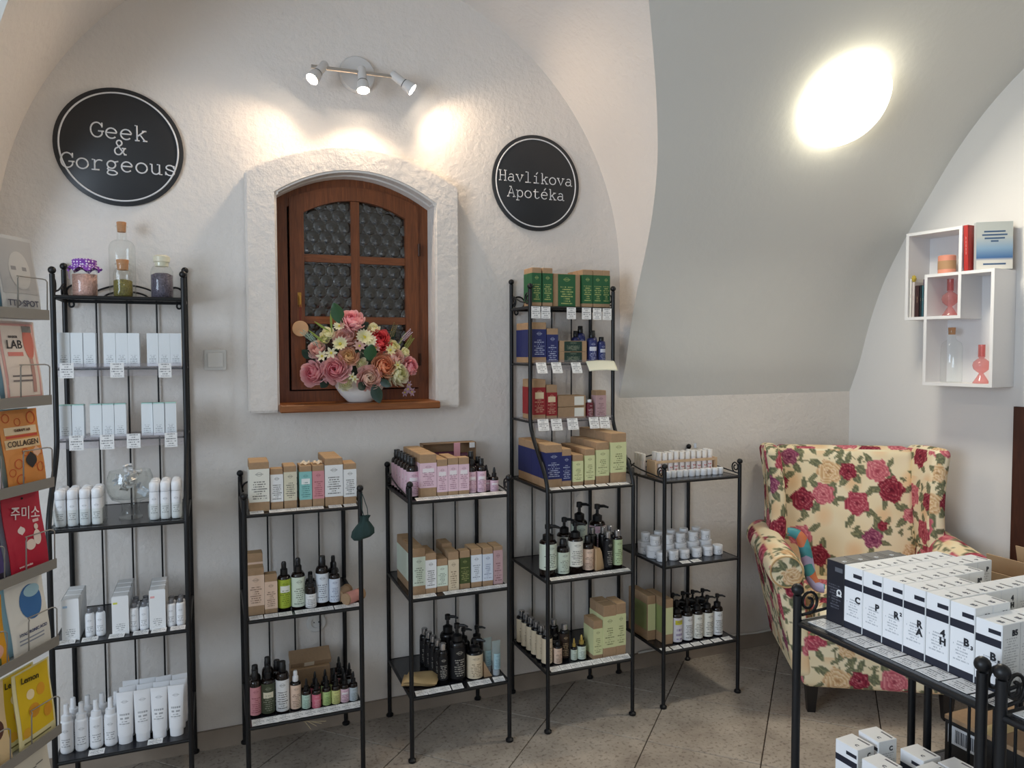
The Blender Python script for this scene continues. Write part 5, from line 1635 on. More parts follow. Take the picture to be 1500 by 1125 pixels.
# ================================================================== FOREGROUND RACK: LETTERED CARTONS
def rack_six():
    wb = M('lettered_white', (240, 240, 240), 0.45)
    db = M('lettered_dark', (48, 48, 52), 0.45)
    navy = M('carton_navy', (30, 33, 48), 0.5)
    wf = LM('carton_front_print', (240, 240, 242), (110, 116, 130), rows=24, top=0.50, bottom=0.20, margin=0.42, seed=60, emblem=3, strength=0.5, rough=0.45)
    ws = LM('carton_side_print', (238, 238, 236), (120, 120, 124), rows=26, top=0.80, bottom=0.12, margin=0.44, seed=61, emblem=3, strength=0.45, rough=0.45)
    df = LM('carton_dark_print', (38, 38, 46), (120, 120, 130), rows=22, top=0.62, bottom=0.24, margin=0.42, seed=62, emblem=3, strength=0.5, rough=0.45)
    ink = M('carton_ink', (34, 36, 44), 0.5)
    wink = M('carton_white_ink', (236, 236, 236), 0.5)
    grey = M('carton_grey', (96, 98, 106), 0.5)
    def face(w_, h_, mat):
        return mk('print', [(-w_, 0, 0), (w_, 0, 0), (w_, 0, h_), (-w_, 0, h_)], [(0, 1, 2, 3)], mat, uv=[[(0, 0), (1, 0), (1, 1), (0, 1)]])
    W, D = 0.0452, 0.0428
    def box(label, code, x, y, z, h, dark=False, front=True, rz=-PI / 2, group=None, side=True, w_=W, d_=D):
        t = thing('lettered_carton', label, 'box', (x, y, z), rz, group)
        ob('body', rbox(w_, d_, h, 0.0009, db if dark else wb, 'body'), t)
        hw, hd = w_ / 2 - 0.001, d_ / 2 + 0.0004
        if front:
            ob('front_print', cached(('fp', dark, h, w_), lambda: face(hw, h - 0.001, df if dark else wf)), t, (0, -hd, 0.0005))
            if not dark:
                ob('title_band', cached(('tb', h, w_), lambda: MB().box(-hw, hw, -0.0003, 0, h * 0.66, h * 0.77).me('title_band', navy)), t, (0, -hd - 0.0001, 0))
                ob('base_band', cached(('bb6', h, w_), lambda: MB().box(-hw, hw, -0.0003, 0, 0.0005, h * 0.11).me('base_band', navy)), t, (0, -hd - 0.0001, 0))
                ob('logo_plate', cached(('lp', h, w_), lambda: MB().box(0.0, hw * 0.96, -0.0003, 0, h * 0.84, h * 0.90).me('logo_plate', navy)), t, (0, -hd - 0.0001, 0))
            else:
                ob('logo_plate', cached(('lpd', h), lambda: MB().box(0.0, hw * 0.9, -0.0003, 0, h * 0.84, h * 0.91).me('logo_plate', grey)), t, (0, -hd - 0.0001, 0))
            lm = wink if dark else ink
            rows = code.split('/')
            for j, tx in enumerate(rows):
                base, sub = (tx[0], tx[1:]) if len(tx) > 1 else (tx, '')
                zz = h * (0.50 - 0.115 * j)
                ob('letter', textmesh(base, 0.0175, lm, bold=0.0007), t, (0.0115 - (0.003 if sub else 0), -hd - 0.0006, zz), FRONT)
                if sub:
                    up = sub == '²'
                    ob('letter', textmesh('2' if up else sub, 0.0088, lm, bold=0.0004), t, (0.0185, -hd - 0.0006, zz + (0.005 if up else -0.006)), FRONT)
        # top: dark line and the code
        ob('top_mark', cached(('tm', dark, w_), lambda: MB().box(-w_ * .1, w_ * .42, d_ * .28, d_ * .37, 0, 0.0003).me('top_mark', grey if not dark else M('mark_dark', (24, 24, 28), .5))), t, (0, 0, h))
        ob('letter', textmesh(code.replace('/', ''), 0.010, grey if not dark else wink, bold=0.0003), t, (w_ * 0.22, -d_ * 0.18, h + 0.0004))
        if side and not dark:
            ob('side_print', cached(('sp', h, d_), lambda: face(d_ / 2 - 0.001, h - 0.001, ws)), t, (w_ / 2 + 0.0004, 0, 0.0005), (0, 0, PI / 2))
            for j, tx in enumerate(code.split('/')):
                ob('letter', textmesh(tx, 0.013, ink, bold=0.0005), t, (w_ / 2 + 0.0008, 0.008, h * (0.86 - 0.10 * j)), (PI / 2, 0, PI / 2))
        return t
    cols = [('Ω', 4, 0.128, True), ('C', 6, 0.128, False), ('P', 7, 0.128, False), ('R²', 5, 0.128, False), ('R/A', 3, 0.128, False), ('4/H', 7, 0.128, False), ('B3', 2, 0.127, False), ('B5', 5, 0.114, False)]
    for i, (code, n, h, dark) in enumerate(cols):
        y = 1.140 - i * 0.0462
        for k in range(n):
            nm = 'Omega' if code == 'Ω' else code.replace('/', ' ').replace('²', ' squared')
            lab = '%s carton lettered %s, %s' % ('black' if dark else 'white', nm, 'front of its row' if k == 0 else '%s behind the front one' % ORD[k - 1])
            box(lab, code, 1.172 + 0.022 + k * 0.0434, y + random.uniform(-.0004, .0004), S3, h, dark, k == 0, group='lettered cartons on foreground rack', side=(i >= 2))
    price_cards([(1.148, 1.142 - k * 0.0505) for k in range(8)], 0, S3 - 0.0005, 'foreground rack', 'price cards on foreground rack', w=0.047, d=0.044, tilt=0.0, rz=-PI / 2)
    # middle shelf: loose C cartons
    for i, (x, y, rz, h) in enumerate(((1.214, 1.122, -PI / 2 + .06, 0.122), (1.276, 1.121, -PI / 2 - .05, 0.126), (1.211, 1.052, -PI / 2 + .03, 0.116), (1.320, 1.055, -PI / 2, 0.112), (1.290, 0.995, -PI / 2 + .02, 0.112), (1.215, 0.985, -PI / 2, 0.112), (1.345, 0.99, -PI / 2 + .03, 0.112))):
        box('white carton lettered C on lower shelf of foreground rack, %s' % ('left corner', 'second along the left', 'front middle', 'rear', 'centre', 'front right', 'rear right')[i], 'C', x, y, S2, h, False, True, rz, 'loose lettered cartons on lower shelf', w_=0.054, d_=0.048)
    # dark carton with a barcode on the back-to-back rack, kraft boxes with open flaps above
    zs = S2 * 0.93
    t = thing('shipping_carton', 'dark and kraft shipping carton with barcode label behind foreground rack', 'box', (1.655, 1.09, zs))
    ob('body', rbox(0.19, 0.19, 0.128, 0.0015, M('carton_black', (40, 38, 38), 0.6), 'body'), t)
    ob('lid', rbox(0.192, 0.192, 0.010, 0.001, KRAFT, 'lid'), t, (0, 0, 0.120))
    ob('tape', MB().box(-0.096, 0.096, -0.02, 0.02, 0.1303, 0.1308).me('tape', M('tape', (214, 186, 120), 0.35)), t)
    bl = MB().box(-0.0972, -0.0966, -0.0, 0.085, 0.070, 0.112).me('barcode_label', M('label_blank', (226, 228, 232), 0.5))
    ob('barcode_label', bl, t)
    m = MB()
    y0 = 0.010
    for k in range(16):
        wd = (0.0012, 0.002, 0.0026)[k * 7 % 3]
        m.box(-0.0975, -0.0971, y0, y0 + wd, 0.076, 0.106)
        y0 += wd + 0.0018
    ob('barcode', m.me('barcode', M('barcode_ink', (40, 44, 60), 0.5)), t)
    zs = S3 * 0.93
    for i, (x, y, w_, h) in enumerate(((1.60, 1.06, 0.085, 0.112), (1.70, 1.06, 0.085, 0.120), (1.80, 1.06, 0.085, 0.128))):
        t = thing('open_carton', 'open kraft carton with raised flap behind white cartons, %s of three' % ('nearest', 'middle', 'farthest')[i], 'box', (x, y, zs), 0, 'open kraft cartons')
        hw, hd = w_ / 2, 0.10
        for nm, bx in (('side', (-hw, -hw + .002, -hd, hd)), ('side', (hw - .002, hw, -hd, hd)), ('end', (-hw, hw, -hd, -hd + .002)), ('end', (-hw, hw, hd - .002, hd)), ):
            ob(nm, MB().box(*bx, 0, h).me(nm, KRAFT), t)
        ob('base', MB().box(-hw, hw, -hd, hd, 0, 0.002).me('base', KRAFT), t)
        m = MB().box(-0.001, 0.001, -hd + 0.002, hd - 0.002, 0, 0.040)
        ob('flap', m.me('flap', KRAFT_LIT), t, (-hw, 0, h), (0, -0.22, 0))
    t = thing('green_carton', 'pale green striped carton top at the right edge behind kraft flaps', 'box', (1.865, 0.985, zs))
    ob('body', rbox(0.04, 0.10, 0.178, 0.001, M('green_white', (204, 206, 190), 0.5), 'body'), t)
    ob('stripe', MB().box(-0.006, 0.012, -0.05, 0.05, 0.1785, 0.1789).me('stripe', M('stripe_green', (126, 150, 90), 0.5)), t)
    price_cards([(1.150, 0.72 - k * 0.055) for k in range(5)], 0, S3 - 0.0005, 'cut-off rack', 'price cards on cut-off rack', w=0.05, d=0.044, tilt=0.0, rz=-PI / 2)
    for i in range(3):
        m = MB()
        m.grid(lambda u, v: (0.05 * (2 * u - 1), 0.045 * (2 * v - 1), 0.003 + 0.03 * (1 - (2 * u - 1) ** 4) * (1 - (2 * v - 1) ** 4)), 12, 12)
        m.grid(lambda u, v: (0.05 * (2 * u - 1), 0.045 * (1 - 2 * v), 0.001), 12, 12)
        o = ob('sweet_bag', fixn(m.me('sweet_bag', M('sweet_%d' % i, ((176, 184, 70), (214, 120, 110), (196, 190, 180))[i], 0.4, vary=0.4, bscale=60), True)), None, (1.20 + 0.02 * i, 0.68 - 0.1 * i, S2 + 0.0005))
        tag(o, '%s patterned bag on lower shelf of cut-off rack' % ('green', 'coral', 'grey')[i], 'bag', 'patterned bags on cut-off rack')
rack_six()

# ================================================================== ARMCHAIR
def rounded(half, r, seg, fn=None):
    """dense rounded box mesh; half=(hx,hy,hz)"""
    V, F, idx = [], [], {}
    hx, hy, hz = half
    def key(p):
        return tuple(round(c, 5) for c in p)
    nseg = [max(2, int(2 * h / seg)) for h in half]
    def add(p):
        k = key(p)
        if k not in idx:
            idx[k] = len(V)
            q = Vector(p)
            c = Vector([max(-h + r, min(h - r, a)) for a, h in zip(q, half)])
            d = q - c
            if d.length > 1e-9:
                # spread cube corner towards the sphere
                q = c + d.normalized() * r
            V.append(q)
        return idx[k]
    for ax in range(3):
        a, b = [(1, 2), (2, 0), (0, 1)][ax]
        for sgn in (-1, 1):
            for i in range(nseg[a]):
                for j in range(nseg[b]):
                    ids = []
                    for di, dj in ((0, 0), (1, 0), (1, 1), (0, 1)):
                        p = [0, 0, 0]
                        p[ax] = sgn * half[ax]
                        p[a] = -half[a] + 2 * half[a] * (i + di) / nseg[a]
                        p[b] = -half[b] + 2 * half[b] * (j + dj) / nseg[b]
                        ids.append(add(p))
                    F.append(tuple(ids) if sgn > 0 else tuple(reversed(ids)))
    if fn:
        V = [Vector(fn(*v)) for v in V]
    return V, F

TU, TV = 0.68, 0.78
# roses on the fabric: (u, v, radius, kind)
ROSES = [(-.26, .75, .040, 'm'), (-.08, .68, .056, 'c'), (.008, .685, .040, 'd'), (.145, .69, .054, 'p'), (.205, .60, .060, 'd'), (-.205, .545, .054, 'd'), (-.11, .575, .050, 'p'), (.042, .535, .056, 'r'), (-.22, .37, .052, 'p'), (-.14, .28, .050, 'd'), (.11, .37, .046, 'm'), (.158, .43, .024, 'd'), (.29, .30, .045, 'c'), (.29, .48, .035, 'p'), (-.30, .20, .045, 'm'), (.02, .17, .058, 'p'), (.12, .10, .055, 'd'), (-.18, .08, .055, 'r'), (.26, .14, .050, 'p'), (-.04, .04, .040, 'c'), (-.31, .62, .04, 'd')]
KC = {'m': ((176, 104, 128), (120, 50, 84)), 'c': ((240, 218, 178), (204, 158, 112)), 'd': ((168, 64, 80), (112, 32, 50)), 'p': ((222, 138, 144), (182, 82, 98)), 'r': ((204, 104, 118), (152, 52, 72))}
def floral(u, v):
    """colour of the printed cloth at (u, v), vectorised"""
    rng = np.random.RandomState(5)
    u = (u + TU / 2) % TU - TU / 2
    v = v % TV
    base = np.array([240, 221, 182.0])
    col = np.tile(base, (len(u), 1))
    blot = 0.5 + 0.5 * np.sin(u * 17 + 2 * np.sin(v * 13)) * np.sin(v * 15 + 1.7 * np.sin(u * 11))
    col += (np.array([246, 232, 200.0]) - base) * blot[:, None]
    blot2 = np.clip(np.sin(u * 23 + 1) * np.sin(v * 19 + 2) - 0.4, 0, 1) * 1.2
    col += (np.array([232, 172, 118.0]) - col) * blot2[:, None] * 0.6
    def wrap(d, p):
        return (d + p / 2) % p - p / 2
    def put(mask, c):
        m = mask[:, None]
        return col * (1 - m) + c * m
    leaves = []
    for (ru, rv, rr, k) in ROSES:
        n = rng.randint(3, 6)
        a0 = rng.uniform(0, 6.28)
        for q in range(n):
            a = a0 + q * 6.28 / n + rng.uniform(-.4, .4)
            d = rr * rng.uniform(1.15, 1.5)
            leaves.append((ru + d * math.cos(a), rv + d * math.sin(a), a + rng.uniform(-.5, .5), rng.uniform(.026, .04), rng.uniform(.012, .018)))
        # stem with small leaves
        a = rng.uniform(0, 6.28)
        for s in range(1, 4):
            leaves.append((ru + (rr + .026 * s) * math.cos(a) + .012 * (-1) ** s, rv + (rr + .026 * s) * math.sin(a), a + (-1) ** s, .018, .008))
        sx = wrap(u - ru, TU)
        sy = wrap(v - rv, TV)
        al = sx * math.cos(a) + sy * math.sin(a)
        ac = -sx * math.sin(a) + sy * math.cos(a) + 0.010 * np.sin(al * 40)
        col = put(((al > 0) & (al < rr + .085) & (np.abs(ac) < .0018)) * 0.8, np.array([112, 106, 74.0]))
    for i, (lu, lv, a, L, Wd) in enumerate(leaves):
        sx, sy = wrap(u - lu, TU), wrap(v - lv, TV)
        al = (sx * math.cos(a) + sy * math.sin(a)) / L
        ac = (-sx * math.sin(a) + sy * math.cos(a)) / Wd
        inside = (np.abs(al) < 1) & (np.abs(ac) < (1 - al * al) ** 1.0)
        sh = 0.5 + 0.5 * np.sin(al * 9 + np.abs(ac) * 5)
        c = np.array([104, 108, 84.0])[None] * (1 - 0.35 * sh[:, None]) + np.array([170, 168, 132.0])[None] * 0.35 * sh[:, None]
        c = np.where((np.abs(ac) < 0.12)[:, None], np.array([150, 148, 112.0]), c)
        col = np.where(inside[:, None], c, col)
    for i, (ru, rv, rr, k) in enumerate(ROSES):
        sx, sy = wrap(u - ru, TU), wrap(v - rv, TV)
        rho = np.hypot(sx, sy) / rr
        th = np.arctan2(sy, sx) + i
        edge = 1 + 0.09 * np.sin(5 * th) + 0.05 * np.sin(9 * th + i)
        inside = rho < edge
        sp = rho * 3.6 + 0.35 * np.sin(th * 3 + rho * 3) + th / 6.283
        f = sp - np.floor(sp)
        shade = np.clip(f * 1.25 - 0.12, 0, 1) ** 0.8
        a, b = np.array(KC[k][0], float), np.array(KC[k][1], float)
        c = b[None] * (1 - shade[:, None]) + a[None] * shade[:, None]
        hi = np.clip((f - 0.82) * 5, 0, 1)[:, None] * 0.45
        c = c * (1 - hi) + np.array([246, 206, 196.0])[None] * hi
        c = np.where((rho < 0.16)[:, None], b[None] * 0.9, c)
        col = np.where(inside[:, None], c, col)
    return np.clip(col, 0, 255)

FAB = bpy.data.materials.new('floral_cloth')
FAB.use_nodes = True
_nt = FAB.node_tree
_b = _nt.nodes['Principled BSDF']
_b.inputs['Roughness'].default_value = 0.85
_b.inputs['Specular IOR Level'].default_value = 0.2
_at = _nt.nodes.new('ShaderNodeAttribute')
_at.attribute_name = 'print'
_nt.links.new(_at.outputs['Color'], _b.inputs['Base Color'])

def cloth_me(name, V, F, ou=0.0, ov=0.0, smooth=True):
    me = mk(name, V, F, FAB, smooth)
    n = len(me.vertices)
    co = np.empty(n * 3)
    me.vertices.foreach_get('co', co)
    co = co.reshape(-1, 3)
    no = np.empty(n * 3)
    me.vertex_normals.foreach_get('vector', no)
    no = np.abs(no.reshape(-1, 3))
    u = np.where(no[:, 0] > 0.75, co[:, 1], co[:, 0]) + ou
    v = np.where(no[:, 2] > 0.8, co[:, 1] + 0.3, co[:, 2] - 0.28) + ov
    c = floral(u, v) / 255
    l = np.where(c <= 0.04045, c / 12.92, ((c + 0.055) / 1.055) ** 2.4)
    at = me.color_attributes.new('print', 'FLOAT_COLOR', 'POINT')
    at.data.foreach_set('color', np.hstack([l, np.ones((n, 1))]).astype(np.float32).ravel())
    return me

def armchair():
    ang = math.atan2(-0.51, 0.86)
    t = thing('armchair', 'wingback armchair in cream cloth printed with roses', 'armchair', (2.575, 2.245, 0), ang)
    lm = M('chair_leg', (24, 20, 20), 0.4)
    for x, y in ((-.272, .045), (.272, .045), (-.24, .56), (.24, .56)):
        m = MB()
        m.add([(x - .016, y - .016, 0), (x + .016, y - .016, 0), (x + .016, y + .016, 0), (x - .016, y + .016, 0), (x - .027, y - .027, .15), (x + .027, y - .027, .15), (x + .027, y + .027, .15), (x - .027, y + .027, .15)], [(0, 3, 2, 1), (4, 5, 6, 7), (0, 1, 5, 4), (1, 2, 6, 5), (2, 3, 7, 6), (3, 0, 4, 7)])
        ob('leg', m.me('leg', lm), t)
    S = 0.0062
    # seat base with front skirt
    V, F = rounded((.335, .305, .115), .03, S, lambda x, y, z: (x * (1 + 0.06 * (z / .115)), y + .295, z + .235))
    ob('seat_base', cloth_me('seat_base', V, F, 0.10, 0.02), t)
    V, F = rounded((.265, .27, .07), .045, S, lambda x, y, z: (x, y + .235, z + .395 + 0.018 * (1 - (x / .265) ** 2) * (1 - (y / .27) ** 2) * (1 if z > 0 else 0)))
    ob('seat_cushion', cloth_me('seat_cushion', V, F, 0.2, 0.3), t)
    # back, reclined and slightly hollow
    def fb(x, y, z):
        zz = z + .72
        lean = .10 * (zz - .4) / .7
        puff = -0.03 * (1 - (x / .325) ** 2) * (1 - ((z) / .36) ** 2) if y < 0 else 0
        return (x, y + .545 + lean + puff, zz)
    V, F = rounded((.325, .06, .36), .045, S, fb)
    ob('backrest', cloth_me('backrest', V, F, 0.0, 0.0), t)
    for sx in (-1, 1):
        # wing
        def fw(x, y, z):
            zz = z + .845
            k = (zz - .60) / .49
            yy = y * (0.55 + 0.45 * min(1, max(0, k))) + .47 + 0.10 * (zz - .6) / .5
            out = .355 + 0.045 * max(0, (.60 - yy) / .3) * max(0.2, k)
            curve = 0.018 * math.sin(k * PI)
            return (sx * (out - curve) + x, yy - 0.02, zz + 0.010 * (1 - ((yy - .45) / .2) ** 2))
        V, F = rounded((.038, .165, .245), .036, S, fw)
        if sx < 0:
            F = F
        ob('wing', cloth_me('wing', V, F, 0.13 if sx < 0 else 0.29, 0.11), t)
        # arm: rolled top on a flat panel that narrows towards the floor
        def fa(x, y, z):
            zz = z + .40
            k = max(0, min(1, (zz - .20) / .42))
            return (sx * (.318 + .065 * k) + x * (0.75 + 0.45 * k), y + .27, zz)
        V, F = rounded((.052, .285, .235), .03, S, fa)
        ob('arm', cloth_me('arm', V, F, 0.05 if sx < 0 else 0.4, 0.35), t)
        V2, F2 = [], []
        n, mm_ = 44, 64
        prof_ = []
        m = MB()
        def roll(u, v):
            a = 2 * PI * u
            c_ = 0.17
            e = v / c_ if v < c_ else ((1 - v) / c_ if v > 1 - c_ else 1)
            r = .074 * max(0.01, min(1.0, e ** 0.8))
            yy = -.02 + .008 * min(1, max(0, (e - .85) / .15)) if v < c_ else (.56 if v > 1 - c_ else -.012 + .572 * (v - c_) / (1 - 2 * c_))
            return (sx * .392 + r * math.cos(a), yy, .620 + r * math.sin(a) + 0.02 * (yy / .56))
        m.grid(roll, n, mm_, True)
        ob('arm_roll', cloth_me('arm_roll', m.v, m.f, 0.33 if sx < 0 else 0.1, 0.5), t)
        pipe = M('piping', (206, 170, 120), 0.8)
        m = MB().tube([(sx * .392 + .066 * math.cos(2 * PI * k / 30), -.0215, .620 + .066 * math.sin(2 * PI * k / 30)) for k in range(30)], .0035, 6, True)
        ob('piping', m.me('piping', pipe, True), t)
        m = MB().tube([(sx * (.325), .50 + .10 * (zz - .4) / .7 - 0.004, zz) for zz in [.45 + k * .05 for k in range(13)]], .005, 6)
        ob('seam', m.me('seam', M('seam_brown', (120, 88, 52), 0.9)), t)  # brown cord where backrest and wing meet
    # patterned strap lying over the left arm
    m = MB()
    P = [(-.345, .20, .740), (-.318, .197, .737), (-.290, .19, .717), (-.272, .18, .665), (-.262, .165, .60), (-.255, .14, .555), (-.235, .12, .522), (-.205, .11, .516)]
    Q = catmull(P, 6)
    m.tube(Q, [0.024 * (0.75 + 0.35 * math.sin(3.1 * k / len(Q))) for k in range(len(Q))], 12)
    sm = bpy.data.materials.new('strap_cloth')
    sm.use_nodes = True
    nt = sm.node_tree
    tc, vo, cr = nt.nodes.new('ShaderNodeTexCoord'), nt.nodes.new('ShaderNodeTexVoronoi'), nt.nodes.new('ShaderNodeValToRGB')
    vo.inputs['Scale'].default_value = 22
    cr.color_ramp.interpolation = 'CONSTANT'
    cr.color_ramp.elements[0].color = lin((64, 144, 150))
    e = cr.color_ramp.elements.new(0.45)
    e.color = lin((74, 156, 162))
    e = cr.color_ramp.elements.new(0.62)
    e.color = lin((206, 116, 74))
    cr.color_ramp.elements[-1].position, cr.color_ramp.elements[-1].color = 0.85, lin((176, 170, 206))
    sp = nt.nodes.new('ShaderNodeSeparateColor')
    nt.links.new(tc.outputs['Object'], vo.inputs['Vector'])
    nt.links.new(vo.outputs['Color'], sp.inputs[0])
    nt.links.new(sp.outputs[0], cr.inputs[0])
    nt.links.new(cr.outputs[0], nt.nodes['Principled BSDF'].inputs['Base Color'])
    o = ob('patterned_scarf', m.me('patterned_scarf', sm, True), None, (2.575, 2.245, 0), (0, 0, ang))
    tag(o, 'twisted teal and orange patterned scarf draped over armchair arm', 'scarf')
armchair()

# ================================================================== WHITE WALL SHELF ON THE RIGHT WALL
def wall_shelf():
    wm = M('shelf_white', (232, 231, 232), 0.45)
    D, T = 0.173, 0.014
    origin = rw(0, 0.001)
    t = thing('wall_shelf', 'white interlocking two-box wall shelf on the right wall', 'shelf', origin, RWROT)
    # local: x = s along the wall, -y = out of the wall? RN relative to RT
    sgn = -1 if (RT.x * RN.y - RT.y * RN.x) < 0 else 1
    def pl(nm, s0, s1, z0, z1, d0=0.0, d1=D):
        y0, y1 = sorted((sgn * d0, sgn * d1))
        ob(nm, MB().box(s0, s1, y0, y1, z0, z1).me(nm, wm), t)
    # lower box
    pl('side_panel', .523, .523 + T, 1.388, 1.912)
    pl('side_panel', .839 - T, .839, 1.388, 1.912)
    pl('bottom_panel', .523 + T, .839 - T, 1.388, 1.388 + T)
    pl('top_panel', .523 + T, .839 - T, 1.912 - T, 1.912)
    # upper box
    pl('side_panel', .427, .427 + T, 1.700, 2.118)
    pl('side_panel', .695 - T, .695, 1.912, 2.118)
    pl('divider', .695 - T, .695, 1.700, 1.912 - T)
    pl('bottom_panel', .427 + T, .523, 1.700, 1.700 + T)
    pl('shelf_board', .523 + T, .695 - T, 1.700, 1.700 + T)
    pl('top_panel', .427 + T, .695 - T, 2.118 - T, 2.118)
    pl('back_panel', .427 + T, .695 - T, 1.912, 2.104, 0.0, 0.004)
    pl('back_panel', .537, .825, 1.402, 1.898, 0.0, 0.004)
    pl('back_panel', .441, .523, 1.714, 1.912, 0.0, 0.004)
    # things on it
    def at(s, d, z):
        return rw(s, d, z)
    t = thing('candle', 'thick salmon candle with a tan paper band in white shelf', 'candle', at(.578, .09, 1.913), RWROT)
    m = MB().lathe([(0, 0), (.036, 0), (.038, .002), (.038, .085), (.035, .088), (.012, .086), (0, .085)], 28)
    ob('wax', auto(m.me('wax', M('salmon_wax', (226, 150, 126), .5))), t)
    m = MB().lathe([(.0385, .022), (.0385, .062)], 28)
    m.f = m.f[:28]
    ob('paper_band', m.me('paper_band', M('band_tan', (182, 142, 104), .7), True), t)
    pg = glass('pink_glass', (248, 204, 202), 0.06, 1.45, 0.12)
    for i, (s, d, z) in enumerate(((.594, .085, 1.7145), (.752, .10, 1.4025))):
        t = thing('glass_candlestick', 'pink glass candlestick, %s' % ('in the middle compartment', 'bottom right of white shelf')[i], 'candlestick', at(s, d, z), 0, 'pink glass candlesticks')
        m = MB().lathe([(0, .001), (.034, .001), (.034, .003), (.026, .016), (.012, .040), (.009, .046), (.020, .054), (.032, .066), (.036, .082), (.032, .098), (.018, .110), (.010, .116), (.0145, .120), (.0145, .176), (.0125, .176), (.0125, .122)], 30)
        ob('glass', auto(m.me('glass', pg), 70), t)
    t = thing('glass_bottle', 'clear glass bottle with cork at bottom of white shelf', 'bottle', at(.612, .095, 1.4025))
    m = MB().lathe([(0, .001), (.043, .001), (.046, .007), (.046, .165), (.040, .185), (.024, .197), (.017, .204), (.017, .236), (.0195, .238), (.0195, .243), (.016, .243)], 32)
    ob('glass', auto(m.me('glass', CLEAR), 50), t)
    m = MB().lathe([(0, .225), (.0145, .225), (.0155, .245), (.016, .258), (0, .259)], 18)
    ob('cork', auto(m.me('cork', MATS['cork'])), t)
    # books
    def book(label, s, d, z, th, dp, h, cov, rot=0, lean=0, title=None, tcol=None, face=False):
        t = thing('book', label, 'book', at(s, d, z), group='books on the white wall shelf', rot=Matrix.Rotation(RWROT + rot, 4, 'Z').to_euler() if not lean else (Matrix.Rotation(RWROT + rot, 4, 'Z') @ Matrix.Rotation(lean, 4, 'Y')).to_euler())
        cm = M('cover_' + label[:24], cov, .45)
        m = MB().box(-th / 2, -th / 2 + .0018, -dp / 2, dp / 2, 0, h).box(th / 2 - .0018, th / 2, -dp / 2, dp / 2, 0, h)
        # spine faces the room
        ys = sgn * dp / 2
        m.box(-th / 2, th / 2, min(ys, ys - sgn * .002), max(ys, ys - sgn * .002), 0, h)
        ob('cover', m.me('cover', cm), t)
        ob('pages', MB().box(-th / 2 + .002, th / 2 - .002, min(-ys + sgn * .004, ys - sgn * .003), max(-ys + sgn * .004, ys - sgn * .003), .003, h - .003).me('pages', M('pages', (226, 218, 200), .8)), t)
        if title:
            ob('lettering', textmesh(title, th * .62, M('ttl_%s' % str(tcol), tcol, .5)), t, (0, ys + sgn * .0006, h * .55), (PI / 2, -PI / 2, 0 if sgn < 0 else PI))
        return t
    book('red book standing on top of white shelf', .711, .095, 1.914, .021, .14, .205, (176, 44, 40), 0, -.03, '— — — — —', (236, 226, 220))
    t = book('thick grey and blue book standing on top of white shelf', .789, .095, 1.914, .030, .145, .212, (196, 204, 206), -.75, -.03)
    side = .0152
    cv = M('cover_picture', (150, 172, 190), .45)
    cvn = cv.node_tree
    tcn, spn, rpn = cvn.nodes.new('ShaderNodeTexCoord'), cvn.nodes.new('ShaderNodeSeparateXYZ'), cvn.nodes.new('ShaderNodeValToRGB')
    rp = rpn.color_ramp
    rp.elements[0].position, rp.elements[0].color = 0.0, lin((226, 222, 214))
    rp.elements[1].position, rp.elements[1].color = 1.0, lin((190, 194, 190))
    for ps, c in ((.18, (222, 218, 210)), (.24, (70, 110, 160)), (.45, (140, 170, 196)), (.7, (192, 196, 192))):
        e = rp.elements.new(ps)
        e.color = lin(c)
    cvn.links.new(tcn.outputs['Generated'], spn.inputs[0])
    cvn.links.new(spn.outputs[2], rpn.inputs[0])
    cvn.links.new(rpn.outputs[0], cvn.nodes['Principled BSDF'].inputs['Base Color'])
    for sd in (1,):
        pan = ob('cover_picture', MB().box(side, side + .0008, -.072, .072, .001, .211).me('cover_picture', cv), t)
        for k, (wd, zz) in enumerate(((.085, .165), (.10, .150), (.08, .135), (.03, .122), (.09, .02))):
            ob('title_line', MB().box(side + .0008, side + .0014, -wd / 2, wd / 2, zz, zz + .007).me('title_line', M('title_ink', (70, 96, 130), .5)), t)
    for i, (s, th, h, cov, lab) in enumerate(((.447, .011, .185, (226, 222, 216), 'white slim book, leftmost in upper compartment'), (.461, .013, .168, (206, 196, 192), 'pale paperback beside white slim book'), (.480, .020, .150, (60, 36, 36), 'dark brown book in left compartment'), (.497, .009, .150, (34, 40, 44), 'thin black book in left compartment'), (.508, .010, .148, (60, 100, 112), 'thin teal book in left compartment'))):
        book(lab, s + .002, .105, 1.7145, th, .12, h, cov, 0, 0, '— —', (210, 190, 150) if i > 1 else (150, 60, 60))
    t = thing('yellow_flower', 'small yellow paper flower above the books in white shelf', 'flower', at(.462, .155, 1.90))
    m = MB()
    for k in range(8):
        a = k * PI / 4
        m.grid(lambda u, v: (.018 * v * math.cos(a) + .006 * (2 * u - 1) * math.sin(a) * math.sin(PI * v * .8 + .3), .004 * v, .018 * v * math.sin(a) - .006 * (2 * u - 1) * math.cos(a) * math.sin(PI * v * .8 + .3)), 3, 5)
    ob('petals', m.me('petals', M('yellow_petal', (220, 196, 84), .7)), t)
    m = MB().tube([(0, .006, 0), (.0, .01, -.03), (0.002, .012, -.07), (0.002, .014, -.10)], .0012, 5)
    ob('stem', m.me('stem', M('stem_green', (110, 120, 70), .8)), t)
    m = MB().box(-.014, .014, -.02, .02, 0, .022)
    o = ob('purple_box', rbox(.03, .045, .03, .001, M('plum', (70, 54, 84), .5), 'purple_box'), None, at(.503, .105, 1.865 + .0006), (0, 0, RWROT))
    tag(o, 'small plum box lying on the dark books in white shelf', 'box')
wall_shelf()

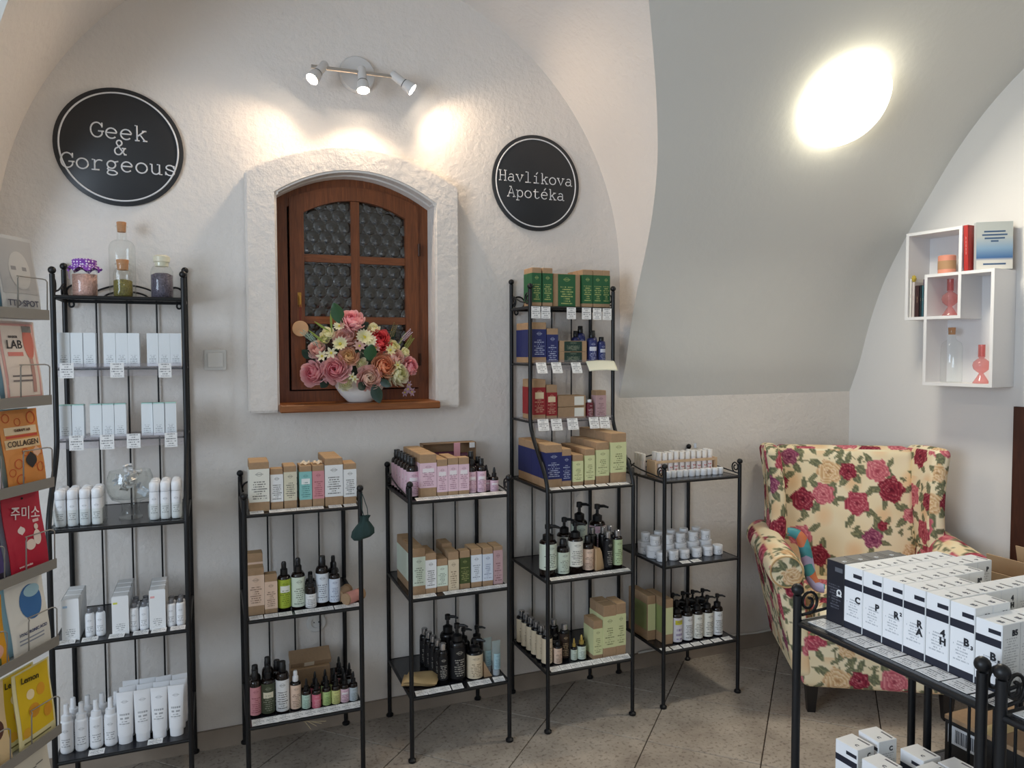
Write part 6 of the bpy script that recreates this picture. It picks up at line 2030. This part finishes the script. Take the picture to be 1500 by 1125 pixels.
# brown door at the right edge
def door():
    dm = wood_mat('dark_door', (58, 30, 20), (78, 42, 28), (20, 20, 2))
    s0 = .852
    d = bpy.data.objects.new('door_1', None)
    COL.objects.link(d)
    d.location, d.rotation_euler = rw(0, 0), (0, 0, RWROT)
    d['kind'] = 'structure'
    sgn = -1 if (RT.x * RN.y - RT.y * RN.x) < 0 else 1
    def pl(nm, a, b, z0, z1, d1):
        y0, y1 = sorted((0, sgn * d1))
        ob(nm, MB().box(a, b, y0, y1, z0, z1).me(nm, dm), d)
    pl('door_frame', s0, s0 + .08, 0, 1.30, .02)
    pl('door_frame', s0 + .88, s0 + .96, 0, 1.30, .02)
    pl('door_frame', s0 + .08, s0 + .88, 1.22, 1.30, .02)
    pl('door_leaf', s0 + .08, s0 + .88, 0, 1.22, .012)
door()

# ================================================================== FLOWER ARRANGEMENT ON THE SILL
def flowers():
    base = Vector((0.556, 3.045, 1.3485))
    t = thing('flower_arrangement', 'white bowl overflowing with pink, peach and cream artificial flowers on sill', 'flowers', base)
    m = MB()
    def bowl(u, v):
        a = 2 * PI * u
        r = [.0005, .045, .052, .078, .100, .108, .104, .096, .06][round(v * 8)]
        z = [0, 0, .004, .030, .062, .088, .088, .070, .05][round(v * 8)]
        k = 1 + 0.04 * math.sin(a * 2)
        return (r * k * math.cos(a), r * 0.62 * math.sin(a), z)
    m.grid(bowl, 40, 9, True)
    ob('bowl', auto(m.me('bowl', M('white_ceramic', (236, 234, 232), 0.3)), 60), t)
    def cup(u, v, r, openn, width, h, curl):
        """petal point: u across, v up"""
        s = (2 * u - 1)
        wv = width * math.sin(PI * min(1, 0.12 + 0.80 * v)) ** 0.6
        a = s * wv
        rad = r * (0.22 + openn * v ** 1.2 + curl * max(0, v - .75) ** 2)
        z = h * (v - 0.25 * v * v * openn) - 0.12 * r * s * s * v
        return rad, a, z
    def rose(r, seed, layers=6, tight=0.5):
        rng = random.Random(seed)
        m = MB()
        for L in range(layers):
            f = L / (layers - 1)
            n = 3 + L
            a0 = rng.uniform(0, 6)
            for k in range(n):
                aa = a0 + 2 * PI * k / n + rng.uniform(-.12, .12)
                op = 0.10 + (0.62 + 0.2 * tight) * f + rng.uniform(-.04, .04)
                hh = r * (1.12 - 0.55 * f) + rng.uniform(-.05, .05) * r
                wd = 1.25 - 0.35 * f
                ph0, ph1 = math.radians(168), math.radians(30 + (48 + 26 * tight) * f)
                Rl = r * (0.30 + 0.70 * f)
                wd = 0.66 * 2 * PI / n
                tw = rng.uniform(-.25, .25)
                def fn(u, v):
                    s_ = 2 * u - 1
                    top = ph1 + (0.55 + .3 * f) * abs(s_) ** 2.4
                    ph = ph0 + (top - ph0) * v
                    R = Rl * (1 + 0.07 * (k % 2) + 0.05 * math.sin(u * 7 + k) * v + (0.16 * f + .05) * max(0, v - .72) ** 1.5 * 6 * (1 - .4 * s_ * s_) + 0.13 * s_)
                    a = s_ * wd * min(1, .35 + v) + tw * v
                    return (R * math.sin(ph) * math.cos(aa + a), R * math.sin(ph) * math.sin(aa + a), -R * math.cos(ph) * -0.95 + 0.12 * r * (1 - f))
                m.grid(fn, 8, 8)
        return m
    def two_tone(key, c_in, c_out):
        if key in MATS:
            return MATS[key]
        mt = M(key, c_out, 0.65, spec=0.25)
        nt = mt.node_tree
        tc, ln, cr = nt.nodes.new('ShaderNodeTexCoord'), nt.nodes.new('ShaderNodeVectorMath'), nt.nodes.new('ShaderNodeValToRGB')
        ln.operation = 'LENGTH'
        ml = nt.nodes.new('ShaderNodeMath')
        ml.operation = 'MULTIPLY'
        ml.inputs[1].default_value = 20
        cr.color_ramp.elements[0].position, cr.color_ramp.elements[0].color = 0.15, lin(c_in)
        cr.color_ramp.elements[1].position, cr.color_ramp.elements[1].color = 0.85, lin(c_out)
        nt.links.new(tc.outputs['Object'], ln.inputs[0])
        nt.links.new(ln.outputs['Value'], ml.inputs[0])
        nt.links.new(ml.outputs[0], cr.inputs[0])
        nt.links.new(cr.outputs[0], nt.nodes['Principled BSDF'].inputs['Base Color'])
        tl, ms = nt.nodes.new('ShaderNodeBsdfTranslucent'), nt.nodes.new('ShaderNodeMixShader')
        ms.inputs[0].default_value = 0.42
        nt.links.new(cr.outputs[0], tl.inputs[0])
        nt.links.new(nt.nodes['Principled BSDF'].outputs[0], ms.inputs[1])
        nt.links.new(tl.outputs[0], ms.inputs[2])
        nt.links.new(ms.outputs[0], nt.nodes['Material Output'].inputs[0])
        return mt
    PK = two_tone('petal_pink', (240, 142, 158), (253, 212, 214))
    LP = two_tone('petal_light', (246, 200, 188), (250, 224, 218))
    PE = two_tone('petal_peach', (250, 222, 160), (252, 212, 198))
    OR = two_tone('petal_orange', (244, 158, 116), (253, 206, 172))
    RD = two_tone('petal_coral', (214, 66, 84), (238, 112, 116))
    DU = two_tone('petal_dusty', (252, 238, 214), (248, 208, 204))
    CR = two_tone('petal_cream', (240, 238, 176), (250, 248, 230))
    WH = two_tone('petal_white', (244, 242, 200), (250, 250, 242))
    LI = two_tone('petal_lilac', (206, 176, 200), (228, 210, 220))
    centre = Vector((0.556, 3.07, 1.46))
    def place(x, z, r, out):
        """position on a dome in front of the centre"""
        rx, rz = (x - 0.556) / 0.24, (z - 1.47) / 0.27
        q = max(0.0, 1 - 0.8 * (rx * rx + rz * rz))
        return Vector((x, 3.055 - 0.105 * math.sqrt(q) - out, z))
    def orient(p, up=0.25):
        d = (p - centre)
        d = Vector((d.x * 0.55, d.y - 0.06, d.z * 0.55 + up * 0.08)).normalized()
        return d.to_track_quat('Z', 'Y').to_euler()
    big = [(.511, 1.683, .046, PK, 'rose', .02), (.484, 1.610, .040, LP, 'rose', .0), (.620, 1.604, .047, RD, 'rose', .0), (.375, 1.566, .032, LP, 'rose', .0), (.494, 1.536, .038, PE, 'rose', .01), (.440, 1.486, .053, PK, 'rose', .015), (.357, 1.470, .045, PK, 'rose', .0), (.572, 1.450, .045, DU, 'rose', .02), (.637, 1.500, .046, OR, 'rose', .01), (.702, 1.464, .047, CR, 'peony', .005), (.686, 1.535, .038, LP, 'rose', .0), (.758, 1.496, .034, PK, 'rose', .0)]
    for i, (x, z, r, mt, nm, out) in enumerate(big):
        p = place(x, z, r, out)
        rm = rose(r, i, 8 if nm == 'peony' else 7, 0.9 if i in (4, 5, 9) else 0.4)
        me = rm.me(nm, mt, True)
        o = ob(nm, me, t, p - base, orient(p, 0.6 if i == 0 else 0.2))
    small = [(.601, 1.650, .022, WH, 'bud'), (.546, 1.508, .021, WH, 'bud'), (.484, 1.430, .025, WH, 'bud'), (.733, 1.553, .018, WH, 'bud'), (.683, 1.577, .023, CR, 'bud'), (.420, 1.628, .026, WH, 'bud'), (.404, 1.605, .022, CR, 'bud')]
    for i, (x, z, r, mt, nm) in enumerate(small):
        p = place(x, z, r, .0)
        ob(nm, rose(r, 50 + i, 4, 0.2).me(nm, mt, True), t, p - base, orient(p))
    def daisy(r, n, mt, cm, seed):
        rng = random.Random(seed)
        m = MB()
        for k in range(n):
            a = 2 * PI * k / n
            tl = rng.uniform(.1, .35)
            m.grid(lambda u, v: (r * (0.15 + .85 * v) * math.cos(a) - r * .24 * (2 * u - 1) * math.sin(a) * math.sin(PI * (0.15 + .8 * v)), r * (0.15 + .85 * v) * math.sin(a) + r * .24 * (2 * u - 1) * math.cos(a) * math.sin(PI * (0.15 + .8 * v)), r * tl * v), 3, 5)
        return m.me('daisy', mt, True)
    yc = M('pollen', (206, 190, 70), .8)
    for i, (x, z, r, n, mt) in enumerate(((.462, 1.655, .024, 12, WH), (.556, 1.612, .034, 16, CR), (.575, 1.598, .03, 14, WH), (.462, 1.585, .030, 14, CR), (.427, 1.549, .026, 6, WH), (.393, 1.537, .024, 6, WH), (.536, 1.577, .025, 8, LP), (.660, 1.560, .024, 8, CR), (.505, 1.456, .018, 5, WH), (.515, 1.446, .016, 5, WH), (.741, 1.40, .024, 6, LI), (.758, 1.388, .020, 6, LI), (.728, 1.386, .019, 6, LI), (.745, 1.418, .018, 6, LI), (.466, 1.412, .010, 5, WH), (.478, 1.402, .009, 5, WH), (.69, 1.50, .02, 6, CR), (.60, 1.57, .02, 7, LP))):
        p = place(x, z, r, .022)
        if z < 1.43:
            p.y = 2.985
        o = ob('daisy', daisy(r, n, mt, yc, i), t, p - base, orient(p))
        mm = MB().lathe([(r * .2, 0), (r * .2, r * .08), (r * .1, r * .16), (0, r * .18)], 10)
        ob('flower_centre', mm.me('flower_centre', yc, True), o)
    # leaves, grass, sprigs
    GR = M('leaf_green', (44, 84, 48), .45)
    GD = M('leaf_dark', (26, 52, 40), .45)
    GY = M('leaf_yellowgreen', (140, 156, 70), .6)
    def leaf(L, W_, bend):
        m = MB()
        m.grid(lambda u, v: (W_ * (2 * u - 1) * math.sin(PI * (0.04 + .94 * v)) ** .8, -bend * v * v - .15 * W_ * (1 - (2 * u - 1) ** 2), L * v), 5, 9)
        return m
    for i, (x, z, L, W_, mt, rx, ry) in enumerate(((.470, 1.665, .085, .026, GR, -.1, -.35), (.571, 1.520, .065, .026, GR, .1, .15), (.590, 1.425, .078, .024, GD, .1, 2.9), (.555, 1.432, .045, .018, GD, .3, -2.3), (.615, 1.442, .05, .016, GD, .2, 2.2), (.45, 1.56, .05, .018, GR, .2, .6), (.36, 1.53, .05, .018, GD, .0, -.9), (.54, 1.64, .05, .018, GD, .0, .9), (.42, 1.45, .05, .018, GD, .1, -2.4), (.66, 1.60, .05, .016, GD, .0, .6))):
        p = place(x, z, 0, .022 if i in (0, 1, 2, 3, 4) else -.012)
        ob('leaf', leaf(L, W_, .012).me('leaf', mt, True), t, p - base, (rx, ry, 0))
    for i, (x, z, L, ry) in enumerate(((.434, 1.63, .085, -.05), (.425, 1.635, .07, -1.0), (.405, 1.59, .08, -.9), (.70, 1.58, .06, .5))):
        p = place(x, z, 0, .01)
        ob('grass_blade', leaf(L, .0045, .01).me('grass_blade', GY, True), t, p - base, (0, ry, 0))
    for i, (x, z, mt, ry) in enumerate(((.385, 1.565, M('sprig_pale', (150, 176, 160), .7), -.6), (.375, 1.59, MATS['sprig_pale'] if 'sprig_pale' in MATS else GY, -.9), (.715, 1.555, GY, .6), (.66, 1.60, M('sprig_brown', (120, 104, 60), .7), .35), (.70, 1.59, LI, .8))):
        m = MB()
        m.tube([(0, 0, 0), (.002, -.004, .03), (.0, -.006, .062)], .0011, 5)
        for k in range(16):
            zz = .016 + k * .0033
            sx = (-1) ** k
            m.tube([(0, -.004, zz), (sx * .006, -.007, zz + .005)], .0009, 4)
            c = (sx * .0075, -.008, zz + .006)
            m.add([(c[0] + .003 * a, c[1] + .003 * b, c[2] + .003 * d) for a, b, d in ((1, 0, 0), (-1, 0, 0), (0, 1, 0), (0, -1, 0), (0, 0, 1), (0, 0, -1))], [(0, 2, 4), (2, 1, 4), (1, 3, 4), (3, 0, 4), (2, 0, 5), (1, 2, 5), (3, 1, 5), (0, 3, 5)])
        p = place(x, z, 0, .015)
        ob('sprig', m.me('sprig', mt), t, p - base, (0, ry, 0))
    # stems bundle hidden inside
    m = MB()
    rng = random.Random(3)
    for i, (x, z, r, mt, nm, out) in enumerate(big):
        p = place(x, z, r, out) - base
        m.tube([(rng.uniform(-.03, .03), rng.uniform(-.01, .02), .06), (p.x * .6, .02, p.z * .6 + .02), (p.x, p.y + r * .45, p.z)], .0025, 5)
    ob('stems', m.me('stems', GD), t)
    m = MB()
    m.grid(lambda u, v: (.10 * math.sin(PI * v) * math.cos(2 * PI * u) * (1 + .2 * math.sin(9 * u * 6.28)), .045 * math.sin(PI * v) * math.sin(2 * PI * u) + .02, .12 + .09 * -math.cos(PI * v) + .006 * math.sin(u * 60)), 30, 14, True)
    ob('foliage_core', m.me('foliage_core', GD), t)
flowers()

# ================================================================== SHEET-MASK STAND, LEFT EDGE
def mask_stand():
    DF = Vector((0.466, 0.885)).normalized()       # far direction along the panel
    NRM = Vector((DF.y, -DF.x))                    # faces the room
    R0 = Vector((-0.402, 2.262))
    rz = math.atan2(-DF.y, -DF.x)                  # local +x runs towards the camera
    gm = M('stand_grey', (150, 146, 140), 0.4, 0.3)
    dk = M('stand_dark', (86, 86, 88), 0.4, 0.3)
    # local frame: x towards the camera, y = away from the room (behind), z up
    c, s = math.cos(rz), math.sin(rz)
    ly = Vector((-s, c))
    flip = 1 if ly.dot(NRM) < 0 else -1            # y sign that points behind the panel
    t = thing('display_stand', 'grey metal spinning stand of sheet masks at left edge', 'stand', (R0.x, R0.y, 0), rz)
    def B(nm, x0, x1, y0, y1, z0, z1, mt, par=None):
        y0, y1 = sorted((flip * y0, flip * y1))
        return ob(nm, MB().box(x0, x1, y0, y1, z0, z1).me(nm, mt), par or t)
    W = 0.44
    m = MB().lathe([(0.016, 0.02), (0.016, 1.87)], 14, (W / 2, flip * 0.19))
    ob('pole', auto(m.me('pole', dk)), t)
    m = MB().lathe([(0, 0), (.22, 0), (.22, .012), (.05, .03), (.02, .05), (0, .05)], 32, (W / 2, flip * 0.19))
    ob('base', auto(m.me('base', dk)), t)
    tiers = [1.652, 1.430, 1.212, .994, .786, .545, .335]
    for zt in tiers:
        tr = B('tray', 0.0, W, -0.004, 0.045, zt - .014, zt, gm)
        B('tray_lip', 0.0, W, -0.006, -0.003, zt - .014, zt + .012, gm, tr)
        B('tray_back', 0.0, W, 0.042, 0.045, zt, zt + .03, dk, tr)
        for xx in (0.035, 0.205, 0.37):
            m = MB().tube([(xx - .03, flip * -.004, zt), (xx - .03, flip * -.006, zt + .085), (xx - .026, flip * -.005, zt + .09), (xx - .02, flip * .0, zt + .092), (xx + .06, flip * .004, zt + .092), (xx + .066, flip * -.005, zt + .09), (xx + .07, flip * -.006, zt + .085), (xx + .07, flip * -.004, zt)], .0017, 6)
            ob('wire_guard', m.me('wire_guard', gm, True), tr)
        m = MB().tube([(W / 2, flip * .045, zt - .007), (W / 2, flip * .18, zt - .007)], .005, 8)
        ob('bracket', m.me('bracket', dk), tr)
    def pack(label, x, zt, col, dy=0.012, w_=.128, h=.196, lean=.10, col2=None, extra=None, bend=.006, zoff=0):
        p = R0 + (-DF) * x - NRM * dy
        o = thing('sheet_mask', label, 'packet', (p.x, p.y, zt + .001 + zoff), group='sheet masks on the spinning stand', rot=(Matrix.Rotation(rz, 4, 'Z') @ Matrix.Rotation(-flip * lean, 4, 'X')).to_euler())
        mt = M('pack_' + label[:30], col, .38)
        def fn(u, v):
            s_ = 2 * u - 1
            bow = bend * (1 - s_ * s_) * math.sin(PI * v) ** .6
            return (w_ * s_ / 2, flip * (.0035 - bow) - flip * .003 * math.sin(v * 5 + x * 9), h * v)
        m = MB()
        m.grid(fn, 9, 11)
        m.grid(lambda u, v: (w_ * (1 - 2 * u) / 2, flip * (.0045 + .001 * math.sin(PI * v)) - flip * .003 * math.sin(v * 5 + x * 9), h * v), 9, 11)
        ob('pouch', fixn(m.me('pouch', mt, True)), o)
        def front(u, v, e=.0008):
            a = fn(u, v)
            return (a[0], a[1] - flip * e, a[2])
        def patch(nm, u0, u1, v0, v1, rgb, e=.0008, rad=None, gl=False):
            m = MB()
            if rad:
                cu, cv = (u0 + u1) / 2, (v0 + v1) / 2
                m.grid(lambda a, b: front(cu + (u1 - u0) / 2 * max(b, .001) * math.cos(2 * PI * a), cv + (v1 - v0) / 2 * max(b, .001) * math.sin(2 * PI * a) * (rad(2 * PI * a) if callable(rad) else 1), e), 24, 4, True)
            else:
                m.grid(lambda a, b: front(u0 + (u1 - u0) * a, v0 + (v1 - v0) * b, e), 7, 5)
            ob(nm, m.me(nm, M('ink_%d_%d_%d' % rgb, rgb, .35 if gl else .5), True), o)
        def ring(u, v, r, rgb, th=.18):
            m = MB()
            m.grid(lambda a, b: front(u + r * (1 - th * b) * math.cos(2 * PI * a), v + r * w_ / h * (1 - th * b) * math.sin(2 * PI * a), .001), 22, 2, True)
            ob('printed_ring', m.me('printed_ring', M('ink_%d_%d_%d' % rgb, rgb, .5)), o)
        def text(tx, size, u, v, rgb, bold=.0003, rot=0):
            a = front(u, v, .0022)
            e = (PI / 2, rot, 0) if flip > 0 else (PI / 2, rot, PI)
            ob('lettering', textmesh(tx, size, M('ink_%d_%d_%d' % rgb, rgb, .5), .0002, bold), o, a, e)
        if extra:
            extra(patch, ring, text)
        return o
    X1, X2 = .068, .212
    # left/right on the pack as seen: u=0 is the far (right) side when x runs towards the camera
    U = (lambda u: 1 - u) if flip < 0 else (lambda u: u)
    def pa(f):
        def g(patch, ring, text):
            f(lambda nm, a, b, c_, d_, rgb, **k: patch(nm, *sorted((U(a), U(b))), c_, d_, rgb, **k), lambda u, v, r, rgb, **k: ring(U(u), v, r, rgb, **k), lambda tx, sz, u, v, rgb, **k: text(tx, sz, U(u), v, rgb, **k))
        return g
    @pa
    def grey(patch, ring, text):
        patch('photo', .05, .95, .25, .95, (178, 176, 176))
        patch('photo_shape', .25, .8, .3, .8, (200, 197, 194), rad=1, e=.0012)
        patch('photo_shape', .3, .42, .55, .6, (140, 138, 140), e=.0015)
        patch('photo_shape', .58, .7, .55, .6, (140, 138, 140), e=.0015)
        text('TTD·SPOT', .022, .5, .12, (70, 72, 92))
    @pa
    def lab(patch, ring, text):
        patch('pink_border', .05, .95, .03, .97, (228, 170, 164))
        patch('pale_panel', .10, .90, .06, .94, (236, 220, 208), e=.0012)
        patch('bottle_print', .60, .90, .52, .95, (214, 120, 104), rad=1, e=.0018)
        patch('dropper_print', .70, .80, .1, .54, (196, 150, 140), e=.0018)
        patch('bottle_cap_print', .62, .88, .86, .94, (140, 136, 132), e=.0022)
        text('MASKER', .008, .36, .80, (90, 84, 84))
        text('LAB', .030, .36, .70, (40, 38, 40), bold=.0004)
        patch('pink_bar', .18, .55, .56, .61, (222, 130, 120), e=.0018)
        patch('line_print', .2, .7, .30, .32, (120, 110, 110), e=.0018)
        patch('line_print', .2, .7, .24, .26, (120, 110, 110), e=.0018)
    @pa
    def collagen(patch, ring, text):
        patch('cream_band', .08, .92, .68, .78, (238, 214, 178))
        patch('cream_band', .05, .95, .50, .62, (238, 206, 160))
        patch('red_bar', .10, .92, .64, .67, (206, 74, 54))
        text('THERAPY AIR', .009, .5, .73, (90, 60, 40))
        text('COLLAGEN', .020, .46, .56, (60, 42, 34))
        for u, v, r in ((.15, .90, .09), (.8, .88, .13), (.42, .84, .08), (.48, .44, .08), (.92, .42, .07), (.28, .30, .1), (.12, .2, .08), (.85, .22, .1), (.3, .1, .1), (.68, .28, .07)):
            ring(u, v, r, (206, 84, 40))
        patch('diamond', .46, .76, .22, .44, (44, 40, 42), rad=lambda a: 1.0 / (abs(math.cos(a)) + abs(math.sin(a))), e=.0014)
        patch('diamond', .68, .92, .36, .50, (236, 190, 160), rad=lambda a: 1.0 / (abs(math.cos(a)) + abs(math.sin(a))), e=.0012)
    @pa
    def red(patch, ring, text):
        text('주미소', .036, .52, .74, (240, 226, 226), bold=.0002, rot=-.15 if flip > 0 else .15)
        patch('hole', .48, .54, .93, .96, (30, 10, 14), rad=1)
        patch('tag_print', .68, .86, .60, .64, (226, 190, 190))
        patch('white_shape', .40, .66, .26, .40, (234, 216, 206), rad=1)
        patch('white_shape', .62, .84, .30, .50, (238, 222, 214), rad=1, e=.0012)
        patch('white_shape', .26, .44, .48, .60, (236, 220, 214), rad=lambda a: 1.0 / (abs(math.cos(a)) + abs(math.sin(a))))
        patch('white_shape', .68, .80, .50, .58, (232, 210, 200), rad=1, e=.0014)
        text('www · jumiso', .008, .35, .08, (230, 200, 200))
    @pa
    def hyal(patch, ring, text):
        patch('blue_drop', .28, .88, .42, .90, (64, 116, 176), rad=1, gl=True)
        patch('pale_top', .42, .86, .72, .89, (170, 206, 222), rad=1, e=.0014, gl=True)
        text('HYALURONIC ACID', .0105, .5, .27, (60, 70, 110))
        patch('line_print', .15, .8, .18, .20, (150, 156, 170))
        patch('line_print', .15, .8, .13, .15, (150, 156, 170))
    def lemon(n):
        @pa
        def f(patch, ring, text):
            patch('yellow_panel', .08, .94, .14, .98, (226, 190, 30))
            text('Lemon', .022, .42, .86, (50, 44, 20), rot=-.1 if flip > 0 else .1)
            for u, v, r, cc in ((.66, .66, .12, (226, 160, 40)), (.42, .44, .14, (216, 150, 40)), (.78, .34, .13, (222, 156, 40)), (.38, .66, .10, (244, 224, 180)), (.2, .2, .1, (226, 170, 50))):
                patch('lemon_print', u - r, u + r, v - r * .65, v + r * .65, cc, rad=1, e=.0014)
            patch('line_print', .12, .85, .06, .08, (120, 110, 60))
        return f
    @pa
    def plain(patch, ring, text):
        text('mask', .016, .35, .55, (60, 60, 60))
        patch('line_print', .2, .6, .70, .715, (120, 118, 112))
        patch('line_print', .6, .8, .72, .735, (120, 118, 112))
    @pa
    def cocoa(patch, ring, text):
        patch('brown_pod', .45, .9, .30, .56, (92, 56, 48), rad=1)
        patch('brown_pod', .05, .35, .05, .25, (70, 40, 40), rad=1)
        patch('brown_pod', .55, .85, .82, .95, (90, 56, 48), rad=1)
        patch('line_print', .1, .8, .70, .72, (110, 84, 70))
    @pa
    def purple(patch, ring, text):
        patch('pink_wave', .1, .9, .4, .62, (206, 110, 110), rad=1)
        patch('purple_panel', .55, .98, .1, .95, (74, 62, 120), e=.0006)
    @pa
    def fruit(patch, ring, text):
        patch('pink_fruit', .3, .9, .1, .35, (224, 170, 150), rad=1)
        patch('green_leaf', .2, .8, .0, .12, (84, 100, 60))
    packs = [
        (0, X1, 'grey photo sheet mask in topmost pocket', (196, 196, 196), grey, {}),
        (0, X2, 'teal sheet mask at the cut-off left of topmost tier', (70, 140, 140), None, {}),
        (1, X1, 'pale pink sheet mask lettered LAB', (236, 214, 204), lab, {'h': .203}),
        (1, X2, 'white sheet mask at the cut-off left of second tier', (216, 216, 216), None, {}),
        (2, X1, 'orange sheet mask lettered COLLAGEN', (222, 146, 74), collagen, {}),
        (2, X2, 'lilac white sheet mask at the cut-off left of third tier', (206, 196, 214), None, {}),
        (3, X1, 'crimson sheet mask with white brush lettering', (186, 30, 58), red, {}),
        (3, X2, 'black and violet sheet mask left of the crimson one', (36, 34, 52), purple, {}),
        (4, X1, 'white sheet mask with a large blue drop', (232, 230, 224), hyal, {'h': .186}),
        (4, X2, 'amber yellow sheet mask left of the blue drop one', (222, 160, 40), fruit, {'h': .17}),
        (5, X1, 'front yellow lemon sheet mask', (236, 226, 176), lemon(0), {'lean': .06, 'dy': .006}),
        (5, X1 + .02, 'second lemon sheet mask behind the front one', (232, 222, 170), lemon(1), {'dy': .028, 'h': .19}),
        (5, X2, 'beige sheet mask printed with cocoa pods', (226, 200, 156), cocoa, {}),
        (6, X1, 'plain cream sheet mask in lowest tier', (216, 210, 196), plain, {'h': .19}),
        (6, X2, 'grey sheet mask at the left of lowest tier', (170, 172, 174), None, {}),
    ]
    for ti, x, lab_, col, ex, kw in packs:
        pack(lab_, x, tiers[ti], col, extra=ex, **kw)
    for i, (ti, col) in enumerate(((0, (150, 186, 196)), (2, (92, 60, 44)), (3, (150, 20, 44)), (4, (210, 208, 202)), (1, (228, 200, 192)))):
        pack('sheet mask tucked behind the front one in %s tier' % ('topmost', 'third', 'fourth', 'fifth', 'second')[i], X1 + .008, tiers[ti], col, dy=.03, h=.198)
mask_stand()
